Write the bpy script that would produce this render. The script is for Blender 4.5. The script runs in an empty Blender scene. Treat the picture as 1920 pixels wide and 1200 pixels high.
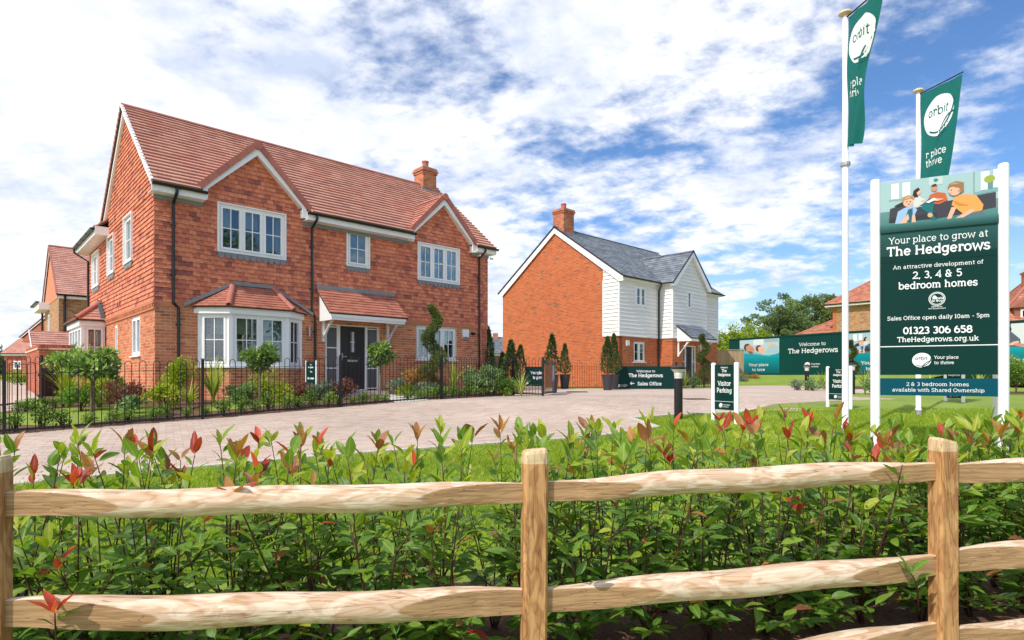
import bpy, math, random
import numpy as np
from mathutils import Vector, Matrix
R = math.radians
rng = random.Random(7)
sc = bpy.context.scene
C = sc.collection

# ------------------------------------------------------------------ camera, sky, sun, exposure
CAMZ = 1.5; FPX = 1098.0; HOR = 704.0
cd = bpy.data.cameras.new('camera'); cam = bpy.data.objects.new('camera', cd); C.objects.link(cam)
cam.location = (0, 0, CAMZ); cam.rotation_euler = (R(90), 0, 0)
cd.sensor_width = 36; cd.lens = FPX/1920*36; cd.shift_y = (HOR-600)/1920; cd.clip_start = .05; cd.clip_end = 2000
sc.camera = cam

SUN_EL = 47; SUN_AZ = 222      # degrees clockwise from +Y: the sun stands behind the camera, to the left
w = bpy.data.worlds.new('World'); sc.world = w; w.use_nodes = True
nt = w.node_tree; N = nt.nodes; L = nt.links
bg = N['Background']
sky = N.new('ShaderNodeTexSky'); sky.sky_type = 'NISHITA'; sky.sun_disc = False
sky.sun_elevation = R(SUN_EL); sky.sun_rotation = R(SUN_AZ); sky.ozone_density = 2.0; sky.air_density = 1.0; sky.dust_density = .6
tc = N.new('ShaderNodeTexCoord')
sep = N.new('ShaderNodeSeparateXYZ'); L.new(tc.outputs['Generated'], sep.inputs[0])
def mth(op, a, b=None, clamp=False):
    m = N.new('ShaderNodeMath'); m.operation = op; m.use_clamp = clamp
    for i, v in enumerate((a, b)):
        if v is None: continue
        if isinstance(v, (int, float)): m.inputs[i].default_value = v
        else: L.new(v, m.inputs[i])
    return m.outputs[0]
zz = mth('ADD', mth('MAXIMUM', sep.outputs[2], 0.0), .22)
cx = mth('DIVIDE', sep.outputs[0], zz); cy = mth('DIVIDE', sep.outputs[1], zz)
comb = N.new('ShaderNodeCombineXYZ'); L.new(cx, comb.inputs[0]); L.new(cy, comb.inputs[1])
def wnoise(scale, det, rough, dist, off, vec=None, sx=1, sy=1, rot=0):
    mp = N.new('ShaderNodeMapping'); mp.inputs['Location'].default_value = off
    mp.inputs['Scale'].default_value = (sx, sy, 1); mp.inputs['Rotation'].default_value = (0, 0, rot)
    L.new(vec or comb.outputs[0], mp.inputs[0])
    n = N.new('ShaderNodeTexNoise'); n.inputs['Scale'].default_value = scale; n.inputs['Detail'].default_value = det
    n.inputs['Roughness'].default_value = rough; n.inputs['Distortion'].default_value = dist
    L.new(mp.outputs[0], n.inputs['Vector']); return n.outputs['Fac']
big = wnoise(.9, 3, .5, .4, (5.3, 2.1, 0), rot=.5)
mid_ = wnoise(3.2, 9, .58, .15, (8.0, 2.0, 0), sx=.92, sy=1.1, rot=.6)
fine = wnoise(11, 8, .60, .1, (1.0, 4.0, 0), sx=.9, sy=1.1, rot=.6)
# fuller cloud towards the left, more broken to the right
side = mth('MULTIPLY', mth('ADD', mth('MULTIPLY', sep.outputs[0], -1.0), .50), .31)
dens = mth('ADD', mth('ADD', mth('ADD', mth('MULTIPLY', big, .75), mth('MULTIPLY', mid_, .85)), mth('MULTIPLY', fine, .46)), side)
ramp = N.new('ShaderNodeValToRGB'); L.new(dens, ramp.inputs[0])
ramp.color_ramp.interpolation = 'EASE'
e = ramp.color_ramp.elements; e[0].position = .80; e[0].color = (0, 0, 0, 1); e[1].position = 1.0; e[1].color = (1, 1, 1, 1)
mr_ = N.new('ShaderNodeMapRange'); mr_.inputs[1].default_value = .94; mr_.inputs[2].default_value = 1.20; mr_.interpolation_type = 'SMOOTHSTEP'; L.new(dens, mr_.inputs[0])
# towards the horizon the layers overlap
hz = mth('SUBTRACT', 1.0, mth('DIVIDE', sep.outputs[2], .26), True)
cov = mth('MAXIMUM', mth('MULTIPLY', mr_.outputs[0], .96), mth('MULTIPLY', mth('MULTIPLY', hz, hz), .8), True)
shade = mth('ADD', mth('MULTIPLY', wnoise(2.4, 7, .6, .2, (1, 9, 0)), .7), mth('MULTIPLY', fine, .3))
shr = N.new('ShaderNodeValToRGB'); L.new(shade, shr.inputs[0])
shr.color_ramp.elements[0].position = .38; shr.color_ramp.elements[0].color = (.46, .52, .66, 1)
shr.color_ramp.elements[1].position = .54; shr.color_ramp.elements[1].color = (.74, .75, .79, 1)
SKYK = .115
skc = N.new('ShaderNodeVectorMath'); skc.operation = 'MULTIPLY'; L.new(sky.outputs[0], skc.inputs[0]); skc.inputs[1].default_value = (SKYK*.58, SKYK*.78, SKYK*1.0)
mx = N.new('ShaderNodeMixRGB'); L.new(cov, mx.inputs[0]); L.new(skc.outputs[0], mx.inputs[1]); L.new(shr.outputs[0], mx.inputs[2])
L.new(mx.outputs[0], bg.inputs[0]); bg.inputs[1].default_value = 1.0

sl = bpy.data.lights.new('sun', 'SUN'); sun = bpy.data.objects.new('sun', sl); C.objects.link(sun)
sl.energy = 2.5; sl.angle = R(.7); sl.color = (1, .95, .86)
sd = Vector((math.sin(R(SUN_AZ))*math.cos(R(SUN_EL)), math.cos(R(SUN_AZ))*math.cos(R(SUN_EL)), math.sin(R(SUN_EL))))
sun.rotation_euler = sd.to_track_quat('Z', 'Y').to_euler()
vs = sc.view_settings; vs.view_transform = 'Standard'; vs.look = 'None'; vs.exposure = 0.6; vs.gamma = 1; vs.use_curve_mapping = False
sc.render.engine = 'CYCLES'

# ------------------------------------------------------------------ materials
def srgb(r, g, b):
    f = lambda c: ((c/255)/12.92 if c/255 <= .04045 else (((c/255)+.055)/1.055)**2.4)
    return (f(r), f(g), f(b))
MATS = {}
def newmat(name):
    m = bpy.data.materials.new(name); m.use_nodes = True; MATS[name] = m
    return m, m.node_tree, m.node_tree.nodes['Principled BSDF']
def setramp(rp, stops):
    el = rp.color_ramp.elements
    while len(el) > 1: el.remove(el[-1])
    el[0].position = stops[0][0]; el[0].color = (*stops[0][1], 1)
    for p, c in stops[1:]:
        x = el.new(p); x.color = (*c, 1)
def rndval(t):
    nn = t.nodes; a = nn.new('ShaderNodeAttribute'); a.attribute_name = 'rnd'
    oi = nn.new('ShaderNodeObjectInfo'); m = nn.new('ShaderNodeMath'); m.operation = 'ADD'
    t.links.new(a.outputs['Fac'], m.inputs[0]); t.links.new(oi.outputs['Random'], m.inputs[1])
    f = nn.new('ShaderNodeMath'); f.operation = 'FRACT'; t.links.new(m.outputs[0], f.inputs[0]); return f.outputs[0]
def noise(t, scale, det=5, rough=.6, coord='Object', stretch=None, dist=0, out='Fac'):
    nn = t.nodes; c = nn.new('ShaderNodeTexCoord'); n = nn.new('ShaderNodeTexNoise')
    v = c.outputs[coord]
    if stretch:
        mp = nn.new('ShaderNodeMapping'); mp.inputs['Scale'].default_value = stretch; t.links.new(v, mp.inputs[0]); v = mp.outputs[0]
    t.links.new(v, n.inputs['Vector']); n.inputs['Scale'].default_value = scale; n.inputs['Detail'].default_value = det
    n.inputs['Roughness'].default_value = rough; n.inputs['Distortion'].default_value = dist
    return n.outputs[out]
def pm(name, stops, rough=.8, grain=0.0, gscale=20, bump=0.0, bscale=60, metal=0, spec=.5, dirt=0, dscale=1.2, translucent=0, coat=0, fixed=None):
    """stops: colours chosen by the piece's own random number; grain varies brightness finely, dirt broadly."""
    m, t, p = newmat(name); nn = t.nodes
    if len(stops) == 1:
        cs = nn.new('ShaderNodeRGB'); cs.outputs[0].default_value = (*stops[0][1], 1); col = cs.outputs[0]
    else:
        rp = nn.new('ShaderNodeValToRGB'); setramp(rp, stops); col = rp.outputs[0]
        t.links.new(rndval(t) if fixed is None else noise(t, fixed), rp.inputs[0])
    for amt, scl, det in ((grain, gscale, 6), (dirt, dscale, 5)):
        if amt:
            nz = noise(t, scl, det); mr = nn.new('ShaderNodeMapRange'); mr.inputs[1].default_value = .3; mr.inputs[2].default_value = .7
            mr.inputs[3].default_value = 1-amt; mr.inputs[4].default_value = 1+amt*.7; t.links.new(nz, mr.inputs[0])
            vm = nn.new('ShaderNodeVectorMath'); vm.operation = 'SCALE'; t.links.new(col, vm.inputs[0]); t.links.new(mr.outputs[0], vm.inputs['Scale']); col = vm.outputs[0]
    t.links.new(col, p.inputs['Base Color'])
    p.inputs['Roughness'].default_value = rough; p.inputs['Metallic'].default_value = metal; p.inputs['Specular IOR Level'].default_value = spec
    if coat: p.inputs['Coat Weight'].default_value = coat; p.inputs['Coat Roughness'].default_value = .12
    if bump:
        b = nn.new('ShaderNodeBump'); b.inputs['Strength'].default_value = bump; b.inputs['Distance'].default_value = .01
        t.links.new(noise(t, bscale, 6), b.inputs['Height']); t.links.new(b.outputs[0], p.inputs['Normal'])
    if translucent:
        tr = nn.new('ShaderNodeBsdfTranslucent'); ms = nn.new('ShaderNodeMixShader'); ms.inputs[0].default_value = translucent
        vm = nn.new('ShaderNodeVectorMath'); vm.operation = 'MULTIPLY'; vm.inputs[1].default_value = (1.25, 1.35, .55); t.links.new(col, vm.inputs[0])
        t.links.new(vm.outputs[0], tr.inputs[0]); t.links.new(p.outputs[0], ms.inputs[1]); t.links.new(tr.outputs[0], ms.inputs[2])
        t.links.new(ms.outputs[0], nn['Material Output'].inputs[0])
    return m
S = srgb
M = {}
M['tilehang'] = pm('hung_clay_tile', [(0, S(150, 88, 80)), (.10, S(190, 108, 88)), (.4, S(220, 130, 96)), (.75, S(228, 144, 108)), (1, S(196, 110, 86))], .8, .26, 11, .3, 40, dirt=.16, dscale=3.5)
M['rooftile'] = pm('concrete_roof_tile', [(0, S(184, 130, 118)), (.3, S(200, 146, 130)), (.7, S(208, 154, 136)), (.92, S(190, 130, 114)), (1, S(206, 138, 112))], .85, .16, 30, .35, 90, dirt=.14, dscale=1.6)
M['ridge'] = pm('ridge_tile', [(0, S(170, 104, 92)), (1, S(186, 116, 102))], .85, .12, 12, .3, 60)
M['orangetile'] = pm('small_plain_tile', [(0, S(160, 96, 80)), (.5, S(188, 120, 98)), (1, S(174, 104, 84))], .8, .15, 12, .3, 50)
M['oldtile'] = pm('old_orange_tile', [(0, S(176, 108, 84)), (.5, S(200, 136, 106)), (1, S(156, 98, 80))], .85, .2, 3, .3, 20)
M['brick'] = pm('red_brick', [(0, S(172, 96, 68)), (.2, S(204, 116, 80)), (.6, S(216, 130, 90)), (.9, S(222, 146, 104)), (1, S(168, 94, 74))], .85, .14, 30, .4, 90, dirt=.12)
M['garden_brick'] = pm('garden_wall_brick', [(0, S(168, 84, 62)), (.5, S(196, 104, 76)), (1, S(150, 74, 58))], .85, .14, 30, .4, 90)
M['mortar'] = pm('mortar', [(0, S(226, 204, 170))], .95, .08, 40)
M['slate'] = pm('grey_slate', [(0, S(92, 98, 108)), (.5, S(112, 120, 130)), (1, S(132, 138, 146))], .55, .1, 10, .2, 40)
M['lead'] = pm('lead', [(0, S(128, 136, 142))], .6, .15, 8, .2, 30)
M['white'] = pm('white_upvc', [(0, S(243, 243, 244))], .35, .02, 5, dirt=.03)
M['boardw'] = pm('white_weatherboard', [(0, S(228, 228, 226)), (1, S(238, 238, 237))], .6, .03, 6, .15, 50)
M['black'] = pm('black_plastic', [(0, S(28, 28, 31))], .35, .1, 10)
M['railblack'] = pm('black_painted_steel', [(0, S(24, 25, 28))], .4, .1, 10)
M['door'] = pm('dark_door', [(0, S(44, 38, 42))], .4, .1, 12, .15, 80)
M['curtain'] = pm('curtain_fabric', [(0, S(205, 200, 190))], .9, .06, 12)
M['bluecurt'] = pm('blue_curtain_fabric', [(0, S(150, 168, 176))], .9, .06, 12)
M['interior'] = pm('room_wall', [(0, S(120, 112, 100))], .9)
M['obscure'] = pm('obscured_glass', [(0, S(92, 92, 98))], .18, .05, 30, spec=.6)
M['metal'] = pm('brushed_metal', [(0, S(190, 190, 188))], .35, metal=.8)
M['postwhite'] = pm('white_powder_coated_post', [(0, S(247, 247, 251))], .3, coat=.2)
M['teal'] = pm('dark_green_board', [(0, S(6, 52, 49))], .55, .04, 2, spec=.15)
M['teal2'] = pm('teal_blue_board', [(0, S(0, 76, 94))], .55, .04, 2, spec=.15)
M['hoard'] = pm('hoarding_panel', [(0, S(10, 60, 56)), (1, S(8, 68, 62))], .55, .06, 2, spec=.15)
M['print'] = None
M['ink'] = pm('white_print', [(0, S(236, 238, 240))], .4)
M['flagcloth'] = pm('teal_flag_cloth', [(0, S(0, 112, 112))], .75, .06, 6, .1, 200, translucent=.25)
M['mulch'] = pm('bark_mulch', [(0, S(60, 40, 30)), (.5, S(104, 72, 54)), (1, S(140, 104, 80))], .95, .3, 40, .8, 60, fixed=45)
M['pave'] = pm('block_paver', [(0, S(182, 160, 146)), (.35, S(192, 172, 157)), (.7, S(199, 180, 165)), (.97, S(188, 164, 150)), (1, S(192, 154, 138))], .9, .08, 25, .25, 120, dirt=.16, dscale=.45)
M['pavebase'] = pm('jointing_sand', [(0, S(156, 134, 120))], .95, .15, 30)
M['pavefar'] = pm('distant_paving', [(0, S(188, 168, 152)), (1, S(198, 178, 163))], .9, .08, 20, dirt=.14, dscale=.45, fixed=2.5)
M['kerb'] = pm('concrete_kerb', [(0, S(196, 188, 178))], .9, .12, 15, .2, 60)
M['slab'] = pm('pale_paving_slab', [(0, S(206, 202, 192)), (1, S(190, 186, 178))], .9, .08, 15)
M['bark'] = pm('bark', [(0, S(118, 98, 78))], .9, .3, 14, .8, 30)
M['barkdark'] = pm('dark_bark', [(0, S(78, 62, 50))], .9, .3, 10, .8, 20)
M['stem'] = pm('red_brown_stem', [(0, S(96, 50, 42)), (1, S(70, 52, 40))], .7, .2, 30)
M['pot'] = pm('charcoal_planter', [(0, S(58, 56, 60))], .5, .06, 10)
M['terracotta'] = pm('terracotta_pot', [(0, S(186, 100, 78))], .85, .1, 12)
M['alarm'] = pm('alarm_white', [(0, S(238, 238, 238))], .4)
M['alarmteal'] = pm('alarm_teal', [(0, S(20, 110, 120))], .4)
M['timber'] = pm('pale_fence_timber', [(0, S(186, 160, 128)), (1, S(168, 142, 112))], .85, .15, 12)
M['blacktimber'] = pm('black_stained_timber', [(0, S(34, 34, 38))], .7, .15, 14)
def fol(name, a, b, c, tr=.3, rough=.5):
    M[name] = pm(name, [(0, S(*a)), (.5, S(*b)), (1, S(*c))], rough, .1, 4, spec=.45, translucent=tr); return M[name]
fol('box_leaf', (67, 98, 41), (105, 142, 53), (157, 185, 79))
fol('bay_leaf', (65, 93, 46), (114, 147, 67), (183, 208, 114))
fol('conifer_leaf', (44, 66, 36), (66, 92, 46), (104, 124, 66), .2, .7)
fol('topiary_leaf', (50, 66, 28), (80, 98, 40), (124, 134, 62), .15, .7)
fol('lime_leaf', (120, 140, 30), (164, 178, 44), (196, 200, 80), .35)
fol('strap_leaf', (110, 140, 44), (168, 184, 76), (214, 214, 128), .3)
fol('shrub_leaf', (67, 102, 57), (105, 138, 81), (157, 183, 128), .25)
fol('grey_leaf', (86, 106, 88), (120, 138, 116), (150, 160, 140), .25)
fol('pink_leaf', (120, 60, 60), (160, 96, 90), (90, 100, 60), .25)
fol('orange_leaf', (180, 110, 70), (200, 150, 90), (130, 130, 60), .25)
fol('tree_leaf', (92, 120, 34), (140, 160, 44), (178, 188, 64), .35)
fol('pine_leaf', (78, 104, 74), (112, 136, 92), (150, 168, 116), .35, .8)
fol('darktree_leaf', (84, 104, 58), (118, 134, 76), (154, 162, 100), .35)
fol('grassblade', (128, 152, 40), (162, 182, 52), (194, 206, 84), .5, .8)
# hedge leaves: glossy upper side
def hedgeleaf(name, a, b, vein, tr):
    m, t, p = newmat(name); nn = t.nodes; lk = t.links
    oi = nn.new('ShaderNodeObjectInfo'); rp = nn.new('ShaderNodeValToRGB'); setramp(rp, [(0, S(*a)), (1, S(*b))]); lk.new(oi.outputs['Random'], rp.inputs[0])
    tcn = nn.new('ShaderNodeTexCoord'); sp = nn.new('ShaderNodeSeparateXYZ'); lk.new(tcn.outputs['Object'], sp.inputs[0])
    ab = nn.new('ShaderNodeMath'); ab.operation = 'ABSOLUTE'; lk.new(sp.outputs[1], ab.inputs[0])
    mr = nn.new('ShaderNodeMapRange'); mr.inputs[1].default_value = .008; mr.inputs[2].default_value = .022; mr.inputs[3].default_value = .75; mr.inputs[4].default_value = 0; lk.new(ab.outputs[0], mr.inputs[0])
    mxx = nn.new('ShaderNodeMixRGB'); lk.new(mr.outputs[0], mxx.inputs[0]); lk.new(rp.outputs[0], mxx.inputs[1]); mxx.inputs[2].default_value = (*S(*vein), 1)
    nz = noise(t, 5, 4); m2 = nn.new('ShaderNodeMapRange'); m2.inputs[3].default_value = .72; m2.inputs[4].default_value = 1.25; lk.new(nz, m2.inputs[0])
    vm = nn.new('ShaderNodeVectorMath'); vm.operation = 'SCALE'; lk.new(mxx.outputs[0], vm.inputs[0]); lk.new(m2.outputs[0], vm.inputs['Scale'])
    lk.new(vm.outputs[0], p.inputs['Base Color']); p.inputs['Roughness'].default_value = .38; p.inputs['Specular IOR Level'].default_value = .55
    # side veins as fine relief
    wv = nn.new('ShaderNodeTexWave'); wv.inputs['Scale'].default_value = 4.5; wv.inputs['Distortion'].default_value = 1.0
    mp = nn.new('ShaderNodeMapping'); lk.new(tcn.outputs['Object'], mp.inputs[0]); cb = nn.new('ShaderNodeCombineXYZ'); ad = nn.new('ShaderNodeMath'); ad.operation = 'SUBTRACT'
    lk.new(sp.outputs[0], ad.inputs[0]); lk.new(ab.outputs[0], ad.inputs[1]); lk.new(ad.outputs[0], cb.inputs[0]); lk.new(cb.outputs[0], wv.inputs['Vector'])
    bp = nn.new('ShaderNodeBump'); bp.inputs['Strength'].default_value = .35; bp.inputs['Distance'].default_value = .003; lk.new(wv.outputs['Fac'], bp.inputs['Height']); lk.new(bp.outputs[0], p.inputs['Normal'])
    trn = nn.new('ShaderNodeBsdfTranslucent'); ms = nn.new('ShaderNodeMixShader'); ms.inputs[0].default_value = tr
    v2 = nn.new('ShaderNodeVectorMath'); v2.operation = 'MULTIPLY'; v2.inputs[1].default_value = (1.3, 1.4, .5); lk.new(vm.outputs[0], v2.inputs[0]); lk.new(v2.outputs[0], trn.inputs[0])
    lk.new(p.outputs[0], ms.inputs[1]); lk.new(trn.outputs[0], ms.inputs[2]); lk.new(ms.outputs[0], nn['Material Output'].inputs[0])
    M[name] = m
hedgeleaf('dark_hedge_leaf', (78, 116, 44), (118, 156, 62), (150, 176, 92), .4)
hedgeleaf('mid_hedge_leaf', (104, 142, 50), (142, 172, 62), (170, 190, 100), .4)
hedgeleaf('lime_hedge_leaf', (138, 162, 44), (180, 188, 56), (204, 200, 110), .4)
hedgeleaf('red_hedge_leaf', (150, 44, 36), (226, 92, 62), (196, 100, 80), .35)
hedgeleaf('bronze_hedge_leaf', (140, 84, 66), (196, 140, 60), (170, 110, 90), .3)
# lawn
m, t, p = newmat('lawn_grass')
nn = t.nodes; rp = nn.new('ShaderNodeValToRGB'); setramp(rp, [(.25, S(108, 130, 44)), (.5, S(130, 152, 52)), (.75, S(156, 172, 66))])
mixn = nn.new('ShaderNodeMath'); mixn.operation = 'ADD'; a1 = nn.new('ShaderNodeMath'); a1.operation = 'MULTIPLY'; a1.inputs[1].default_value = .55
a2 = nn.new('ShaderNodeMath'); a2.operation = 'MULTIPLY'; a2.inputs[1].default_value = .45
t.links.new(noise(t, .7, 4, .5), a1.inputs[0]); t.links.new(noise(t, 40, 6, .7), a2.inputs[0]); t.links.new(a1.outputs[0], mixn.inputs[0]); t.links.new(a2.outputs[0], mixn.inputs[1])
t.links.new(mixn.outputs[0], rp.inputs[0]); t.links.new(rp.outputs[0], p.inputs['Base Color']); p.inputs['Roughness'].default_value = .9
b = nn.new('ShaderNodeBump'); b.inputs['Strength'].default_value = .8; b.inputs['Distance'].default_value = .03; t.links.new(noise(t, 60, 6, .7), b.inputs['Height']); t.links.new(b.outputs[0], p.inputs['Normal'])
M['lawn'] = m
# print: flat colours stored on the faces
m, t, p = newmat('printed_colours'); a = t.nodes.new('ShaderNodeAttribute'); a.attribute_name = 'col'; t.links.new(a.outputs['Color'], p.inputs['Base Color']); p.inputs['Roughness'].default_value = .45; p.inputs['Specular IOR Level'].default_value = .3; M['print'] = m
# glass
m, t, p = newmat('window_glass'); nn = t.nodes; tr = nn.new('ShaderNodeBsdfTransparent'); tr.inputs[0].default_value = (.82, .88, .86, 1)
gl = nn.new('ShaderNodeBsdfGlossy'); gl.inputs['Roughness'].default_value = .02; gl.inputs[0].default_value = (.9, .95, 1, 1); fr = nn.new('ShaderNodeFresnel'); fr.inputs[0].default_value = 1.55
fm = nn.new('ShaderNodeMath'); fm.operation = 'MULTIPLY_ADD'; fm.inputs[1].default_value = 1.5; fm.inputs[2].default_value = .05; fm.use_clamp = True; t.links.new(fr.outputs[0], fm.inputs[0])
ms = nn.new('ShaderNodeMixShader'); t.links.new(fm.outputs[0], ms.inputs[0]); t.links.new(tr.outputs[0], ms.inputs[1]); t.links.new(gl.outputs[0], ms.inputs[2]); t.links.new(ms.outputs[0], nn['Material Output'].inputs[0]); M['glass'] = m
# brick by material (walls too far for single bricks)
def brickmat(name, cols, mort, rot=False):
    m, t, p = newmat(name); nn = t.nodes; lk = t.links
    tcn = nn.new('ShaderNodeTexCoord'); sp = nn.new('ShaderNodeSeparateXYZ'); lk.new(tcn.outputs['Object'], sp.inputs[0])
    ad = nn.new('ShaderNodeMath'); lk.new(sp.outputs[0], ad.inputs[0]); lk.new(sp.outputs[1], ad.inputs[1])
    cb = nn.new('ShaderNodeCombineXYZ'); lk.new(ad.outputs[0], cb.inputs[0]); lk.new(sp.outputs[2], cb.inputs[1])
    br = nn.new('ShaderNodeTexBrick'); lk.new(cb.outputs[0], br.inputs['Vector']); br.inputs['Scale'].default_value = 1; br.inputs['Brick Width'].default_value = .225; br.inputs['Row Height'].default_value = .075
    br.inputs['Mortar Size'].default_value = .007; br.inputs['Mortar Smooth'].default_value = .1; br.inputs['Bias'].default_value = 0
    br.inputs['Color1'].default_value = (0, 0, 0, 1); br.inputs['Color2'].default_value = (1, 1, 1, 1); br.inputs['Mortar'].default_value = (.5, .5, .5, 1)
    rp = nn.new('ShaderNodeValToRGB'); setramp(rp, cols); lk.new(br.outputs['Color'], rp.inputs[0])
    mxx = nn.new('ShaderNodeMixRGB'); lk.new(br.outputs['Fac'], mxx.inputs[0]); lk.new(rp.outputs[0], mxx.inputs[1]); mxx.inputs[2].default_value = (*mort, 1)
    nz = noise(t, 1.3, 4); m2 = nn.new('ShaderNodeMapRange'); m2.inputs[3].default_value = .85; m2.inputs[4].default_value = 1.12; lk.new(nz, m2.inputs[0])
    vm = nn.new('ShaderNodeVectorMath'); vm.operation = 'SCALE'; lk.new(mxx.outputs[0], vm.inputs[0]); lk.new(m2.outputs[0], vm.inputs['Scale'])
    lk.new(vm.outputs[0], p.inputs['Base Color']); p.inputs['Roughness'].default_value = .9
    bp = nn.new('ShaderNodeBump'); bp.invert = True; bp.inputs['Strength'].default_value = .6; bp.inputs['Distance'].default_value = .01; lk.new(br.outputs['Fac'], bp.inputs['Height']); lk.new(bp.outputs[0], p.inputs['Normal'])
    M[name] = m
brickmat('far_orange_brick', [(0, S(116, 82, 72)), (.03, S(134, 84, 66)), (.06, S(176, 84, 48)), (.5, S(190, 92, 52)), (1, S(200, 106, 64))], S(206, 152, 108))
brickmat('far_brown_brick', [(0, S(134, 92, 64)), (.4, S(176, 128, 86)), (.7, S(190, 146, 104)), (.9, S(166, 100, 72)), (1, S(196, 156, 112))], S(196, 170, 136))
brickmat('far_red_brick', [(0, S(140, 66, 50)), (.5, S(176, 86, 62)), (1, S(192, 104, 76))], S(190, 150, 122))
brickmat('chimney_brick', [(0, S(150, 78, 60)), (.5, S(186, 100, 72)), (1, S(200, 128, 86))], S(196, 160, 126))
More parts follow.
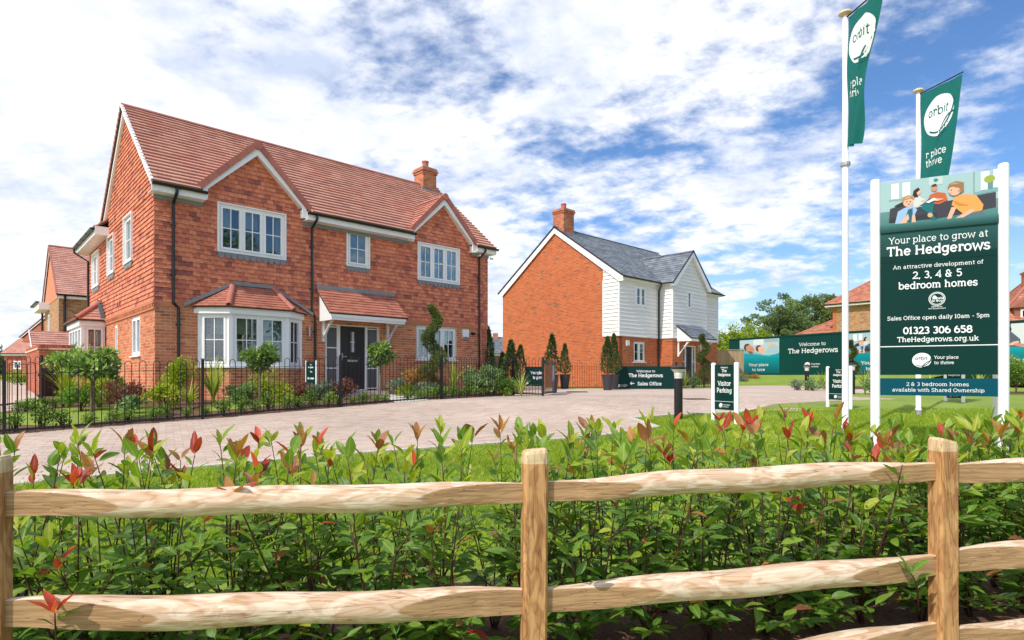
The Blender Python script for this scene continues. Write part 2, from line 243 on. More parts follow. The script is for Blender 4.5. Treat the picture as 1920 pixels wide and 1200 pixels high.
# treated softwood
def woodmat(name, light, dark, axis, knot=True, cut=None):
    m, t, p = newmat(name); nn = t.nodes; lk = t.links
    st = [9, 9, 9]; st[axis] = 1.3
    tcn = nn.new('ShaderNodeTexCoord'); oi = nn.new('ShaderNodeObjectInfo'); off = nn.new('ShaderNodeVectorMath'); off.operation = 'SCALE'; off.inputs[0].default_value = (13, 7, 11); lk.new(oi.outputs['Random'], off.inputs['Scale'])
    ad = nn.new('ShaderNodeVectorMath'); lk.new(tcn.outputs['Object'], ad.inputs[0]); lk.new(off.outputs[0], ad.inputs[1])
    mp = nn.new('ShaderNodeMapping'); mp.inputs['Scale'].default_value = st; lk.new(ad.outputs[0], mp.inputs[0])
    n1 = nn.new('ShaderNodeTexNoise'); n1.inputs['Scale'].default_value = 1.1; n1.inputs['Detail'].default_value = 3; n1.inputs['Distortion'].default_value = 1.0; lk.new(mp.outputs[0], n1.inputs['Vector'])
    # growth rings: contour lines of the noise
    mu = nn.new('ShaderNodeMath'); mu.operation = 'MULTIPLY'; mu.inputs[1].default_value = 22; lk.new(n1.outputs['Fac'], mu.inputs[0])
    fr = nn.new('ShaderNodeMath'); fr.operation = 'PINGPONG'; fr.inputs[1].default_value = 1; lk.new(mu.outputs[0], fr.inputs[0]); pw = nn.new('ShaderNodeMath'); pw.operation = 'POWER'; pw.inputs[1].default_value = 2.6; lk.new(fr.outputs[0], pw.inputs[0]); fr = pw
    st2 = [70, 70, 70]; st2[axis] = 3
    mp2 = nn.new('ShaderNodeMapping'); mp2.inputs['Scale'].default_value = st2; lk.new(ad.outputs[0], mp2.inputs[0])
    n2 = nn.new('ShaderNodeTexNoise'); n2.inputs['Scale'].default_value = 2; n2.inputs['Detail'].default_value = 5; lk.new(mp2.outputs[0], n2.inputs['Vector'])
    mp3 = nn.new('ShaderNodeMapping'); s3 = [7, 7, 7]; s3[axis] = 2.2; mp3.inputs['Scale'].default_value = s3; lk.new(ad.outputs[0], mp3.inputs[0])
    n3 = nn.new('ShaderNodeTexNoise'); n3.inputs['Scale'].default_value = 2.0; n3.inputs['Detail'].default_value = 4; n3.inputs['Distortion'].default_value = 2.0; lk.new(mp3.outputs[0], n3.inputs['Vector'])
    s = nn.new('ShaderNodeMath'); s.operation = 'MULTIPLY_ADD'; s.inputs[1].default_value = .34; lk.new(fr.outputs[0], s.inputs[0])
    s2 = nn.new('ShaderNodeMath'); s2.operation = 'MULTIPLY_ADD'; s2.inputs[1].default_value = .42; lk.new(n2.outputs['Fac'], s2.inputs[0])
    mr3 = nn.new('ShaderNodeMapRange'); mr3.inputs[1].default_value = .44; mr3.inputs[2].default_value = .54; mr3.inputs[3].default_value = 0; mr3.inputs[4].default_value = .34; lk.new(n3.outputs['Fac'], mr3.inputs[0])
    lk.new(mr3.outputs[0], s2.inputs[2]); lk.new(s2.outputs[0], s.inputs[2])
    rp = nn.new('ShaderNodeValToRGB'); setramp(rp, [(.08, light), (.45, tuple(.55*a+.45*b for a, b in zip(light, dark))), (.95, dark)]); lk.new(s.outputs[0], rp.inputs[0])
    col = rp.outputs[0]
    if knot:
        kst = [3, 3, 3]; kst[axis] = 1.9
        mp4 = nn.new('ShaderNodeMapping'); mp4.inputs['Scale'].default_value = kst; lk.new(ad.outputs[0], mp4.inputs[0])
        vo = nn.new('ShaderNodeTexVoronoi'); vo.inputs['Scale'].default_value = 2.3; lk.new(mp4.outputs[0], vo.inputs['Vector'])
        mk = nn.new('ShaderNodeMapRange'); mk.inputs[1].default_value = .05; mk.inputs[2].default_value = .085; mk.inputs[3].default_value = .8; mk.inputs[4].default_value = 0; lk.new(vo.outputs['Distance'], mk.inputs[0])
        mxx = nn.new('ShaderNodeMixRGB'); lk.new(mk.outputs[0], mxx.inputs[0]); lk.new(col, mxx.inputs[1]); mxx.inputs[2].default_value = (*S(104, 66, 44), 1); col = mxx.outputs[0]
    if cut:
        mpc = nn.new('ShaderNodeMapping'); mpc.inputs['Scale'].default_value = (2.5, 30, 90); lk.new(ad.outputs[0], mpc.inputs[0]); nc = nn.new('ShaderNodeTexNoise'); nc.inputs['Scale'].default_value = 1; nc.inputs['Detail'].default_value = 4; lk.new(mpc.outputs[0], nc.inputs['Vector'])
        wc = nn.new('ShaderNodeMath'); wc.operation = 'PINGPONG'; wc.inputs[1].default_value = 1; mlc = nn.new('ShaderNodeMath'); mlc.operation = 'MULTIPLY'; mlc.inputs[1].default_value = 7; lk.new(nc.outputs['Fac'], mlc.inputs[0]); lk.new(mlc.outputs[0], wc.inputs[0])
        rc = nn.new('ShaderNodeValToRGB'); setramp(rc, [(0, cut[0]), (1, cut[1])]); lk.new(wc.outputs[0], rc.inputs[0]); ac = nn.new('ShaderNodeAttribute'); ac.attribute_name = 'cut'
        gt_ = nn.new('ShaderNodeMapRange'); gt_.inputs[1].default_value = 0; gt_.inputs[2].default_value = .0015; lk.new(ac.outputs['Fac'], gt_.inputs[0]); mxc = nn.new('ShaderNodeMixRGB'); lk.new(gt_.outputs[0], mxc.inputs[0]); lk.new(col, mxc.inputs[1]); lk.new(rc.outputs[0], mxc.inputs[2]); col = mxc.outputs[0]
    # drying cracks
    mp5 = nn.new('ShaderNodeMapping'); s5 = [26, 26, 26]; s5[axis] = .8; mp5.inputs['Scale'].default_value = s5; lk.new(ad.outputs[0], mp5.inputs[0])
    n5 = nn.new('ShaderNodeTexNoise'); n5.inputs['Scale'].default_value = 1; n5.inputs['Detail'].default_value = 2; lk.new(mp5.outputs[0], n5.inputs['Vector'])
    c5 = nn.new('ShaderNodeMath'); c5.operation = 'SUBTRACT'; c5.inputs[1].default_value = .5; lk.new(n5.outputs['Fac'], c5.inputs[0]); c6 = nn.new('ShaderNodeMath'); c6.operation = 'ABSOLUTE'; lk.new(c5.outputs[0], c6.inputs[0])
    mc = nn.new('ShaderNodeMapRange'); mc.inputs[1].default_value = 0; mc.inputs[2].default_value = .008; mc.inputs[3].default_value = .7; mc.inputs[4].default_value = 0; lk.new(c6.outputs[0], mc.inputs[0])
    mx5 = nn.new('ShaderNodeMixRGB'); lk.new(mc.outputs[0], mx5.inputs[0]); lk.new(col, mx5.inputs[1]); mx5.inputs[2].default_value = (*S(90, 66, 48), 1)
    lk.new(mx5.outputs[0], p.inputs['Base Color']); p.inputs['Roughness'].default_value = .78
    bp = nn.new('ShaderNodeBump'); bp.inputs['Strength'].default_value = .35; bp.inputs['Distance'].default_value = .003; lk.new(s.outputs[0], bp.inputs['Height']); lk.new(bp.outputs[0], p.inputs['Normal'])
    M[name] = m
woodmat('rail_wood', S(236, 218, 196), S(182, 136, 96), 0, cut=(S(190, 152, 112), S(156, 118, 82)))
woodmat('cut_wood', S(206, 178, 140), S(178, 142, 102), 0, False)
woodmat('post_wood', S(216, 166, 112), S(140, 86, 46), 2)
woodmat('post_top_wood', S(228, 202, 164), S(190, 150, 106), 2, False)

# ------------------------------------------------------------------ helpers
def link(o, parent=None):
    C.objects.link(o)
    if parent is not None: o.parent = parent
    return o
def thing(name, label, cat, loc=(0, 0, 0), rz=0, group=None):
    o = bpy.data.objects.new(name, None); C.objects.link(o); o.location = loc; o.rotation_euler = (0, 0, rz); o.empty_display_size = .3
    o['label'] = label; o['category'] = cat
    if group: o['group'] = group
    return o
def tag(o, label, cat, group=None):
    o['label'] = label; o['category'] = cat
    if group: o['group'] = group
    return o
class MB:
    def __init__(s): s.v = []; s.f = []; s.m = []; s.r = []; s.c = []
    def face(s, pts, m=0, r=0, c=None):
        b = len(s.v); s.v += [tuple(p) for p in pts]; s.f.append(tuple(range(b, b+len(pts)))); s.m.append(m); s.r.append(r); s.c.append(c)
    def hexa(s, p, m=0, r=0, c=None, skip=()):
        b = len(s.v); s.v += [tuple(q) for q in p]
        for i, q in enumerate(((0, 3, 2, 1), (4, 5, 6, 7), (0, 1, 5, 4), (1, 2, 6, 5), (2, 3, 7, 6), (3, 0, 4, 7))):
            if i in skip: continue
            s.f.append(tuple(b+k for k in q)); s.m.append(m); s.r.append(r); s.c.append(c)
    def box(s, x0, x1, y0, y1, z0, z1, m=0, r=0, c=None, skip=()):
        s.hexa([(x0, y0, z0), (x1, y0, z0), (x1, y1, z0), (x0, y1, z0), (x0, y0, z1), (x1, y0, z1), (x1, y1, z1), (x0, y1, z1)], m, r, c, skip)
    def fbox(s, F, a0, a1, b0, b1, c0, c1, m=0, r=0, ct=None, skip=()):
        """box in a frame; ct = depth at the top edge (for tilted tiles)"""
        if ct is None: ct = c1
        P = F.p
        s.hexa([P(a0, b0, c1), P(a1, b0, c1), P(a1, b0, c0), P(a0, b0, c0), P(a0, b1, ct), P(a1, b1, ct), P(a1, b1, c0), P(a0, b1, c0)], m, r, None, skip)
    def prism(s, pts, d, m=0, r=0, caps=True):
        """extrude a polygon (3-D points) by vector d"""
        n = len(pts); b = len(s.v); s.v += [tuple(p) for p in pts]+[tuple(Vector(p)+Vector(d)) for p in pts]
        fs = [(b+i, b+(i+1) % n, b+n+(i+1) % n, b+n+i) for i in range(n)]
        if caps: fs += [tuple(range(b+n-1, b-1, -1)), tuple(range(b+n, b+2*n))]
        for q in fs: s.f.append(q); s.m.append(m); s.r.append(r); s.c.append(None)
    def tube(s, path, rad, n=8, m=0, r=0, caps=True, flat=None):
        path = [Vector(p) for p in path]; k = len(path); rad = [rad]*k if isinstance(rad, (int, float)) else rad
        b = len(s.v); prev = None
        for i, p in enumerate(path):
            d = (path[min(i+1, k-1)]-path[max(i-1, 0)]).normalized()
            if prev is None:
                up = Vector((0, 0, 1)) if abs(d.z) < .9 else Vector((1, 0, 0)); x = d.cross(up).normalized()
            else: x = (prev-d*prev.dot(d)).normalized()
            prev = x; y = d.cross(x)
            for j in range(n):
                a = 2*math.pi*j/n; s.v.append(tuple(p+x*math.cos(a)*rad[i]+y*math.sin(a)*rad[i]))
        for i in range(k-1):
            for j in range(n):
                q = (b+i*n+j, b+i*n+(j+1) % n, b+(i+1)*n+(j+1) % n, b+(i+1)*n+j); s.f.append(q); s.m.append(m); s.r.append(r); s.c.append(None)
        if caps:
            for q in (tuple(b+j for j in range(n-1, -1, -1)), tuple(b+(k-1)*n+j for j in range(n))): s.f.append(q); s.m.append(m); s.r.append(r); s.c.append(None)
    def lathe(s, prof, n=20, m=0, cx=0, cy=0, mats=None):
        b = len(s.v)
        for (rr, z) in prof:
            for j in range(n): a = 2*math.pi*j/n; s.v.append((cx+rr*math.cos(a), cy+rr*math.sin(a), z))
        for i in range(len(prof)-1):
            for j in range(n):
                s.f.append((b+i*n+j, b+i*n+(j+1) % n, b+(i+1)*n+(j+1) % n, b+(i+1)*n+j)); s.m.append(mats[i] if mats else m); s.r.append(0); s.c.append(None)
        for q in (tuple(b+j for j in range(n-1, -1, -1)), tuple(b+(len(prof)-1)*n+j for j in range(n))): s.f.append(q); s.m.append(m); s.r.append(0); s.c.append(None)
    def build(s, name, mats, parent=None, smooth=False, stuff=False, loc=None):
        me = bpy.data.meshes.new(name); me.from_pydata(s.v, [], s.f)
        for mm in (mats if isinstance(mats, (list, tuple)) else [mats]): me.materials.append(mm)
        if any(s.m): me.polygons.foreach_set('material_index', s.m)
        if any(s.r): a = me.attributes.new('rnd', 'FLOAT', 'FACE'); a.data.foreach_set('value', s.r)
        if any(c is not None for c in s.c):
            a = me.attributes.new('col', 'FLOAT_COLOR', 'FACE'); a.data.foreach_set('color', [x for c in s.c for x in (*(c or (1, 1, 1)), 1)])
        if smooth: me.polygons.foreach_set('use_smooth', [True]*len(s.f))
        me.update(); o = bpy.data.objects.new(name, me); link(o, parent)
        if loc: o.location = loc
        if stuff: o['kind'] = 'stuff'
        return o
class Fr:
    def __init__(s, o, u, v): s.o = Vector(o); s.u = Vector(u).normalized(); s.v = Vector(v).normalized(); s.n = s.u.cross(s.v)
    def p(s, a, b, c=0): return s.o+s.u*a+s.v*b+s.n*c
    def mat(s, a, b, c=0):
        M4 = Matrix((s.u, s.v, s.n)).transposed().to_4x4(); M4.translation = s.p(a, b, c); return M4
def courses(b0, b1, gauge, wid, rangef, holes=(), stag=.5, minw=.03, seed=0):
    """pieces (a0,a1,b0,b1) laid in bond over the area given by rangef(b)->(amin,amax), cut round holes (a0,a1,b0,b1)"""
    out = []; k = 0; b = b0
    while b < b1-1e-6:
        t = min(b+gauge, b1); mid = (b+t)/2; rg = rangef(mid)
        if rg:
            segs = [list(rg)]
            for h in holes:
                if h[2] < mid < h[3]:
                    ns = []
                    for s0, s1 in segs:
                        if h[1] <= s0 or h[0] >= s1: ns.append([s0, s1]); continue
                        if h[0] > s0: ns.append([s0, h[0]])
                        if h[1] < s1: ns.append([h[1], s1])
                    segs = ns
            off = (k % 2)*stag*wid
            for s0, s1 in segs:
                a = math.floor((s0-off)/wid)*wid+off
                while a < s1:
                    x0 = max(a, s0); x1 = min(a+wid, s1)
                    if x1-x0 > minw: out.append((x0, x1, b, t))
                    a += wid
        b += gauge; k += 1
    return out
LIMIT = 295
class Laying:
    """collects pieces of one kind for one building; the pieces nearest the camera become objects, the rest one mesh"""
    def __init__(s, name, mat, parent, wid, gauge, gap, c0, cb, ct, stuffname, jit=0.0, lift=0): s.__dict__.update(name=name, mat=mat, parent=parent, wid=wid, gauge=gauge, gap=gap, c0=c0, cb=cb, ct=ct, stuffname=stuffname, jit=jit, lift=lift); s.items = []
    def add(s, F, pieces, world): s.items += [(F, q, world) for q in pieces]
    def finish(s, limit=LIMIT):
        g = s.gap; r_ = random.Random(3)
        full = [(i, (s.parent_mw @ F.p((q[0]+q[1])/2, (q[2]+q[3])/2)-cam.location).length) for i, (F, q, _) in enumerate(s.items) if abs(q[1]-q[0]-s.wid) < 1e-4 and abs(q[3]-q[2]-s.gauge) < 1e-4]
        full.sort(key=lambda x: x[1]); sel = set(i for i, _ in full[:limit])
        b = MB(); F0 = Fr((0, 0, 0), (1, 0, 0), (0, 1, 0)); b.fbox(F0, g/2, s.wid-g/2, g*s.lift, s.gauge-g*(1-s.lift), s.c0, s.cb, ct=s.ct, skip=(1,) if 0 else ())
        proto = None; mb = MB()
        for i, (F, q, _) in enumerate(s.items):
            j = r_.uniform(-1, 1)*s.jit
            if i in sel:
                if proto is None: proto = b.build(s.name, s.mat, s.parent); o = proto
                else: o = proto.copy(); link(o, s.parent)
                o.matrix_basis = F.mat(q[0], q[2], j)
            else:
                mb.fbox(F, q[0]+g/2, q[1]-g/2, q[2]+g*s.lift, q[3]-g*(1-s.lift), s.c0, s.cb+j, r=r_.random(), ct=s.ct+j)
        if mb.f: mb.build(s.stuffname, s.mat, s.parent, stuff=True)
def wallshell(mb, F, a0, a1, b0, b1, holes, th=.25, m=0, c=0, top=None):
    """solid wall with real openings: grid split round the holes"""
    xs = sorted({a0, a1, *[h[0] for h in holes], *[h[1] for h in holes]}); zs = sorted({b0, b1, *[h[2] for h in holes], *[h[3] for h in holes]})
    xs = [x for x in xs if a0 <= x <= a1]; zs = [z for z in zs if b0 <= z <= b1]
    for i in range(len(xs)-1):
        for j in range(len(zs)-1):
            mx_, mz = (xs[i]+xs[i+1])/2, (zs[j]+zs[j+1])/2
            if any(h[0] < mx_ < h[1] and h[2] < mz < h[3] for h in holes): continue
            mb.fbox(F, xs[i], xs[i+1], zs[j], zs[j+1], c-th, c, m=m)
KN = [(-30, .10), (2.3, .15), (3.4, .20), (5.5, .48), (7, .54), (9, .60), (11, .69), (12.6, .80), (14.5, .88), (17, .90), (25, .93), (60, 1.0), (150, 1.15), (600, 1.3)]
def G(y):
    for (a, za), (b, zb) in zip(KN, KN[1:]):
        if y <= b: return za+(zb-za)*max(0, (y-a))/(b-a)
    return KN[-1][1]
def gp(px, py):
    """point of the ground seen at a photo pixel"""
    k = (HOR-py)/FPX; lo, hi = 1.0, 400.0
    for _ in range(60):
        mid = (lo+hi)/2
        if CAMZ+k*mid > G(mid): lo = mid
        else: hi = mid
    return ((px-960)/FPX*lo, lo)
def clipy(poly, y, keep_above):
    out = []
    for i in range(len(poly)):
        p, q = poly[i], poly[(i+1) % len(poly)]
        ip = (p[1] >= y) == keep_above or p[1] == y; iq = (q[1] >= y) == keep_above or q[1] == y
        if ip: out.append(p)
        if ip != iq and p[1] != q[1]:
            t_ = (y-p[1])/(q[1]-p[1]); out.append((p[0]+(q[0]-p[0])*t_, y))
    return out
from mathutils.geometry import tessellate_polygon
def sheet(name, poly, lift, mat, zf=None):
    """flat ground layer that follows the ground: triangulated, then cut at every change of slope"""
    mb = MB(); tris = tessellate_polygon([[Vector((x, y, 0)) for x, y in poly]])
    ys = [k[0] for k in KN]
    for tri in tris:
        pl = [(poly[i][0], poly[i][1]) for i in tri]
        a = (pl[1][0]-pl[0][0])*(pl[2][1]-pl[0][1])-(pl[2][0]-pl[0][0])*(pl[1][1]-pl[0][1])
        if a < 0: pl.reverse()
        lo_, hi_ = min(p[1] for p in pl), max(p[1] for p in pl)
        cuts = [-1e9]+[y for y in ys if lo_ < y < hi_]+[1e9]
        for c0, c1 in zip(cuts, cuts[1:]):
            q = pl
            if c0 > -1e8: q = clipy(q, c0, True)
            if c1 < 1e8: q = clipy(q, c1, False)
            if len(q) > 2: mb.face([(x, y, (zf(x, y) if zf else G(y))+lift) for x, y in q])
    o = mb.build(name, mat); o['kind'] = 'structure'; return o
def inside(poly, x, y):
    c = False; n = len(poly)
    for i in range(n):
        x1, y1 = poly[i]; x2, y2 = poly[(i+1) % n]
        if (y1 > y) != (y2 > y) and x < (x2-x1)*(y-y1)/(y2-y1)+x1: c = not c
    return c
# ------------------------------------------------------------------ slab lettering drawn with strokes
# each glyph: advance, then strokes. l=line points, a=arc cx,cy,rx,ry,from,to ; s=slab x,y[,left,right]
XH = .5; CH = .7
GL = {
'o': (.60, 'a .3 .25 .22 .24 0 360'), 'e': (.58, 'a .29 .25 .21 .24 0 325;l .08 .26 .49 .26'), 'c': (.54, 'a .3 .25 .22 .24 45 320;l .46 .5 .46 .38'),
'a': (.60, 'a .27 .16 .17 .15 90 360;a .27 .16 .17 .15 0 90;a .27 .33 .17 .16 0 140;l .44 .34 .44 .02 .54 .02'),
'r': (.44, 'l .06 .49 .16 .49 .16 0;a .33 .3 .17 .19 60 180;s .16 0;l .41 .49 .41 .36'),
't': (.40, 'l .18 .66 .18 .12;a .28 .12 .1 .11 180 300;l .04 .49 .36 .49'),
'h': (.66, 'l .04 .7 .14 .7 .14 0;a .32 .3 .18 .19 0 180;l .5 .3 .5 0;s .14 0;s .5 0'), 'n': (.66, 'l .04 .49 .14 .49 .14 0;a .32 .3 .18 .19 0 180;l .5 .3 .5 0;s .14 0;s .5 0'),
'm': (.96, 'l .04 .49 .14 .49 .14 0;a .3 .31 .16 .18 0 180;l .46 .31 .46 0;a .62 .31 .16 .18 0 180;l .78 .31 .78 0;s .14 0;s .46 0;s .78 0'),
'u': (.66, 'l .04 .49 .14 .49 .14 .2;a .32 .2 .18 .19 180 360;l .42 .49 .5 .49 .5 .01 .6 .01'),
'i': (.28, 'l .04 .49 .14 .49 .14 0;s .14 0;l .14 .62 .14 .69'), 'l': (.28, 'l .04 .7 .14 .7 .14 0;s .14 0'), 'k': (.62, 'l .04 .7 .14 .7 .14 0;s .14 0;l .14 .22 .46 .49;l .28 .33 .5 0;s .46 .49;s .52 0'),
'p': (.64, 'l .04 .49 .14 .49 .14 -.2;a .35 .25 .21 .24 0 360;s .14 -.2'), 'b': (.64, 'l .04 .7 .14 .7 .14 0;a .35 .25 .21 .24 0 360'), 'd': (.64, 'l .4 .7 .5 .7 .5 .01 .59 .01;a .29 .25 .21 .24 0 360'),
'g': (.62, 'a .28 .27 .2 .22 0 360;l .58 .49 .48 .49 .48 -.02;a .28 -.02 .2 .19 210 360'), 'y': (.58, 'l .09 .49 .29 .02;l .5 .49 .24 -.14 .12 -.2;s .09 .49;s .5 .49'),
's': (.48, 'a .23 .365 .15 .125 20 270;a .23 .12 .17 .12 -165 90;l .37 .49 .37 .38;l .05 0 .05 .12'), 'v': (.56, 'l .08 .49 .28 0 .48 .49;s .08 .49;s .48 .49'), 'w': (.84, 'l .08 .49 .24 0 .42 .45 .6 0 .76 .49;s .08 .49;s .76 .49'),
'f': (.40, 'l .17 0 .17 .56;a .28 .56 .11 .14 60 180;l .04 .49 .34 .49;s .17 0'), 'z': (.5, 'l .06 .49 .42 .49 .06 0 .42 0'),
'T': (.66, 'l .05 .56 .05 .69 .59 .69 .59 .56;l .32 .69 .32 0;s .32 0'), 'H': (.80, 'l .14 .7 .14 0;l .64 .7 .64 0;l .14 .36 .64 .36;s .14 0;s .64 0;s .14 .69;s .64 .69'),
'Y': (.68, 'l .08 .69 .34 .32 .6 .69;l .34 .32 .34 0;s .34 0;s .08 .69;s .6 .69'), 'A': (.74, 'l .09 0 .36 .7 .63 0;l .19 .25 .53 .25;s .09 0;s .63 0'),
'S': (.60, 'a .29 .52 .2 .17 25 270;a .29 .18 .22 .17 -160 90;l .49 .69 .49 .56;l .07 .0 .07 .14'), 'O': (.80, 'a .4 .35 .32 .34 0 360'), 'W': (1.04, 'l .08 .69 .3 0 .52 .65 .74 0 .96 .69;s .08 .69;s .96 .69'),
'V': (.70, 'l .08 .69 .35 0 .62 .69;s .08 .69;s .62 .69'), 'P': (.64, 'l .14 0 .14 .69 .36 .69;a .36 .5 .2 .19 -90 90;l .14 .31 .36 .31;s .14 0;s .12 .69 .1 .02'), 'B': (.66, 'l .14 0 .14 .69 .34 .69;a .34 .53 .17 .16 -90 90;l .14 .37 .36 .37;a .36 .185 .2 .185 -90 90;l .14 0 .36 0;s .12 0 .08 0;s .12 .69 .08 0'),
'G': (.74, 'a .38 .35 .3 .34 50 355;l .67 .33 .44 .33'), 'M': (.9, 'l .12 0 .12 .69 .43 .15 .74 .69 .74 0;s .12 0;s .74 0'),
'0': (.60, 'a .3 .35 .22 .34 0 360'), '1': (.40, 'l .06 .58 .2 .69 .2 0;s .2 0 .14 .14'), '2': (.56, 'a .27 .49 .19 .2 -30 165;l .435 .39 .07 .01 .49 .01 .49 .1'),
'3': (.56, 'a .26 .52 .18 .17 -90 150;a .26 .18 .21 .17 -150 90'), '4': (.60, 'l .42 0 .42 .69 .05 .2 .54 .2;s .42 0'), '5': (.56, 'l .46 .69 .13 .69 .11 .4;a .27 .22 .21 .21 -150 130'),
'6': (.60, 'a .3 .22 .22 .21 0 360;a .38 .22 .3 .47 95 180'), '8': (.60, 'a .3 .53 .18 .16 0 360;a .3 .185 .22 .185 0 360'), '&': (.72, 'a .28 .54 .14 .15 -30 215;a .27 .19 .2 .19 120 385;l .16 .45 .56 0;l .40 .36 .62 .36'),
'.': (.24, 'l .11 0 .11 .07'), ',': (.24, 'l .13 .07 .08 -.1'), '-': (.44, 'l .08 .28 .34 .28'), ' ': (.30, ''), '<': (.9, 'l .78 .32 .1 .32;l .34 .56 .1 .32 .34 .08'),
}
def txtwidth(s): return sum(GL[c][0] for c in s)
def ribbon(mb, F, pts, wd, c, m, closed=False, col=None):
    n = len(pts); L_ = []; R_ = []
    for i in range(n):
        if closed: p0, p1, p2 = pts[i-1], pts[i], pts[(i+1) % n]
        else: p0, p1, p2 = pts[max(i-1, 0)], pts[i], pts[min(i+1, n-1)]
        d1 = Vector((p1[0]-p0[0], p1[1]-p0[1])); d2 = Vector((p2[0]-p1[0], p2[1]-p1[1]))
        d1 = d1.normalized() if d1.length > 1e-9 else d2.normalized(); d2 = d2.normalized() if d2.length > 1e-9 else d1
        t_ = (d1+d2); t_ = t_.normalized() if t_.length > 1e-6 else d1
        nn_ = Vector((-t_.y, t_.x)); k = wd/2/max(.45, abs(nn_.dot(Vector((-d1.y, d1.x)))))
        L_.append((p1[0]+nn_.x*k, p1[1]+nn_.y*k)); R_.append((p1[0]-nn_.x*k, p1[1]-nn_.y*k))
    for i in range(n if closed else n-1):
        j = (i+1) % n
        mb.face([F.p(*R_[i], c), F.p(*R_[j], c), F.p(*L_[j], c), F.p(*L_[i], c)], m, 0, col)
def text(mb, F, s, a, b, h, c=.002, wt=.085, m=0, align='c', width=None, slab=True, col=None, curve=None):
    """h = cap height; a,b = baseline anchor"""
    k = h/CH; kx = k if width is None else width/txtwidth(s); W = txtwidth(s)*kx
    x = a-(W/2 if align == 'c' else (W if align == 'r' else 0)); cc = 0
    for ch in s:
        adv, st = GL[ch]
        for q in [q for q in st.split(';') if q]:
            tk = q.split(); v = [float(z) for z in tk[1:]]; closed = False
            if tk[0] == 'l': pts = [(v[i], v[i+1]) for i in range(0, len(v), 2)]
            elif tk[0] == 'a':
                n = max(5, int(abs(v[5]-v[4])/24)+1); closed = abs(v[5]-v[4]) >= 359
                pts = [(v[0]+v[2]*math.cos(R(v[4]+(v[5]-v[4])*i/(n if closed else n-1))), v[1]+v[3]*math.sin(R(v[4]+(v[5]-v[4])*i/(n if closed else n-1)))) for i in range(n)]
            else:
                if not slab: continue
                l_, r_ = (v[2], v[3]) if len(v) > 2 else (.1, .1); yy = v[1]+(.03 if v[1] < .1 else -.02 if v[1] > .6 else 0)
                pts = [(v[0]-l_, yy), (v[0]+r_, yy)]
            pts = [(x+p[0]*kx, b+p[1]*k) for p in pts]
            ribbon(mb, F, pts, wt*k, c+cc*.00035, m, closed, col); cc = (cc+1) % 5
        x += adv*kx
def disc(mb, F, cx, cy, rx, ry, c, m, rot=0, n=32, col=None, a0=0, a1=360):
    pts = []
    for i in range(n):
        t_ = R(a0+(a1-a0)*i/(n if a1-a0 >= 360 else n-1)); x, y = rx*math.cos(t_), ry*math.sin(t_); cr, sr = math.cos(R(rot)), math.sin(R(rot))
        pts.append(F.p(cx+x*cr-y*sr, cy+x*sr+y*cr, c))
    mb.face(pts, m, 0, col)
def logo(mb, F, cx, cy, r, c=.002, mw=0, mg=1, withtext=True):
    """pebble-shaped white mark cut by two swooshes at its lower right"""
    disc(mb, F, cx, cy, r*1.08, r*.98, c, mw, 10)
    if r > .02:
        arc = lambda ax, ay, rx, ry, t0, t1: [(cx+ax*r+rx*r*math.cos(R(t0+(t1-t0)*i/12)), cy+ay*r+ry*r*math.sin(R(t0+(t1-t0)*i/12))) for i in range(13)]
        ribbon(mb, F, arc(-.1, .45, 1.15, 1.25, -115, 5), r*.09, c+.0015, mg)
        ribbon(mb, F, arc(1.35, -1.25, 1.3, 1.2, 100, 178), r*.09, c+.0019, mg)
        ribbon(mb, F, arc(.1, -.05, .98, .9, -95, -55), r*.16, c+.0023, mg)
        if withtext: text(mb, F, 'orbit', cx-.05*r, cy+.05*r, r*.42, c+.0028, .09, mg, slab=False)

# flat printed photographs: shapes in 0..1 picture coordinates
def picture(name, F, a0, b0, W_, H_, shapes, parent, c=.002):
    mb = MB()
    for i, sh in enumerate(shapes):
        cc = c+.0004*i
        if sh[0] == 'r': x0, x1, y0, y1 = sh[1:5]; mb.face([F.p(a0+x*W_, b0+y*H_, cc) for x, y in ((x0, y0), (x1, y0), (x1, y1), (x0, y1))], 0, 0, S(*sh[5]))
        elif sh[0] == 'e': disc(mb, F, a0+sh[1]*W_, b0+sh[2]*H_, sh[3]*W_, sh[4]*H_, cc, 0, sh[5], 20, S(*sh[6]))
        elif sh[0] == 'p':
            pts = sh[1]; tr_ = tessellate_polygon([[Vector((x, y, 0)) for x, y in pts]])
            for t3 in tr_:
                q = [pts[i_] for i_ in t3]; ar = (q[1][0]-q[0][0])*(q[2][1]-q[0][1])-(q[2][0]-q[0][0])*(q[1][1]-q[0][1])
                if ar < 0: q.reverse()
                mb.face([F.p(a0+x*W_, b0+y*H_, cc) for x, y in q], 0, 0, S(*sh[2]))
        elif sh[0] == 'g':    # stepped gradient
            x0, x1, y0, y1, ca, cb_ = sh[1:7]; n = 14
            for k in range(n):
                ya, yb = y0+(y1-y0)*k/n, y0+(y1-y0)*(k+1)/n; f = (k+.5)/n
                mb.face([F.p(a0+x*W_, b0+y*H_, cc) for x, y in ((x0, ya), (x1, ya), (x1, yb), (x0, yb))], 0, 0, S(*[ca[j]*(1-f)+cb_[j]*f for j in range(3)]))
    return mb.build(name, M['print'], parent)
SK = (226, 176, 150); SKD = (196, 140, 116)
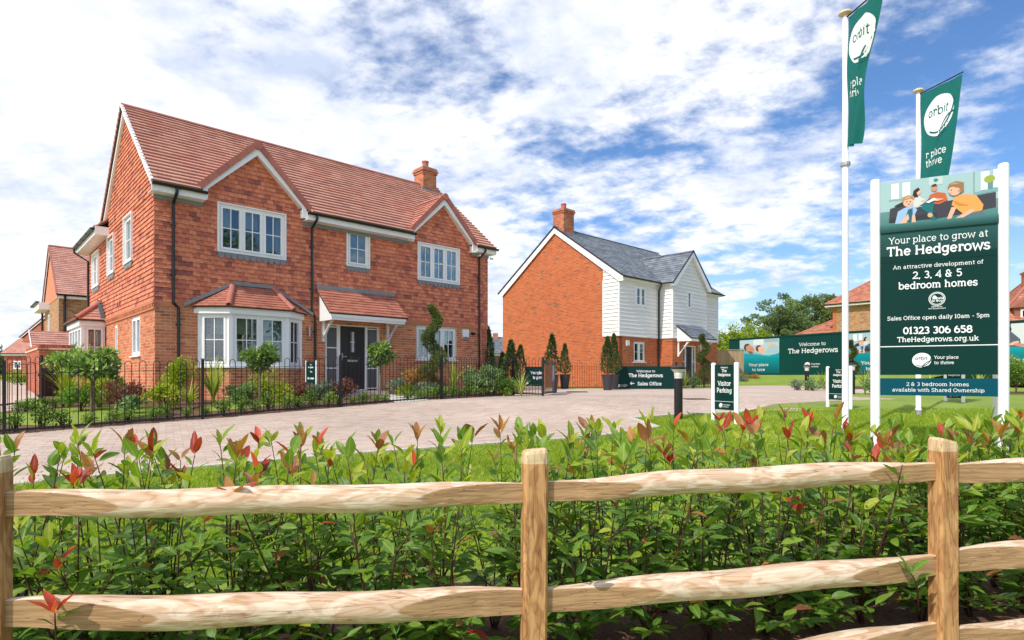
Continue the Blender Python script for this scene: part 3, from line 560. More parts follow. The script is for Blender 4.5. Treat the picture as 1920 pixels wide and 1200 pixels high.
FAMILY = [('r', 0, 1, 0, 1, (160, 190, 194)), ('g', 0, 1, 0, .42, (60, 116, 118), (96, 140, 142)), ('p', [(0, .3), (.25, .36), (1, .46), (1, .3)], (120, 134, 140)),
 ('r', .10, .17, .66, .96, (226, 230, 234)), ('r', .20, .27, .66, .96, (220, 226, 232)), ('r', .08, .29, .62, .645, (134, 164, 170)), ('r', .43, .55, .84, 1, (186, 202, 204)), ('e', .49, .93, .02, .035, 0, (40, 140, 140)),
 ('r', .80, .81, .62, 1, (124, 160, 166)), ('r', .86, .93, .64, .98, (228, 234, 236)), ('r', .96, 1, .66, 1, (222, 230, 234)), ('p', [(.8, .56), (1, .6), (1, .66), (.8, .61)], (118, 166, 172)),
 ('e', .93, .83, .045, .07, 10, (150, 170, 70)), ('r', .915, .955, .64, .76, (100, 140, 150)),
 ('p', [(.08, .2), (.09, .47), (.18, .52), (.56, .5), (.98, .58), (.98, .3), (.5, .2)], (62, 62, 72)), ('p', [(.13, .52), (.22, .6), (.24, .52), (.16, .47)], (44, 46, 56)), ('p', [(.09, .2), (.5, .22), (.5, .3), (.09, .28)], (50, 50, 60)),
 # mother
 ('p', [(.29, .44), (.28, .62), (.34, .67), (.40, .58), (.42, .46)], (206, 206, 208)), ('e', .335, .745, .028, .06, 0, SK), ('p', [(.285, .64), (.30, .78), (.34, .83), (.355, .78), (.325, .73), (.34, .64)], (52, 36, 34)),
 ('p', [(.34, .46), (.45, .60), (.47, .52), (.40, .46)], (18, 112, 122)), ('e', .385, .56, .022, .02, 0, SK),
 # father
 ('p', [(.41, .5), (.44, .66), (.50, .70), (.57, .66), (.59, .52), (.52, .46)], (196, 98, 56)), ('e', .475, .775, .026, .06, 0, SKD), ('p', [(.45, .8), (.46, .85), (.49, .86), (.503, .8), (.49, .81)], (70, 46, 36)),
 ('p', [(.36, .42), (.43, .59), (.48, .58), (.46, .3), (.5, .16), (.46, .13), (.43, .3)], (20, 106, 114)), ('e', .44, .27, .022, .045, 20, (214, 168, 130)), ('e', .49, .14, .03, .025, 0, (40, 44, 52)),
 # small boy
 ('p', [(.13, .12), (.16, .4), (.22, .46), (.29, .5), (.33, .4), (.28, .18), (.22, .08)], (152, 184, 224)), ('p', [(.21, .16), (.25, .42), (.29, .44), (.29, .2), (.27, .1)], (34, 98, 112)), ('e', .25, .56, .045, .085, 0, SK), ('p', [(.195, .58), (.20, .67), (.25, .70), (.30, .67), (.305, .6), (.27, .64), (.22, .62), (.21, .54)], (178, 140, 92)),
 ('p', [(.19, .2), (.25, .34), (.26, .24), (.21, .12)], SK), ('p', [(.17, .14), (.28, .09), (.32, .12), (.31, .3), (.285, .3), (.28, .15), (.18, .2)], SK),
 # older boy
 ('p', [(.54, .06), (.57, .18), (.72, .24), (.86, .26), (.9, .14), (.8, .04), (.62, .01)], (84, 112, 124)), ('p', [(.62, .42), (.64, .56), (.72, .6), (.82, .56), (.88, .36), (.87, .26), (.72, .22)], (228, 158, 84)), ('p', [(.57, .1), (.62, .38), (.66, .36), (.61, .12), (.58, .04)], SK), ('p', [(.6, .1), (.77, .3), (.81, .3), (.79, .24), (.64, .08)], SK),
 ('e', .645, .69, .052, .1, 0, SK), ('p', [(.585, .74), (.60, .82), (.66, .86), (.72, .82), (.72, .66), (.69, .62), (.685, .72), (.63, .76)], (150, 112, 76)), ('e', .683, .67, .012, .025, 0, SKD), ('e', .617, .70, .006, .010, 0, (60, 40, 34)), ('e', .612, .645, .010, .006, 0, (190, 96, 90)), ('p', [(.60, .80), (.64, .83), (.70, .82), (.66, .80)], (186, 150, 108)), ('p', [(.63, .50), (.68, .40), (.76, .38), (.72, .42)], (206, 136, 64)), ('e', .238, .575, .005, .009, 0, (60, 40, 34)), ('e', .268, .57, .005, .009, 0, (60, 40, 34)), ('e', .255, .525, .010, .006, 0, (190, 96, 90)), ('p', [(.21, .62), (.25, .67), (.28, .66), (.24, .63)], (206, 172, 124)), ('p', [(.44, .55), (.50, .52), (.56, .55), (.5, .57)], (224, 176, 150)), ('p', [(.40, .52), (.47, .59), (.50, .56), (.43, .5)], (230, 232, 234))]
SLEEP = [('r', 0, 1, 0, 1, (178, 200, 204)), ('r', .36, .62, .84, 1, (214, 224, 226)), ('r', .64, .98, .9, 1, (150, 176, 182)), ('p', [(0, .78), (.2, .68), (.5, .60), (1, .6), (1, .3), (0, .3)], (112, 178, 190)),
 ('p', [(.5, .66), (.7, .82), (.9, .86), (1, .78), (1, .55), (.6, .55)], (176, 200, 204)), ('e', .21, .77, .10, .12, -20, (84, 72, 68)), ('p', [(.17, .80), (.26, .86), (.36, .78), (.40, .68), (.36, .60), (.26, .58), (.18, .64)], SKD), ('p', [(.20, .66), (.30, .56), (.36, .60), (.30, .66)], (110, 92, 84)), ('e', .50, .73, .08, .10, -20, (104, 70, 54)), ('p', [(.48, .76), (.56, .80), (.64, .72), (.66, .64), (.60, .57), (.50, .60)], SK), ('e', .31, .72, .012, .006, 0, (90, 60, 50)), ('e', .60, .68, .012, .006, 0, (120, 80, 70)), ('p', [(.66, .60), (.74, .74), (.86, .84), (.97, .78), (1, .56)], (160, 190, 198)), ('p', [(.70, .84), (.80, .88), (.90, .84), (.86, .80), (.76, .80)], SK),
 ('g', 0, 1, 0, .5, (0, 84, 92), (0, 150, 160)), ('p', [(0, .5), (.15, .6), (.5, .55), (.75, .5), (1, .58), (1, .48), (0, .45)], (20, 150, 164))]
GROWR = [('r', 0, 1, 0, 1, (206, 214, 214)), ('r', 0, .2, .55, 1, (90, 110, 120)), ('e', .12, .86, .09, .09, 0, (70, 48, 40)), ('p', [(0, .3), (.02, .7), (.2, .8), (.34, .6), (.36, .3)], (86, 96, 110)), ('e', .25, .5, .08, .04, 20, SK), ('p', [(.42, .3), (.46, .6), (.6, .66), (.8, .6), (.84, .3)], (170, 196, 224)), ('e', .6, .78, .12, .13, 0, SK), ('p', [(.46, .82), (.5, .92), (.62, .95), (.74, .9), (.72, .8), (.6, .88)], (96, 62, 42)),
 ('e', .34, .45, .1, .04, -10, SKD), ('g', 0, 1, 0, .4, (0, 92, 100), (0, 156, 164))]

# ------------------------------------------------------------------ foliage
def leafmesh(name, P_, size, mat, parent=None, seed=1, aspect=.5, up=.3, fold=.25, stuff=False, out=None, jit=.35, tint=None):
    """P_ (n,3) points; one folded four-cornered leaf at each. out: preferred outward directions"""
    rs = np.random.RandomState(seed); n = len(P_); P_ = np.asarray(P_, float)
    d = rs.normal(size=(n, 3)); d /= np.linalg.norm(d, axis=1)[:, None]
    if out is not None: d = d+np.asarray(out)*1.1
    d[:, 2] += up; d /= np.linalg.norm(d, axis=1)[:, None]+1e-9
    q = rs.normal(size=(n, 3)); s_ = np.cross(d, q); s_ /= np.linalg.norm(s_, axis=1)[:, None]+1e-9; nn_ = np.cross(s_, d)
    sz = size*(1+jit*rs.uniform(-1, 1, n))[:, None]
    v0 = P_; v1 = P_+d*sz*.45+s_*sz*aspect*.5+nn_*sz*fold*.4; v2 = P_+d*sz; v3 = P_+d*sz*.45-s_*sz*aspect*.5+nn_*sz*fold*.4
    V = np.stack([v0, v1, v2, v3], 1).reshape(-1, 3)
    me = bpy.data.meshes.new(name); me.vertices.add(4*n); me.vertices.foreach_set('co', V.ravel())
    ix = np.arange(n)[:, None]*4; T = np.concatenate([ix, ix+1, ix+2, ix, ix+2, ix+3], 1).reshape(-1)
    me.loops.add(6*n); me.loops.foreach_set('vertex_index', T.astype(np.int32)); me.polygons.add(2*n); me.polygons.foreach_set('loop_start', np.arange(0, 6*n, 3, dtype=np.int32)); me.polygons.foreach_set('loop_total', np.full(2*n, 3, dtype=np.int32))
    a = me.attributes.new('rnd', 'FLOAT', 'FACE'); r_ = rs.uniform(0, 1, n)
    if tint is not None: r_ = np.clip(tint+rs.normal(0, .16, n), 0.001, .999)
    # keep the random pick inside one object's own range
    a.data.foreach_set('value', np.repeat(r_, 2).astype(np.float32)); me.update(calc_edges=True)
    me.materials.append(mat); o = bpy.data.objects.new(name, me); link(o, parent)
    if stuff: o['kind'] = 'stuff'
    return o
def blob(rs, n, c, r, shell=.55):
    d = rs.normal(size=(n, 3)); d /= np.linalg.norm(d, axis=1)[:, None]
    k = shell+(1-shell)*rs.uniform(0, 1, n); return np.array(c)+d*np.array(r)*k[:, None], d
def crown(rs, n, c, r, clumps=24, csz=.34, squash=.8, flatbottom=0.0):
    """points in uneven clumps through a crown"""
    d = rs.normal(size=(clumps, 3)); d /= np.linalg.norm(d, axis=1)[:, None]; rad = rs.uniform(.25, .95, clumps)[:, None]
    cc = np.array(c)+d*np.array(r)*rad; out = []; dirs = []; w_ = rs.uniform(.5, 1.4, clumps); tint = rs.uniform(.15, .8, clumps); tt = []
    for i in range(clumps):
        m_ = max(3, int(n*w_[i]/w_.sum())); p_, q = blob(rs, m_, cc[i], np.array(r)*csz*rs.uniform(.7, 1.3)*np.array([1, 1, squash]), .3); out.append(p_); dirs.append(q); tt.append(np.full(m_, tint[i]))
    return np.concatenate(out), np.concatenate(dirs), cc, np.concatenate(tt)
def trunkmesh(name, base, top, r0, r1, parent, mat, limbs=(), seed=0):
    mb = MB(); rs = random.Random(seed); b_, t_ = Vector(base), Vector(top); k = 6
    mb.tube([b_.lerp(t_, i/k)+Vector((rs.uniform(-1, 1), rs.uniform(-1, 1), 0))*r0*.3*(0 < i < k) for i in range(k+1)], [r0+(r1-r0)*i/k for i in range(k+1)], 9)
    for lm in limbs:
        e_ = Vector(lm); s0 = b_.lerp(t_, rs.uniform(.55, .95)); md = s0.lerp(e_, .5)+Vector((0, 0, -.06*(e_-s0).length)); mb.tube([s0, md, e_], [r1*.8, r1*.55, r1*.2], 6)
    return mb.build(name, mat, parent, smooth=True)
def lollipop(px, py, h, cr, label, group=None, leaf='bay_leaf', n=1100, name='standard_tree', world=None, tr=.028, sz=.085):
    x, y = world or gp(px, py); z = G(y); t_ = thing(name, label, 'tree', (x, y, z), group=group); rs = np.random.RandomState(int(x*100) % 999+5)
    P_, d, cc, tt = crown(rs, n, (0, 0, h-cr*.85), (cr*.78, cr*.78, cr*.62), 22, .42)
    leafmesh('crown', P_, sz, M[leaf], t_, 3, .45, .1, out=d, tint=tt)
    trunkmesh('trunk', (0, 0, -.1), (0, 0, h-cr*.9), tr, tr*.7, t_, M['bark'], [tuple(c_) for c_ in cc[:7]]); return t_
def cone_topiary(x, y, h, r, label, potted=True, ph=.62, group=None):
    z = G(y); t_ = thing('conifer_shrub', label, 'shrub', (x, y, z+(ph if potted else 0)), group=group); rs = np.random.RandomState(int(x*77+y*13) % 997)
    n = int(2600*h*r/.5); k = rs.uniform(0, 1, n)**.8; a = rs.uniform(0, 6.283, n); wob = 1+.22*np.sin(a*3+k*9)+.15*np.sin(a*5-k*17)
    rr = r*(1-k)**.75*(.15+.85*np.clip(k*9, 0, 1))*wob*rs.uniform(.7, 1.08, n); P_ = np.stack([rr*np.cos(a), rr*np.sin(a), k*h], 1); d = np.stack([np.cos(a), np.sin(a), np.full(n, .8)], 1)
    leafmesh('foliage', P_, .075, M['conifer_leaf'], t_, 4, .4, .5, out=d, tint=np.clip(.35+.3*np.sin(a*4+k*20), 0, 1)); mb = MB(); mb.tube([(0, 0, -.05), (0, 0, h*.85)], [.02, .008], 6); mb.build('trunk', M['barkdark'], t_)
    return t_
def planter(x, y, label, h=.62, r=.23, mat='pot', group=None):
    t_ = thing('plant_pot', label, 'plant pot', (x, y, G(y)), group=group); mb = MB(); mb.lathe([(r*.68, 0), (r*.99, h*.97), (r*1.04, h*.97), (r*1.04, h), (r*.93, h), (r*.9, h-.06), (.01, h-.06)], 24); mb.build('pot', M[mat], t_, smooth=False)
    mb = MB(); mb.lathe([(.01, h-.058), (r*.9, h-.05), (.01, h-.03)], 16); mb.build('soil', M['mulch'], t_); return t_
def spiral(x, y, h, label, r=.34, name='spiral_topiary', turns=3.2, lower=.3, ph=0):
    z = G(y)+ph; t_ = thing(name, label, 'topiary', (x, y, z)); rs = np.random.RandomState(11); n = 9500
    k = rs.uniform(0, 1, n); a = k*turns*6.283+1.2; cen = r*.50*(1-k*.62); tube = r*(.66-.44*k)
    d = rs.normal(size=(n, 3)); d /= np.linalg.norm(d, axis=1)[:, None]; P_ = np.stack([cen*np.cos(a), cen*np.sin(a), .25+k*(h-.3)], 1)+d*tube[:, None]*rs.uniform(.6, 1, n)[:, None]*np.array([1, 1, .62])
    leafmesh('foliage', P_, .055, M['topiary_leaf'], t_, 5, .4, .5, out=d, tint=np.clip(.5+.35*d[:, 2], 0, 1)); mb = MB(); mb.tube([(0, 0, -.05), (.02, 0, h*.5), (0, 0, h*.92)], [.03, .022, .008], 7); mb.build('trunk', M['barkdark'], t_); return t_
def shrub(x, y, r, h, leaf, label, n=500, sz=.06, name='shrub', group=None, asp=.5, z=None, cat='shrub'):
    t_ = thing(name, label, cat, (x, y, G(y) if z is None else z), group=group); rs = np.random.RandomState(int(abs(x)*131+y*17) % 9973)
    P_, d, cc, tt = crown(rs, n, (0, 0, h*.5), (r*.8, r*.8, h*.42), 14, .42, 1.0); P_[:, 2] = np.maximum(P_[:, 2], .01)
    leafmesh('foliage', P_, sz, M[leaf], t_, 6, asp, .5, out=d, tint=tt); mb = MB()
    for c_ in cc[:6]: mb.tube([(0, 0, -.03), (c_[0]*.5, c_[1]*.5, c_[2]*.6), tuple(c_)], [.012, .008, .004], 5)
    mb.build('stem', M['barkdark'], t_); return t_
def strap(x, y, h, label, n=60, leaf='strap_leaf', w_=.035, z=None, lean=.7):
    t_ = thing('strap_leaf_plant', label, 'plant', (x, y, G(y) if z is None else z)); rs = random.Random(int(abs(x)*91+y)); mb = MB()
    for i in range(n):
        a = rs.uniform(0, 6.283); ln = h*rs.uniform(.65, 1.15); sp = rs.uniform(.1, lean); ww = w_*rs.uniform(.7, 1.2); pts = []; px_, pz = 0, 0; an = math.pi/2-sp*.3
        for k in range(6): pts.append((px_, pz)); px_ += math.cos(an)*ln/5; pz += math.sin(an)*ln/5; an -= sp*rs.uniform(.25, .5)
        s_ = Vector((-math.sin(a), math.cos(a), 0)); rr = rs.random()
        for k in range(5):
            w0 = ww*(1-(k/5)**2)*.5; w1 = ww*(1-((k+1)/5)**2)*.5; A_ = Vector((math.cos(a)*pts[k][0], math.sin(a)*pts[k][0], pts[k][1])); B_ = Vector((math.cos(a)*pts[k+1][0], math.sin(a)*pts[k+1][0], pts[k+1][1]))
            mb.face([A_-s_*w0, A_+s_*w0, B_+s_*w1, B_-s_*w1], 0, rr)
    mb.build('strap_leaves', M[leaf], t_, smooth=True); return t_
def bigtree(name, x, y, z, h, r, leaf, label, n=9000, sz=.28, clumps=60, tr=.2, csz=.24, squash=.7, bark='barkdark', group=None, low=.35, cz=None):
    t_ = thing(name, label, 'tree', (x, y, z), group=group); rs = np.random.RandomState(int(abs(x)*37+y*3) % 9973); rz_ = (h*(1-low))/2
    P_, d, cc, tt = crown(rs, n, (0, 0, h-rz_*1.0), (r, r, rz_), clumps, csz, squash)
    leafmesh('crown', P_, sz, M[leaf], t_, 7, .5, .2, out=d, tint=tt); trunkmesh('trunk', (0, 0, -.2), (0, 0, h*.8), tr, tr*.35, t_, M[bark], [tuple(c_) for c_ in cc[:22]], 3); return t_
# ------------------------------------------------------------------ ground, paving, beds
far = [(-500, -30), (500, -30), (500, 600), (-500, 600)]
sheet('lawn', far, 0, M['lawn'])
def PX(*pts): return [gp(*p) for p in pts]
road_edge = PX((180, 895), (640, 854), (970, 830), (1100, 822), (1232, 802), (1182, 785), (1260, 779), (1386, 774), (1420, 767), (1458, 758), (1547, 753), (1690, 749), (1600, 744.5), (1560, 740), (1640, 737))
x0, y0 = road_edge[0]; x1, y1 = road_edge[1]; k = -1.6; ext = (x0-(x1-x0)*1.8, y0-(y1-y0)*1.8)
road_far = [(22, 34), (22, 42)] + PX((1640, 724.5), (1500, 724)) + PX((1440, 722.5), (1367, 722.5), (1345, 723), (1270, 729.5), (1146, 729), (1040, 728.5))
drive = PX((1036, 722), (945, 722), (925, 728), (960, 741.5))
fenceline = PX((1018, 743.5), (962, 742), (828, 749.5), (638, 764.5), (380, 787), (8, 816))
fl = fenceline; ext2 = (fl[-1][0]-6, fl[-1][1]-4.2)
road = [ext]+road_edge+road_far+drive+fl[1:]+[ext2, (ext2[0]-3, ext2[1]-3)]
sheet('road', road, .004, M['pavefar'])
# garden ground behind the bow-top fence, kept inside the fence
HX, HY, HA = -670/1098*14, 14.0, math.atan2(.6861, .7275)
def hw(x, y): c_, s_ = math.cos(HA), math.sin(HA); return (HX+x*c_-y*s_, HY+x*s_+y*c_)
off = .03
bed = [fl[1], fl[2], fl[3], fl[4], fl[5], ext2, hw(-3.2, 3.0), hw(-1.2, 9.0), hw(.2, 9.0), hw(.2, .2), hw(10.4, .2), hw(13.2, 0.9), fl[1]]
bed = bed[:-1]
sheet('garden_bed', bed, .008, M['mulch'])
lawnA = PX((8, 797), (120, 800), (255, 784), (300, 776), (300, 766), (240, 758), (150, 764), (0, 778), (-60, 790))
lawnB = PX((395, 772), (470, 766), (560, 755), (640, 752), (600, 747), (500, 750), (380, 763))
sheet('front_lawn', lawnA, .013, M['lawn']); sheet('front_lawn', lawnB, .013, M['lawn'])
sheet('entrance_path', PX((700, 738), (745, 737), (806, 751), (742, 757)), .018, M['slab'])
drv2 = PX((-200, 792), (-40, 780), (50, 766), (78, 760), (74, 750), (38, 712), (18, 711), (-120, 716), (-420, 740))
sheet('driveway', drv2, .012, M['pavefar'])
sheet('path', PX((1420, 770.5), (1480, 765), (1572, 768.5), (1480, 771.5)), .005, M['pavefar'])
ISL = PX((1488, 729), (1540, 722.5), (1700, 721.5), (1790, 727), (1640, 733), (1560, 733))
sheet('planting_bed', ISL, .010, M['mulch'])
sheet('hedge_bed', [(-8, 1.9), (9, 3.4), (9, 4.35), (-8, 2.95)], .010, M['mulch'])
# ground rising to the hoarding
HB0 = gp(1367, 722.5)
HOARD = [(15.6, 41.5), (21.0, 34.0)]      # the hoarding's foot in plan (left end, right end)
hd = Vector((21.0-15.6, 34.0-41.5)).normalized(); HOARD[1] = (15.6+hd.x*19, 41.5+hd.y*19)

def slab_block(mb, x, y, ux, uy, w_, l_, h0, r_):
    vx, vy = -uy, ux; P_ = []
    for dx, dy in ((0, 0), (w_, 0), (w_, l_), (0, l_)):
        X, Y = x+ux*dx+vx*dy, y+uy*dx+vy*dy; P_.append((X, Y, G(Y)))
    top = [(a, b, c+h0) for a, b, c in P_]; mb.hexa([(a, b, c-.02) for a, b, c in P_]+top, 0, r_, None, (0,))
# block pavers: running bond along the fence direction
ux, uy = Vector((road_edge[1][0]-road_edge[0][0], road_edge[1][1]-road_edge[0][1])).normalized()
vx, vy = -uy, ux; ox, oy = road_edge[0]
mb = MB(); cand = []; PW, PL = .2, .1
bigroad = road
for j in range(-6, 150):
    for i in range(-60, 110):
        a = i*PW+(j % 2)*PW/2; b_ = j*PL; cxp, cyp = ox+ux*(a+PW/2)+vx*(b_+PL/2), oy+uy*(a+PW/2)+vy*(b_+PL/2)
        if cyp > 17.5 or cyp < 3 or abs(cxp) > cyp*.95+.6: continue
        if not inside(bigroad, cxp, cyp): continue
        cand.append((cxp, cyp, a, b_))
cand.sort(key=lambda q: q[0]**2+q[1]**2)
root_road = bpy.data.objects['road']; proto = None; rr_ = random.Random(5)
ang = math.atan2(uy, ux)
for n_, (cxp, cyp, a, b_) in enumerate(cand):
    h_ = .012+rr_.uniform(-.0015, .0015)
    if n_ < LIMIT:
        if proto is None:
            m2 = MB(); g_ = .005; e_ = .006; w2, l2 = PW/2-g_/2, PL/2-g_/2
            m2.hexa([(-w2, -l2, -.03), (w2, -l2, -.03), (w2, l2, -.03), (-w2, l2, -.03), (-w2, -l2, -e_*.6), (w2, -l2, -e_*.6), (w2, l2, -e_*.6), (-w2, l2, -e_*.6)], skip=(0, 1))
            m2.hexa([(-w2, -l2, -e_*.6), (w2, -l2, -e_*.6), (w2, l2, -e_*.6), (-w2, l2, -e_*.6), (-w2+e_, -l2+e_, 0), (w2-e_, -l2+e_, 0), (w2-e_, l2-e_, 0), (-w2+e_, l2-e_, 0)], skip=(0,))
            proto = m2.build('paver', M['pave'], root_road); o = proto
        else: o = proto.copy(); link(o, root_road)
        sl_ = (G(cyp+.05)-G(cyp-.05))/.1
        o.location = (cxp, cyp, G(cyp)+h_); o.rotation_euler = (math.atan(sl_)*math.cos(ang), -math.atan(sl_)*math.sin(ang), ang)
    else:
        slab_block(mb, ox+ux*(a+.0025)+vx*(b_+.0025), oy+uy*(a+.0025)+vy*(b_+.0025), ux, uy, PW-.005, PL-.005, h_, rr_.random())
mb.build('paving_blocks', M['pave'], root_road, stuff=True)
def kerb(name, pts, w_=.1, h_=.03, seg=.9):
    par = None; rt = bpy.data.objects.new(name, None); C.objects.link(rt); rt['kind'] = 'structure'; k_ = 0
    for (a, b_), (c_, d_) in zip(pts, pts[1:]):
        v = Vector((c_-a, d_-b_)); n_ = max(1, round(v.length/seg)); u = v.normalized(); nn_ = Vector((-u.y, u.x))*w_/2
        for i in range(n_):
            s0 = Vector((a, b_))+v*(i/n_)+u*.004; s1 = Vector((a, b_))+v*((i+1)/n_)-u*.004; m_ = MB()
            q = [s0-nn_, s1-nn_, s1+nn_, s0+nn_]; m_.hexa([(p.x, p.y, G(p.y)-.08) for p in q]+[(p.x, p.y, G(p.y)+h_) for p in q], r=rr_.random()); m_.build('kerb_stone', M['kerb'], rt)
kerb('kerb', [ext]+road_edge[:5]); kerb('kerb', road_edge[4:9]); 
kerb('kerb', PX((1488, 729), (1560, 733), (1640, 733)), .1, .06)

# ------------------------------------------------------------------ building helpers
def polyrange(poly):
    def f(b):
        xs = []
        for i in range(len(poly)):
            (x1, y1), (x2, y2) = poly[i], poly[(i+1) % len(poly)]
            if (y1 > b) != (y2 > b): xs.append(x1+(x2-x1)*(b-y1)/(y2-y1))
        return (min(xs), max(xs)) if len(xs) > 1 and max(xs)-min(xs) > .02 else None
    return f
def face_frame(P_):
    """frame of a planar roof face: first two points are its eave, left to right as seen from outside"""
    P_ = [Vector(p) for p in P_]; u = (P_[1]-P_[0]).normalized(); w_ = P_[2]-P_[0]; v = (w_-u*w_.dot(u)).normalized(); F = Fr(P_[0], u, v)
    return F, [((p-F.o).dot(F.u), (p-F.o).dot(F.v)) for p in P_]
def roofface(lay, P_, deck=None, holes=(), th=.05):
    F, pl = face_frame(P_); top = max(b for a, b in pl); rg = polyrange(pl); pcs = []; k = 0; b = 0
    while b < top-.03:
        t_ = min(b+lay.gauge, top); h_ = holes(F, b+lay.gauge/2) if callable(holes) else holes
        pcs += [(p[0], p[1], b, t_) for p in courses(0, 1, 1, lay.wid, lambda z, b=b, t_=t_: rg((b+t_)/2), [(h[0], h[1], -1, 2) for h in h_], 0, seed=k)] if k % 2 == 0 else [(p[0], p[1], b, t_) for p in courses(0, 1, 1, lay.wid, lambda z, b=b, t_=t_: (lambda q: (q[0]+lay.wid/2, q[1]+lay.wid/2) if q else None)(rg((b+t_)/2)), [(h[0]+lay.wid/2, h[1]+lay.wid/2, -1, 2) for h in h_], 0)]
        if k % 2:
            n_ = len([1 for p in pcs if p[2] == b]); pcs = [p if p[2] != b else (p[0]-lay.wid/2, p[1]-lay.wid/2, p[2], p[3]) for p in pcs]
        b += lay.gauge; k += 1
    lay.add(F, pcs, None)
    if deck is not None: deck.prism([F.p(a, b_, -.004) for a, b_ in pl], -F.n*th)
    return F, pl
def alongpieces(name, mat, parent, p0, p1, seg, prof, group=None, up=(0, 0, 1), jit=0, gap=.006):
    """a run of alike pieces along a line; prof = list of (sideways, up) points"""
    p0, p1 = Vector(p0), Vector(p1); d = p1-p0; n = max(1, round(d.length/seg)); u = d.normalized(); s_ = u.cross(Vector(up)).normalized(); v = s_.cross(u); L_ = d.length/n
    mb = MB(); mb.prism([(0, a, b) for a, b in prof], (L_-gap, 0, 0)); o0 = None
    for i in range(n):
        if o0 is None: o0 = mb.build(name, mat, parent); o = o0
        else: o = o0.copy(); link(o, parent)
        m_ = Matrix((u, s_, v)).transposed().to_4x4(); m_.translation = p0+u*L_*i+v*rr_.uniform(-jit, jit); o.matrix_basis = m_
def halfround(r, t_=.012, n=7, squash=1): 
    o = [(r*math.cos(math.pi*i/(n-1)), r*squash*math.sin(math.pi*i/(n-1))) for i in range(n)]; i_ = [((r-t_)*math.cos(math.pi*i/(n-1)), (r-t_)*squash*math.sin(math.pi*i/(n-1))) for i in range(n-1, -1, -1)]; return o+i_
def window(parent, F, a0, a1, b0, b1, lights=(1, 1, 1), bars=(1, 1), rec=.07, sill=True, curtain=None, top=None, glass='glass', room=True, back=None):
    """recessed casement window: frame > sashes, panes, glazing bars, sill"""
    mb = MB(); fw = .05; c1 = -rec; c0 = -rec-.07
    for q in ((a0, a1, b0, b0+fw), (a0, a1, b1-fw, b1), (a0, a0+fw, b0+fw, b1-fw), (a1-fw, a1, b0+fw, b1-fw)): mb.fbox(F, *q, c0, c1)
    tot = sum(lights); W_ = a1-a0-2*fw; x = a0+fw; edges = [x]
    for l_ in lights: x += W_*l_/tot; edges.append(x)
    for e_ in edges[1:-1]: mb.fbox(F, e_-.022, e_+.022, b0+fw, b1-fw, c0, c1)
    wn = mb.build('window', M['white'], parent)
    for i in range(len(lights)):
        s0 = edges[i]+(.022 if i else 0)+.003; s1 = edges[i+1]-(.022 if i < len(lights)-1 else 0)-.003; t0, t1 = b0+fw+.003, b1-fw-.003; sw = .05
        m_ = MB()
        for q in ((s0, s1, t0, t0+sw), (s0, s1, t1-sw, t1), (s0, s0+sw, t0+sw, t1-sw), (s1-sw, s1, t0+sw, t1-sw)): m_.fbox(F, *q, c0+.01, c1+.018)
        m_.build('sash', M['white'], wn)
        m_ = MB(); m_.fbox(F, s0+sw-.004, s1-sw+.004, t0+sw-.004, t1-sw+.004, c1-.03, c1-.022); m_.build('pane', M[glass], wn)
        if bars:
            nx, ny = bars; m_ = MB(); ia, ib, ja, jb = s0+sw, s1-sw, t0+sw, t1-sw
            for k in range(1, nx+1): xx = ia+(ib-ia)*k/(nx+1); m_.fbox(F, xx-.011, xx+.011, ja, jb, c1-.02, c1-.004)
            for k in range(1, ny+1): yy = ja+(jb-ja)*k/(ny+1); m_.fbox(F, ia, ib, yy-.011, yy+.011, c1-.021, c1-.005)
            m_.build('glazing_bar', M['white'], wn)
    if sill: m_ = MB(); m_.fbox(F, a0-.06, a1+.06, b0-.035, b0-.002, c0, .05); m_.build('sill', M['white'], wn)
    if curtain:
        for (u0, u1, v0, v1, mm) in curtain:
            m_ = MB(); n_ = max(6, int((u1-u0)*(a1-a0)/.05)); A0, A1 = a0+(a1-a0)*u0, a0+(a1-a0)*u1; B0, B1 = b0+(b1-b0)*v0, b0+(b1-b0)*v1
            if mm == 'blind':
                for k in range(4): m_.fbox(F, A0, A1, B1-(B1-B0)*(k+1)/4, B1-(B1-B0)*k/4-.004, c0-.14-.012*k, c0-.125-.012*k)
                m_.build('blind', M['curtain'], wn)
            else:
                for k in range(n_):
                    p = lambda q: c0-.14+.025*math.sin(q*2.1)
                    x_0, x_1 = A0+(A1-A0)*k/n_, A0+(A1-A0)*(k+1)/n_; m_.face([F.p(x_0, B0, p(k)), F.p(x_1, B0, p(k+1)), F.p(x_1, B1, p(k+1)), F.p(x_0, B1, p(k))])
                m_.build('curtain', M[mm], wn)
    return wn
def downpipe(parent, pts, r=.036, name='downpipe', brackets=()):
    mb = MB(); mb.tube(pts, r, 8)
    for b_ in brackets: mb.box(b_[0]-.055, b_[0]+.055, b_[1]-.01, b_[1]+.05, b_[2]-.018, b_[2]+.018)
    return mb.build(name, M['black'], parent)
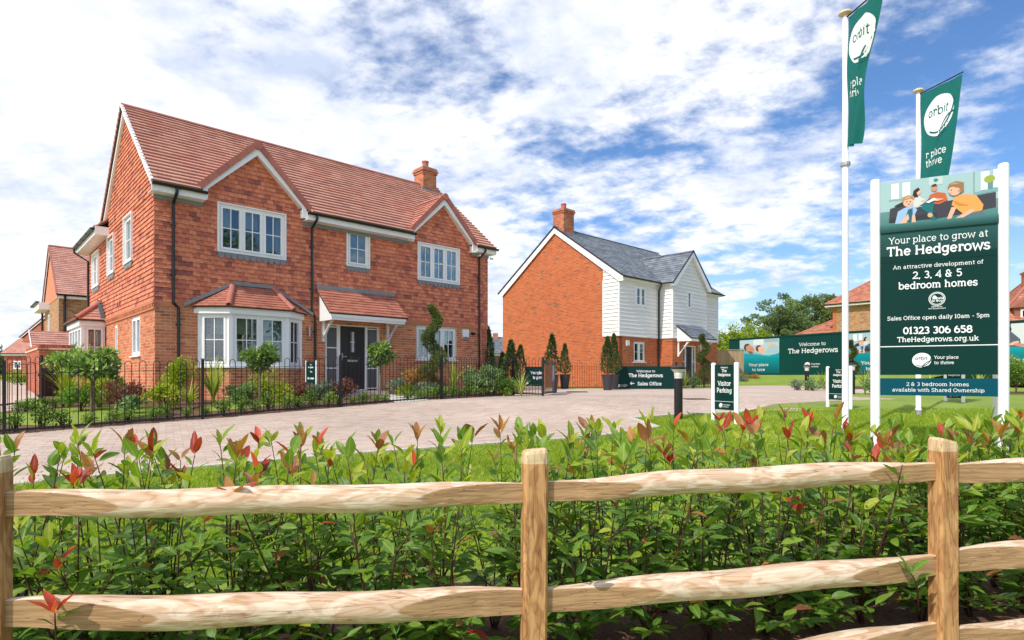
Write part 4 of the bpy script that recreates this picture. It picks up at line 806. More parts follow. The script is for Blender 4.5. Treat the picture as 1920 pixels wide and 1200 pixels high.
def gutter(parent, p0, p1, out, r=.06, name='gutter'):
    p0, p1 = Vector(p0), Vector(p1); d = p1-p0; mb = MB(); o_ = Vector(out); prof = [(r*math.cos(math.pi+math.pi*i/7), r*math.sin(math.pi+math.pi*i/7)) for i in range(8)]+[((r-.008)*math.cos(2*math.pi-math.pi*i/7), (r-.008)*math.sin(2*math.pi-math.pi*i/7)) for i in range(8)]
    mb.prism([p0+o_*a+Vector((0, 0, b_)) for a, b_ in prof], d, caps=True)
    n_ = max(2, int(d.length/.9))
    for i in range(n_+1):
        q = p0+d*(i/n_)*.999; u = d.normalized(); P8 = [q+o_*a+Vector((0, 0, b_)) for a, b_ in [((r+.008)*math.cos(math.pi+math.pi*k_/6), (r+.008)*math.sin(math.pi+math.pi*k_/6)) for k_ in range(7)]]; mb.prism(P8, u*.03)
    for e_ in (p0, p1): mb.prism([e_+o_*(r*math.cos(math.pi+math.pi*k_/7))+Vector((0, 0, r*math.sin(math.pi+math.pi*k_/7))) for k_ in range(8)], d.normalized()*.004)
    return mb.build(name, M['black'], parent)
def scallop(parent, F, a0, a1, b, n=9, drop=.19):
    """lead apron with a scalloped lower edge under a window"""
    mb = MB(); w_ = (a1-a0)/n; mb.fbox(F, a0-.04, a1+.04, b-.06, b, .0, .04)
    for i in range(n):
        pts = [F.p(a0+w_*i, b-.06, .042)]+[F.p(a0+w_*(i+.5)-w_*.5*math.cos(math.pi*k/6), b-.06-(drop-.06)*math.sin(math.pi*k/6), .046) for k in range(7)]+[F.p(a0+w_*(i+1), b-.06, .042)]
        mb.prism(pts, F.n*.004)
    return mb.build('lead_apron', M['lead'], parent)
Z = (0, 0, 1)
# ------------------------------------------------------------------ the red house
HZ = .75
house = thing('brick_house', 'large two-storey house with red tile-hung upper walls, red roof and two small front gables', 'house', (HX, HY, HZ), HA)
HM = Matrix.Translation((HX, HY, HZ)) @ Matrix.Rotation(HA, 4, 'Z')
FW, SD, EZ, TB = 10.5, 9.5, 5.10, 2.56       # front width, side depth, soffit, bottom of tile hanging
RIDGE, HALF, OV, RE = 8.25, 3.2, .35, 5.30   # ridge height, half depth, eave overhang, roof edge height
SLP = (RIDGE-RE)/(HALF+OV)
FF = Fr((0, 0, 0), (1, 0, 0), Z); FS = Fr((0, SD, 0), (0, -1, 0), Z)
sa = lambda y: SD-y
GB = [(2.33, 6.84, 1.45, .98), (8.45, 6.76, 1.45, .98)]   # small gables: centre, ridge height, half width, slope
wf_up = [(1.42, 3.12, 3.95, 5.16), (4.99, 5.70, 4.04, 5.08), (7.51, 9.18, 3.91, 5.10)]
wf_dn = [(1.25, 3.3, .98, 2.3), (4.32, 6.1, .28, 2.28), (7.46, 9.1, 1.27, 2.37)]
ws_up = [(sa(3.31), sa(2.32), 3.86, 5.11), (sa(5.80), sa(4.85), 3.86, 4.99), (sa(8.72), sa(7.45), 3.77, 4.9)]
ws_dn = [(sa(2.61), sa(1.57), 1.27, 2.31), (sa(4.95), sa(4.55), 1.29, 2.26), (sa(9.05), sa(6.6), .98, 2.3)]
mb = MB()
wallshell(mb, FF, .012, FW, -.35, TB, wf_dn, c=-.009); wallshell(mb, FS, 0, SD-.013, -.35, TB, ws_dn, c=-.009)
wallshell(mb, Fr((FW, 0, 0), (0, 1, 0), Z), 0, 6.4, -.35, EZ, [], c=0, m=1); wallshell(mb, Fr((FW, 6.4, 0), (-1, 0, 0), Z), 0, 6, -.35, EZ, [], c=0, m=1); wallshell(mb, Fr((4.5, 6.4, 0), (0, 1, 0), Z), 0, 3.1, -.35, EZ, [], c=0, m=1); wallshell(mb, Fr((4.5, 9.5, 0), (-1, 0, 0), Z), 0, 4.5, -.35, EZ, [], c=0, m=1)
mb.build('wall', [M['mortar'], M['far_red_brick']], house)
mb = MB()
wallshell(mb, FF, -.01, FW+.01, TB, EZ+.1, wf_up, c=.004, th=.25); wallshell(mb, FS, 0, SD+.01, TB, EZ+.1, ws_up, c=.004)
for gx, gz, gw, gs in GB: mb.prism([FF.p(gx-gw, EZ+.1, .004), FF.p(gx+gw, EZ+.1, .004), FF.p(gx, EZ+.1+gw*gs, .004)], (0, .2, 0))
mb.prism([(-.004, 0, EZ+.1), (-.004, 6.4, EZ+.1), (-.004, HALF, RIDGE-.25)], (.2, 0, 0)); mb.prism([(FW-.2, 0, EZ+.1), (FW-.2, 6.4, EZ+.1), (FW-.2, HALF, RIDGE-.25)], (.2, 0, 0))
mb.build('upper_wall', M['tilehang'], house)
mb = MB(); mb.box(.26, FW-.26, .3, 6.1, TB-.1, TB+.05); mb.box(.26, 4.2, 6.1, 9.2, TB-.1, TB+.05); mb.box(.26, FW-.26, .3, 6.1, -.1, .05); mb.box(.26, FW-.26, 2.6, 2.7, 0, 5.1); mb.box(2.9, 3.0, .3, 6, TB, 5.1); mb.build('room', M['interior'], house)
# bricks
lay = Laying('brick', M['brick'], house, .225, .075, .014, -.012, -.002, -.002, 'brickwork', jit=.002, lift=.5); lay.parent_mw = HM
lay.add(FF, courses(-.30, TB-.14, .075, .225, lambda b: (0, FW), wf_dn), None); lay.add(FS, courses(-.30, TB-.215, .075, .225, lambda b: (0, SD), ws_dn), None); lay.finish()
# corbel courses under the tile hanging (dentils on the side)
mb = MB(); mb.fbox(FF, -.03, FW+.03, TB-.14, TB-.012, -.02, .035); mb.fbox(FS, 0, SD+.03, TB-.215, TB-.15, -.02, .03); mb.fbox(FS, 0, SD+.06, TB-.085, TB-.012, -.02, .05)
mb.build('brick_corbel', M['brick'], house)
mb = MB(); x = .06
while x < SD-.05: mb.fbox(FS, x, x+.075, TB-.149, TB-.086, -.02, .045, r=rr_.random()); x += .15
mb.build('dentil_course', M['brick'], house)
# hung tiles
lay = Laying('hung_tile', M['tilehang'], house, .165, .114, .004, 0.0, .034, .012, 'tile_hanging', jit=.003); lay.parent_mw = HM
def frng(b):
    if b < EZ+.02: return (-.02, FW+.02)
    return None
lay.add(FF, courses(TB-.02, EZ+.01, .114, .165, frng, wf_up), None)
nb = TB-.02+.114*math.ceil((EZ+.02-TB)/.114)
for gx, gz, gw, gs in GB: lay.add(FF, courses(nb, gz-.25, .114, .165, lambda b, gx=gx, gw=gw, gs=gs, gz=gz: (gx-(gz-.22-b)/gs, gx+(gz-.22-b)/gs) if gz-.22-b > .05 else None, wf_up), None)
lay.add(FS, courses(TB-.02, EZ+.01, .114, .165, lambda b: (0, SD+.03), ws_up), None)
lay.add(FS, courses(nb, RIDGE-.35, .114, .165, lambda b: (sa(HALF+(RIDGE-.15-b)/SLP), min(SD+.02, sa(HALF-(RIDGE-.15-b)/SLP))) if RIDGE-.2 > b else None, ws_up), None); lay.finish()
# main roof
deck = MB(); lay = Laying('roof_tile', M['rooftile'], house, .30, .20, .006, 0.0, .052, .010, 'roof_tiling', jit=.002); lay.parent_mw = HM
XL, XR = -.14, FW+.14
def gh(F, b):
    P_ = F.p(0, b, 0); hs = []
    for gx, gz, gw, gs in GB:
        hw_ = (gz-.10-P_.z)/gs
        if hw_ > .05: hs.append((gx-hw_-XL, gx+hw_-XL))
    return hs
roofface(lay, [(XL, -OV, RE), (XR, -OV, RE), (XR, HALF, RIDGE), (XL, HALF, RIDGE)], None, gh)
# deck with the gable openings left out: strips
for k in range(26):
    t0, t1 = k/26, (k+1)/26; za, zb = RE+(RIDGE-RE)*t0, RE+(RIDGE-RE)*t1; ya, yb = -OV+(HALF+OV)*t0, -OV+(HALF+OV)*t1; xs = [XL+.03]
    for gx, gz, gw, gs in GB:
        hw_ = (gz-.12-za)/gs
        if hw_ > .03: xs += [gx-hw_, gx+hw_]
    xs.append(XR-.03)
    for a, b_ in zip(xs[::2], xs[1::2]): deck.hexa([(a, ya, za-.07), (b_, ya, za-.07), (b_, yb, zb-.07), (a, yb, zb-.07), (a, ya, za-.01), (b_, ya, za-.01), (b_, yb, zb-.01), (a, yb, zb-.01)])
roofface(lay, [(XR, 2*HALF+OV, RE), (XL, 2*HALF+OV, RE), (XL, HALF, RIDGE), (XR, HALF, RIDGE)], deck)
# rear wing: its eave runs along the left side
WY0, WY1 = 5.75, 9.75; WR = RE+.02+2.0*SLP
roofface(lay, [(-.38, WY1, RE), (-.38, WY0, RE), (2.0, WY0, RE+2.38*SLP), (2.0, WY1, RE+2.38*SLP)], deck)
roofface(lay, [(4.4, WY0, RE), (4.4, WY1, RE), (2.0, WY1, RE+2.38*SLP), (2.0, WY0, RE+2.38*SLP)], deck)
deck.prism([(.1, 9.5, EZ), (4.4, 9.5, EZ), (2.0, 9.5, RE+2.38*SLP-.1)], (0, -.1, 0))
for gx, gz, gw, gs in GB:
    yb = (gz-RE)/SLP-OV+.35; ft = gz-gw*gs
    roofface(lay, [(gx-gw, yb, ft), (gx-gw, -.2, ft), (gx, -.2, gz), (gx, yb, gz)], deck); roofface(lay, [(gx+gw, -.2, ft), (gx+gw, yb, ft), (gx, yb, gz), (gx, -.2, gz)], deck)
lay.finish(); deck.build('roof', M['barkdark'], house)
hr = halfround(.10, .014, 8, .8)
alongpieces('ridge_tile', M['ridge'], house, (XL, HALF, RIDGE-.02), (XR, HALF, RIDGE-.02), .42, hr)
for gx, gz, gw, gs in GB: alongpieces('ridge_tile', M['ridge'], house, (gx, -.24, gz-.02), (gx, (gz-RE)/SLP-OV+.05, gz-.02), .42, hr)
# gable barge boards, verge caps, boxed ends
cs = math.cos(math.atan(.98)); 
for gx, gz, gw, gs in GB:
    for sgn in (-1, 1):
        mb = MB(); ft = gz-gw*gs; e = sgn
        P_ = [(gx, -.20, gz-.04), (gx+e*gw, -.20, ft-.04), (gx+e*gw, -.20, ft-.20), (gx+e*(gw-.01), -.20, ft-.28), (gx+e*(gw-.24), -.20, ft-.28), (gx+e*(gw-.24), -.20, ft+.0), (gx, -.20, gz-.28)]
        mb.prism(P_, (0, .03, 0)); mb.prism([(gx+e*(gw-.23), -.17, ft-.27), (gx+e*(gw-.01), -.17, ft-.27), (gx+e*(gw-.01), -.17, ft-.1), (gx+e*(gw-.23), -.17, ft-.05)], (0, .17, 0))
        mb.prism([(gx, -.17, gz-.24), (gx+e*(gw-.24), -.17, ft-.01), (gx+e*(gw-.24), -.17, ft+.01), (gx, -.17, gz-.21)], (0, .17, 0))
        mb.build('bargeboard', M['white'], house)
        alongpieces('verge_cap', M['ridge'], house, (gx+e*(gw+.03), -.215, ft-.03), (gx+e*.06, -.215, gz-.0), .33, [(-.035, -.10), (.035, -.10), (.035, .05), (-.035, .05)] if 1 else [], up=(0, -1, 0) if 0 else (e*.0, 0, 1), jit=.004)
    mb = MB(); mb.tube([(gx, -.27, gz-.02), (gx, -.18, gz-.02)], .115, 12); mb.build('ridge_end_cap', M['ridge'], house)
# fascias, soffits, gutters
cuts = [XL, GB[0][0]-1.45+.16, GB[0][0]+1.45-.16, GB[1][0]-1.45+.16, GB[1][0]+1.45-.16, XR]
for a, b_ in zip(cuts[::2], cuts[1::2]): fas = MB(); fas.box(a, b_, -OV+.0, -OV+.025, EZ-.02, RE-.02); fas.build('fascia', M['white'], house); fas = MB(); fas.box(a, b_, -OV+.025, .02, EZ-.02, EZ+.0); fas.build('soffit', M['white'], house)
fas = MB(); fas.box(-.38, -.355, WY0, WY1, EZ-.02, RE-.02); fas.build('fascia', M['white'], house); fas = MB(); fas.box(-.355, .02, WY0, WY1, EZ-.02, EZ); fas.build('soffit', M['white'], house)
fas = MB(); fas.box(-.38, .02, WY0-.03, WY0, EZ-.02, RE+.03); fas.build('box_end', M['white'], house)
for a, b_ in ((-.03, cuts[1]), (cuts[2], cuts[3]), (cuts[4], FW+.03)): mb = MB(); mb.box(a, b_, -.06, .0, EZ-.12, EZ-.022); mb.build('lead_flashing', M['lead'], house)
for a, b_ in zip(cuts[::2], cuts[1::2]): gutter(house, (a, -OV-.06, RE-.03), (b_-(.02 if b_ < 10 else 0), -OV-.06, RE-.03), (0, 1, 0))
gutter(house, (-.44, WY0, RE-.03), (-.44, WY1, RE-.03), (1, 0, 0))
# side gable verge: bargeboards and white clipped verge
for sgn, y1_ in ((-1, -OV), (1, 2*HALF+OV)):
    mb = MB(); P_ = [(XL+.04, HALF, RIDGE-.03), (XL+.04, y1_, RE-.03), (XL+.04, y1_, RE-.22), (XL+.04, HALF, RIDGE-.26)]
    mb.prism(P_, (.025, 0, 0)); mb.prism([(p[0]+.025, p[1], p[2]-.0) for p in (P_[3], P_[2])]+[(XL+.065, y1_, RE-.20), (XL+.065, HALF, RIDGE-.24)], (.12, 0, 0)); mb.build('bargeboard', M['white'], house)
    alongpieces('verge_clip', M['postwhite'] if sgn < 0 else M['ridge'], house, (XL+.01, y1_, RE+.01), (XL+.01, HALF, RIDGE+.01), .185, [(-.03, -.05), (.03, -.05), (.03, .035), (-.03, .035)], jit=.004, gap=.055)
downpipe(house, [(.38, -OV-.06, RE-.06), (.38, -OV-.06, RE-.18), (.38, -.07, RE-.38), (.38, -.07, TB+.02), (.38, -.07, TB-.05), (.50, -.055, TB-.16), (.50, -.055, -.2)], brackets=[(.38, -.06, z_) for z_ in (3.2, 4.4)]+[(.5, -.05, z_) for z_ in (.9, 2.0)])
downpipe(house, [(3.88, -OV-.06, RE-.06), (3.88, -OV-.06, RE-.18), (3.88, -.07, RE-.38), (3.88, -.07, TB+.02), (3.98, -.06, TB-.14), (3.98, -.055, 0)], brackets=[(3.88, -.06, z_) for z_ in (3.2, 4.4)]+[(3.98, -.05, z_) for z_ in (.9, 2.0)])
downpipe(house, [(10.08, -OV-.06, RE-.06), (10.08, -OV-.06, RE-.18), (10.08, -.07, RE-.38), (10.08, -.07, 0)], brackets=[(10.08, -.06, z_) for z_ in (1.1, 2.2, 3.2, 4.2)])
downpipe(house, [(-.44, WY1-.05, RE-.06), (-.44, WY1-.05, RE-.2), (-.07, WY1-.3, RE-.5), (-.07, WY1-.3, 0)])
# windows
window(house, FF, *wf_up[0], (1, 1, 1), (1, 1), .0, sill=False, curtain=[(.0, .22, .55, 1, 'curtain'), (.35, .62, .6, 1, 'curtain'), (.9, 1, 0, 1, 'curtain')]); scallop(house, FF, 1.40, 3.14, 3.95, 11)
window(house, FF, *wf_up[1], (1,), (1, 1), .0, sill=False, glass='glass', curtain=[(0, 1, 0, .52, 'bluecurt'), (0, 1, .5, 1, 'bluecurt')]); scallop(house, FF, 4.97, 5.72, 4.04, 6)
window(house, FF, *wf_up[2], (1, 1, 1), (1, 1), .0, sill=False, curtain=[(0, .2, 0, 1, 'bluecurt'), (.3, .6, 0, 1, 'bluecurt'), (.75, 1, 0, 1, 'bluecurt')]); scallop(house, FF, 7.49, 9.2, 3.91, 11)
window(house, FF, *wf_dn[2], (1, 1, 1), (1, 1), .06, curtain=[(0, 1, .62, 1, 'blind')])
window(house, FS, *ws_up[0], (1,), (0, 1), .0, sill=False, curtain=[(0, 1, 0, 1, 'curtain')]); window(house, FS, *ws_up[1], (1,), (0, 1), .0, sill=False, curtain=[(0, 1, 0, 1, 'curtain')]); window(house, FS, *ws_up[2], (1, 1), (0, 1), .0, sill=False, curtain=[(0, 1, 0, 1, 'curtain')])
for i, h_ in enumerate(ws_up): scallop(house, FS, h_[0], h_[1], h_[2], 6)
window(house, FS, *ws_dn[0], (1, 1), (0, 0), .03, curtain=[(0, 1, .0, 1, 'curtain')]); window(house, FS, *ws_dn[1], (1,), (0, 0), .02)
for i, h_ in enumerate(wf_up+ws_up):      # white surround proud of the tiles
    F = FF if i < 3 else FS; mb = MB()
    for q in ((h_[0]-.035, h_[0], h_[2], h_[3]), (h_[1], h_[1]+.035, h_[2], h_[3]), (h_[0]-.035, h_[1]+.035, h_[3], h_[3]+.03), (h_[0]-.035, h_[1]+.035, h_[2]-.03, h_[2])): mb.fbox(F, *q, -.05, .055 if i < 3 else .075)
    mb.build('window_surround', M['white'], house)
for y_ in (4.3, 4.0): mb = MB(); mb.fbox(FS, sa(y_)-.05, sa(y_)+.05, TB+.18, TB+.3, 0, .06); mb.build('vent', M['ridge'], house)
# chimney
ch = MB(); CX0, CX1, CY0, CY1 = 9.72, 10.34, 2.88, 3.5; ch.box(CX0, CX1, CY0, CY1, 7.2, 8.66); cb_ = ch.build('chimney', M['chimney_brick'], house)
for i, (g_, z0_, z1_) in enumerate(((.03, 8.66, 8.735), (.06, 8.737, 8.81), (.03, 8.812, 8.885))): m_ = MB(); m_.box(CX0-g_, CX1+g_, CY0-g_, CY1+g_, z0_, z1_); m_.build('corbel', M['chimney_brick'], cb_)
m_ = MB(); m_.box(CX0-.01, CX1+.01, CY0-.01, CY1+.01, 8.887, 8.92); m_.build('flaunching', M['kerb'], cb_)
m_ = MB(); m_.lathe([(.13, 8.9), (.12, 9.16), (.14, 9.17), (.14, 9.22), (.10, 9.22), (.10, 9.1)], 16, cx=(CX0+CX1)/2, cy=(CY0+CY1)/2); m_.build('chimney_pot', M['terracotta'], cb_)
m_ = MB(); m_.box(CX0-.03, CX1+.03, CY0-.12, CY0-.0, 7.6, 8.0); m_.box(CX0-.12, CX0, CY0-.1, CY1, 7.78, 8.06); m_.build('lead_flashing', M['lead'], cb_)
# front bay window
BX0, BX1, CUT, PR = .98, 3.56, .57, .5; BZ0, BZ1 = 1.0, 2.30
pts = [(BX0, 0), (BX0+CUT, -PR), (BX1-CUT, -PR), (BX1, 0)]
bay = MB(); bay.prism([(x, y, -.2) for x, y in reversed(pts)], (0, 0, BZ0-.06+.2)); bo = bay.build('bay', M['mortar'], house)
layb = Laying('brick', M['brick'], bo, .225, .075, .014, -.012, .004, .004, 'brickwork', jit=.002, lift=.5); layb.parent_mw = HM
ww = []
for (xa, ya), (xb, yb_) in zip(pts, pts[1:]):
    d = Vector((xb-xa, yb_-ya, 0)); F = Fr((xa, ya, 0), d, Z); ln = d.length
    layb.add(F, courses(-.15, BZ0-.08, .075, .225, lambda b, ln=ln: (0, ln)), None); F2 = Fr(Vector((xa, ya, 0))+F.n*.0, d, Z); ww.append((F2, ln))
layb.finish(60)
window(house, ww[0][0], .03, ww[0][1]-.05, BZ0, BZ1, (1,), (1, 1), -.01, False, curtain=[(0, 1, .62, 1, 'blind')], room=False)
window(house, ww[1][0], .04, ww[1][1]-.04, BZ0, BZ1, (1, 1), (1, 1), -.01, False, curtain=[(0, .42, .62, 1, 'blind'), (.5, 1, .62, 1, 'blind'), (.36, .48, 0, 1, 'bluecurt'), (.8, 1, 0, 1, 'bluecurt')], room=False)
window(house, ww[2][0], .05, ww[2][1]-.03, BZ0, BZ1, (1,), (1, 1), -.01, False, curtain=[(0, 1, .62, 1, 'blind')], room=False)
mb = MB()
for (x, y), k_ in zip(pts, range(4)): mb.box(x-.045, x+.045, y-.035 if 0 < k_ < 3 else -.035, y+.05, BZ0, BZ1)
def off(pts_, d, ex=None):
    cxm = (pts_[0][0]+pts_[-1][0])/2; q = [(pts_[0][0]-d*1.3, 0), (pts_[1][0]-d*.5, pts_[1][1]-d), (pts_[2][0]+d*.5, pts_[2][1]-d), (pts_[3][0]+d*1.3, 0)]; return q
mb.prism([(x, y, BZ0-.055) for x, y in reversed(off(pts, .08))], (0, 0, .053)); mb.build('bay_frame', M['white'], bo)
mb = MB(); mb.prism([(x, y, BZ1) for x, y in reversed(off(pts, .10))], (0, 0, .17)); mb.build('bay_fascia', M['white'], bo)
o4 = off(pts, .19); ez = BZ1+.175; tz = 3.13; T0, T1 = (1.78, 0, tz), (2.76, 0, tz); E_ = [(x, y, ez) for x, y in o4]
dk = MB(); lyr = Laying('small_roof_tile', M['orangetile'], bo, .165, .1, .004, 0, .022, .008, 'roof_tiling', jit=.002); lyr.parent_mw = HM
roofface(lyr, [E_[0], E_[1], T0], dk, th=.03); roofface(lyr, [E_[1], E_[2], T1, T0], dk, th=.03); roofface(lyr, [E_[2], E_[3], T1], dk, th=.03); lyr.finish(80); dk.build('roof_deck', M['barkdark'], bo)
alongpieces('hip_tile', M['ridge'], bo, Vector(E_[1])+Vector((0, 0, .02)), Vector(T0)+Vector((0, 0, .02)), .4, halfround(.075, .012)); alongpieces('hip_tile', M['ridge'], bo, Vector(E_[2])+Vector((0, 0, .02)), Vector(T1)+Vector((0, 0, .02)), .4, halfround(.075, .012))
mb = MB(); mb.box(T0[0]-.05, T1[0]+.05, -.10, -.03, tz-.04, tz+.05); mb.prism([(E_[0][0]-.12, -.10, ez-.03), (T0[0], -.10, tz-.03), (T0[0], -.10, tz+.06), (E_[0][0]-.12, -.10, ez+.06)], (0, .07, 0)); mb.prism([(T1[0], -.10, tz-.03), (E_[3][0]+.1, -.10, ez-.03), (E_[3][0]+.1, -.10, ez+.05), (T1[0], -.10, tz+.05)], (0, .07, 0)); mb.build('lead_flashing', M['lead'], bo)
# side box bay
SY0, SY1, SP = 6.45, 9.2, .62; P4 = [(0, SY1), (-SP, SY1), (-SP, SY0), (0, SY0)]
mb = MB(); mb.prism([(x, y, -.3) for x, y in P4], (0, 0, BZ0+.25)); so = mb.build('side_bay', M['far_red_brick'], house)
mb = MB(); mb.prism([(x*1.12, y+(.06 if y > 8 else -.06), BZ1) for x, y in P4], (0, 0, .2)); mb.prism([(x*1.1, y+(.05 if y > 8 else -.05), BZ0-.05) for x, y in P4], (0, 0, .05))
mb.box(-SP-.02, -SP+.07, SY0-.02, SY0+.07, BZ0, BZ1); mb.box(-SP-.02, -SP+.07, SY1-.07, SY1+.02, BZ0, BZ1); mb.build('bay_frame', M['white'], so)
window(house, Fr((-SP, SY0, 0), (1, 0, 0), Z), .06, SP-.02, BZ0, BZ1, (1,), (1, 1), 0, False, curtain=[(0, 1, .6, 1, 'blind')]); window(house, Fr((-SP, SY1, 0), (0, -1, 0), Z), .06, SY1-SY0-.06, BZ0, BZ1, (1, 1, 1, 1), (1, 1), 0, False, curtain=[(0, 1, .6, 1, 'blind')])
dk = MB(); lyr = Laying('small_roof_tile', M['rooftile'], so, .29, .15, .004, 0, .03, .01, 'roof_tiling'); lyr.parent_mw = HM; ov = .16; e0 = BZ1+.2; t_ = 3.15
A_ = (-SP-ov, SY1+ov, e0); B_ = (-SP-ov, SY0-ov, e0); C0 = (0, SY0-ov, e0); D0 = (0, SY1+ov, e0); R0, R1 = (0, SY0+.62, t_), (0, SY1-.62, t_)
roofface(lyr, [A_, B_, R0, R1], dk); roofface(lyr, [B_, C0, R0], dk); roofface(lyr, [D0, A_, R1], dk); lyr.finish(0); dk.build('roof_deck', M['barkdark'], so)
alongpieces('hip_tile', M['ridge'], so, Vector(B_)+Vector((0, 0, .02)), Vector(R0)+Vector((0, 0, .02)), .3, halfround(.08, .012)); mb = MB(); mb.box(-.06, .0, R0[1]-.05, R1[1]+.05, t_-.03, t_+.06); mb.box(-.10, -.04, SY0-.1, SY0+.12, e0+.05, e0+.09); mb.build('lead_flashing', M['lead'], so)
for k_ in range(5): m_ = MB(); yy = SY0-ov+.02+(.62+ov)*k_/5; m_.box(-.16, -.04, yy, yy+.14, e0+.02+(t_-e0)*k_/5, e0+.07+(t_-e0)*(k_+.8)/5); m_.build('lead_soaker', M['lead'], so)
# canopy over the door
CA0, CA1, CYF = 4.02, 6.56, -.85; cz0, cz1 = 2.46, 3.26
mb = MB(); mb.box(CA0+.1, CA1-.1, CYF+.04, 0, cz0-.06, cz0-.04); co = mb.build('canopy', M['white'], house)
mb = MB(); mb.box(CA0+.08, CA1-.08, CYF+.02, CYF+.045, cz0-.16, cz0-.01); mb.box(CA0+.06, CA1-.06, CYF-.01, CYF+.018, cz0-.09, cz0+.02)
for xx in (CA0+.08, CA1-.105): mb.prism([(xx, CYF+.05, cz0-.16), (xx, -.02, cz0-.16), (xx, -.02, cz1-.06), (xx, CYF+.05, cz0-.0)], (.025, 0, 0))
mb.build('canopy_fascia', M['white'], co)
dk = MB(); lyr = Laying('small_roof_tile', M['orangetile'], co, .21, .13, .004, 0, .026, .008, 'roof_tiling', jit=.002); lyr.parent_mw = HM; roofface(lyr, [(CA0, CYF-.04, cz0+.03), (CA1, CYF-.04, cz0+.03), (CA1, -.02, cz1), (CA0, -.02, cz1)], dk, th=.04); lyr.finish(110); dk.build('roof_deck', M['barkdark'], co)
mb = MB(); mb.box(CA0-.02, CA1+.02, -.10, -.03, cz1-.03, cz1+.08); mb.build('lead_flashing', M['lead'], co)
for xx in (CA0+.17, CA1-.24):
    mb = MB(); mb.box(xx, xx+.07, -.08, 0, 1.72, cz0-.06); mb.box(xx, xx+.07, CYF+.1, -.08, cz0-.14, cz0-.06); mb.prism([(xx, -.08, 1.80), (xx, -.08, 1.90), (xx, CYF+.2, cz0-.14), (xx, CYF+.3, cz0-.14)], (.07, 0, 0)); mb.build('canopy_bracket', M['white'], co)
# door set
wd = wf_dn[1]; mb = MB(); c0, c1 = -.14, -.05
for q in ((wd[0], wd[1], wd[3]-.06, wd[3]), (wd[0], wd[0]+.06, wd[2], wd[3]-.06), (wd[1]-.06, wd[1], wd[2], wd[3]-.06), (4.70, 4.80, wd[2], wd[3]-.06), (5.62, 5.70, wd[2], wd[3]-.06), (4.80, 5.62, wd[2], wd[2]+.05)): mb.fbox(FF, *q, c0, c1)
for a, b_ in ((wd[0]+.06, 4.70), (5.70, wd[1]-.06)):
    for z_ in (.34, .95, 1.55, 2.16): mb.fbox(FF, a, b_, z_, z_+.03, c0+.01, c1-.01)
df = mb.build('door_frame', M['white'], house)
for a, b_ in ((wd[0]+.06, 4.70), (5.70, wd[1]-.06)): m_ = MB(); m_.fbox(FF, a, b_, wd[2], wd[3]-.06, -.10, -.09); m_.build('side_light', M['obscure'], df)
mb = MB(); mb.fbox(FF, 4.81, 5.61, wd[2]+.05, wd[3]-.07, -.12, -.075)
for q in ((5.10, 5.32, 1.42, 1.45), (5.10, 5.32, 2.06, 2.09), (5.10, 5.13, 1.45, 2.06), (5.29, 5.32, 1.45, 2.06)): mb.fbox(FF, *q, -.076, -.06)
dr = mb.build('front_door', M['door'], house)
m_ = MB(); m_.fbox(FF, 5.13, 5.29, 1.45, 2.06, -.076, -.071); m_.build('pane', M['obscure'], dr); m_ = MB(); m_.fbox(FF, 5.19, 5.21, 1.45, 2.06, -.072, -.064); m_.fbox(FF, 5.23, 5.25, 1.45, 2.06, -.072, -.064); m_.fbox(FF, 5.13, 5.29, 1.74, 1.76, -.072, -.064); m_.build('glazing_bar', M['white'], dr)
m_ = MB(); m_.fbox(FF, 5.05, 5.37, 1.16, 1.22, -.076, -.06); m_.build('letter_plate', M['metal'], dr); m_ = MB(); m_.fbox(FF, 4.86, 4.89, 1.2, 1.42, -.076, -.06); m_.fbox(FF, 4.86, 5.0, 1.3, 1.325, -.06, -.03); m_.build('handle', M['metal'], dr)
m_ = MB(); m_.fbox(FF, 4.2, 6.2, -.1, wd[2], -.3, .35); m_.build('doorstep', M['slab'], house)
def alarm(F, a, b, par, s=1):
    m_ = MB(); P_ = [(-.13, .14), (-.10, .17), (.10, .17), (.13, .14), (.11, -.08), (0, -.15), (-.11, -.08)]; m_.prism([F.p(a+x*s, b+z_*s, 0.0) for x, z_ in reversed(P_)][::-1], F.n*.07); o = m_.build('alarm_box', M['alarm'], par)
    m_ = MB(); P_ = [(-.10, -.07), (.10, -.07), (.0, -.142)]; m_.prism([F.p(a+x*s, b+z_*s, .072) for x, z_ in P_], F.n*.006); m_.build('lens', M['alarmteal'], o)
alarm(FF, 9.47, 2.17, house, 1.1)
m_ = MB(); m_.fbox(FF, 9.77, 9.86, 2.18, 2.27, 0, .05); m_.tube([FF.p(9.82, 2.22, .05), FF.p(9.82, 2.22, .13)], .045, 10); m_.build('flue', M['black'], house)
m_ = MB(); m_.fbox(FF, 3.78, 3.83, 1.85, 2.15, 0, .05); m_.tube([FF.p(3.80, 1.85, .08), FF.p(3.80, 2.13, .08)], .03, 10); m_.build('wall_light', M['metal'], house)
m_ = MB(); m_.tube([(10.0, -.1, EZ-.1), (10.0, -.22, EZ-.1)], .035, 8); m_.tube([(10.55, -.1, EZ-.12), (10.62, -.2, EZ-.15)], .035, 8); m_.build('camera_housing', M['white'], house)
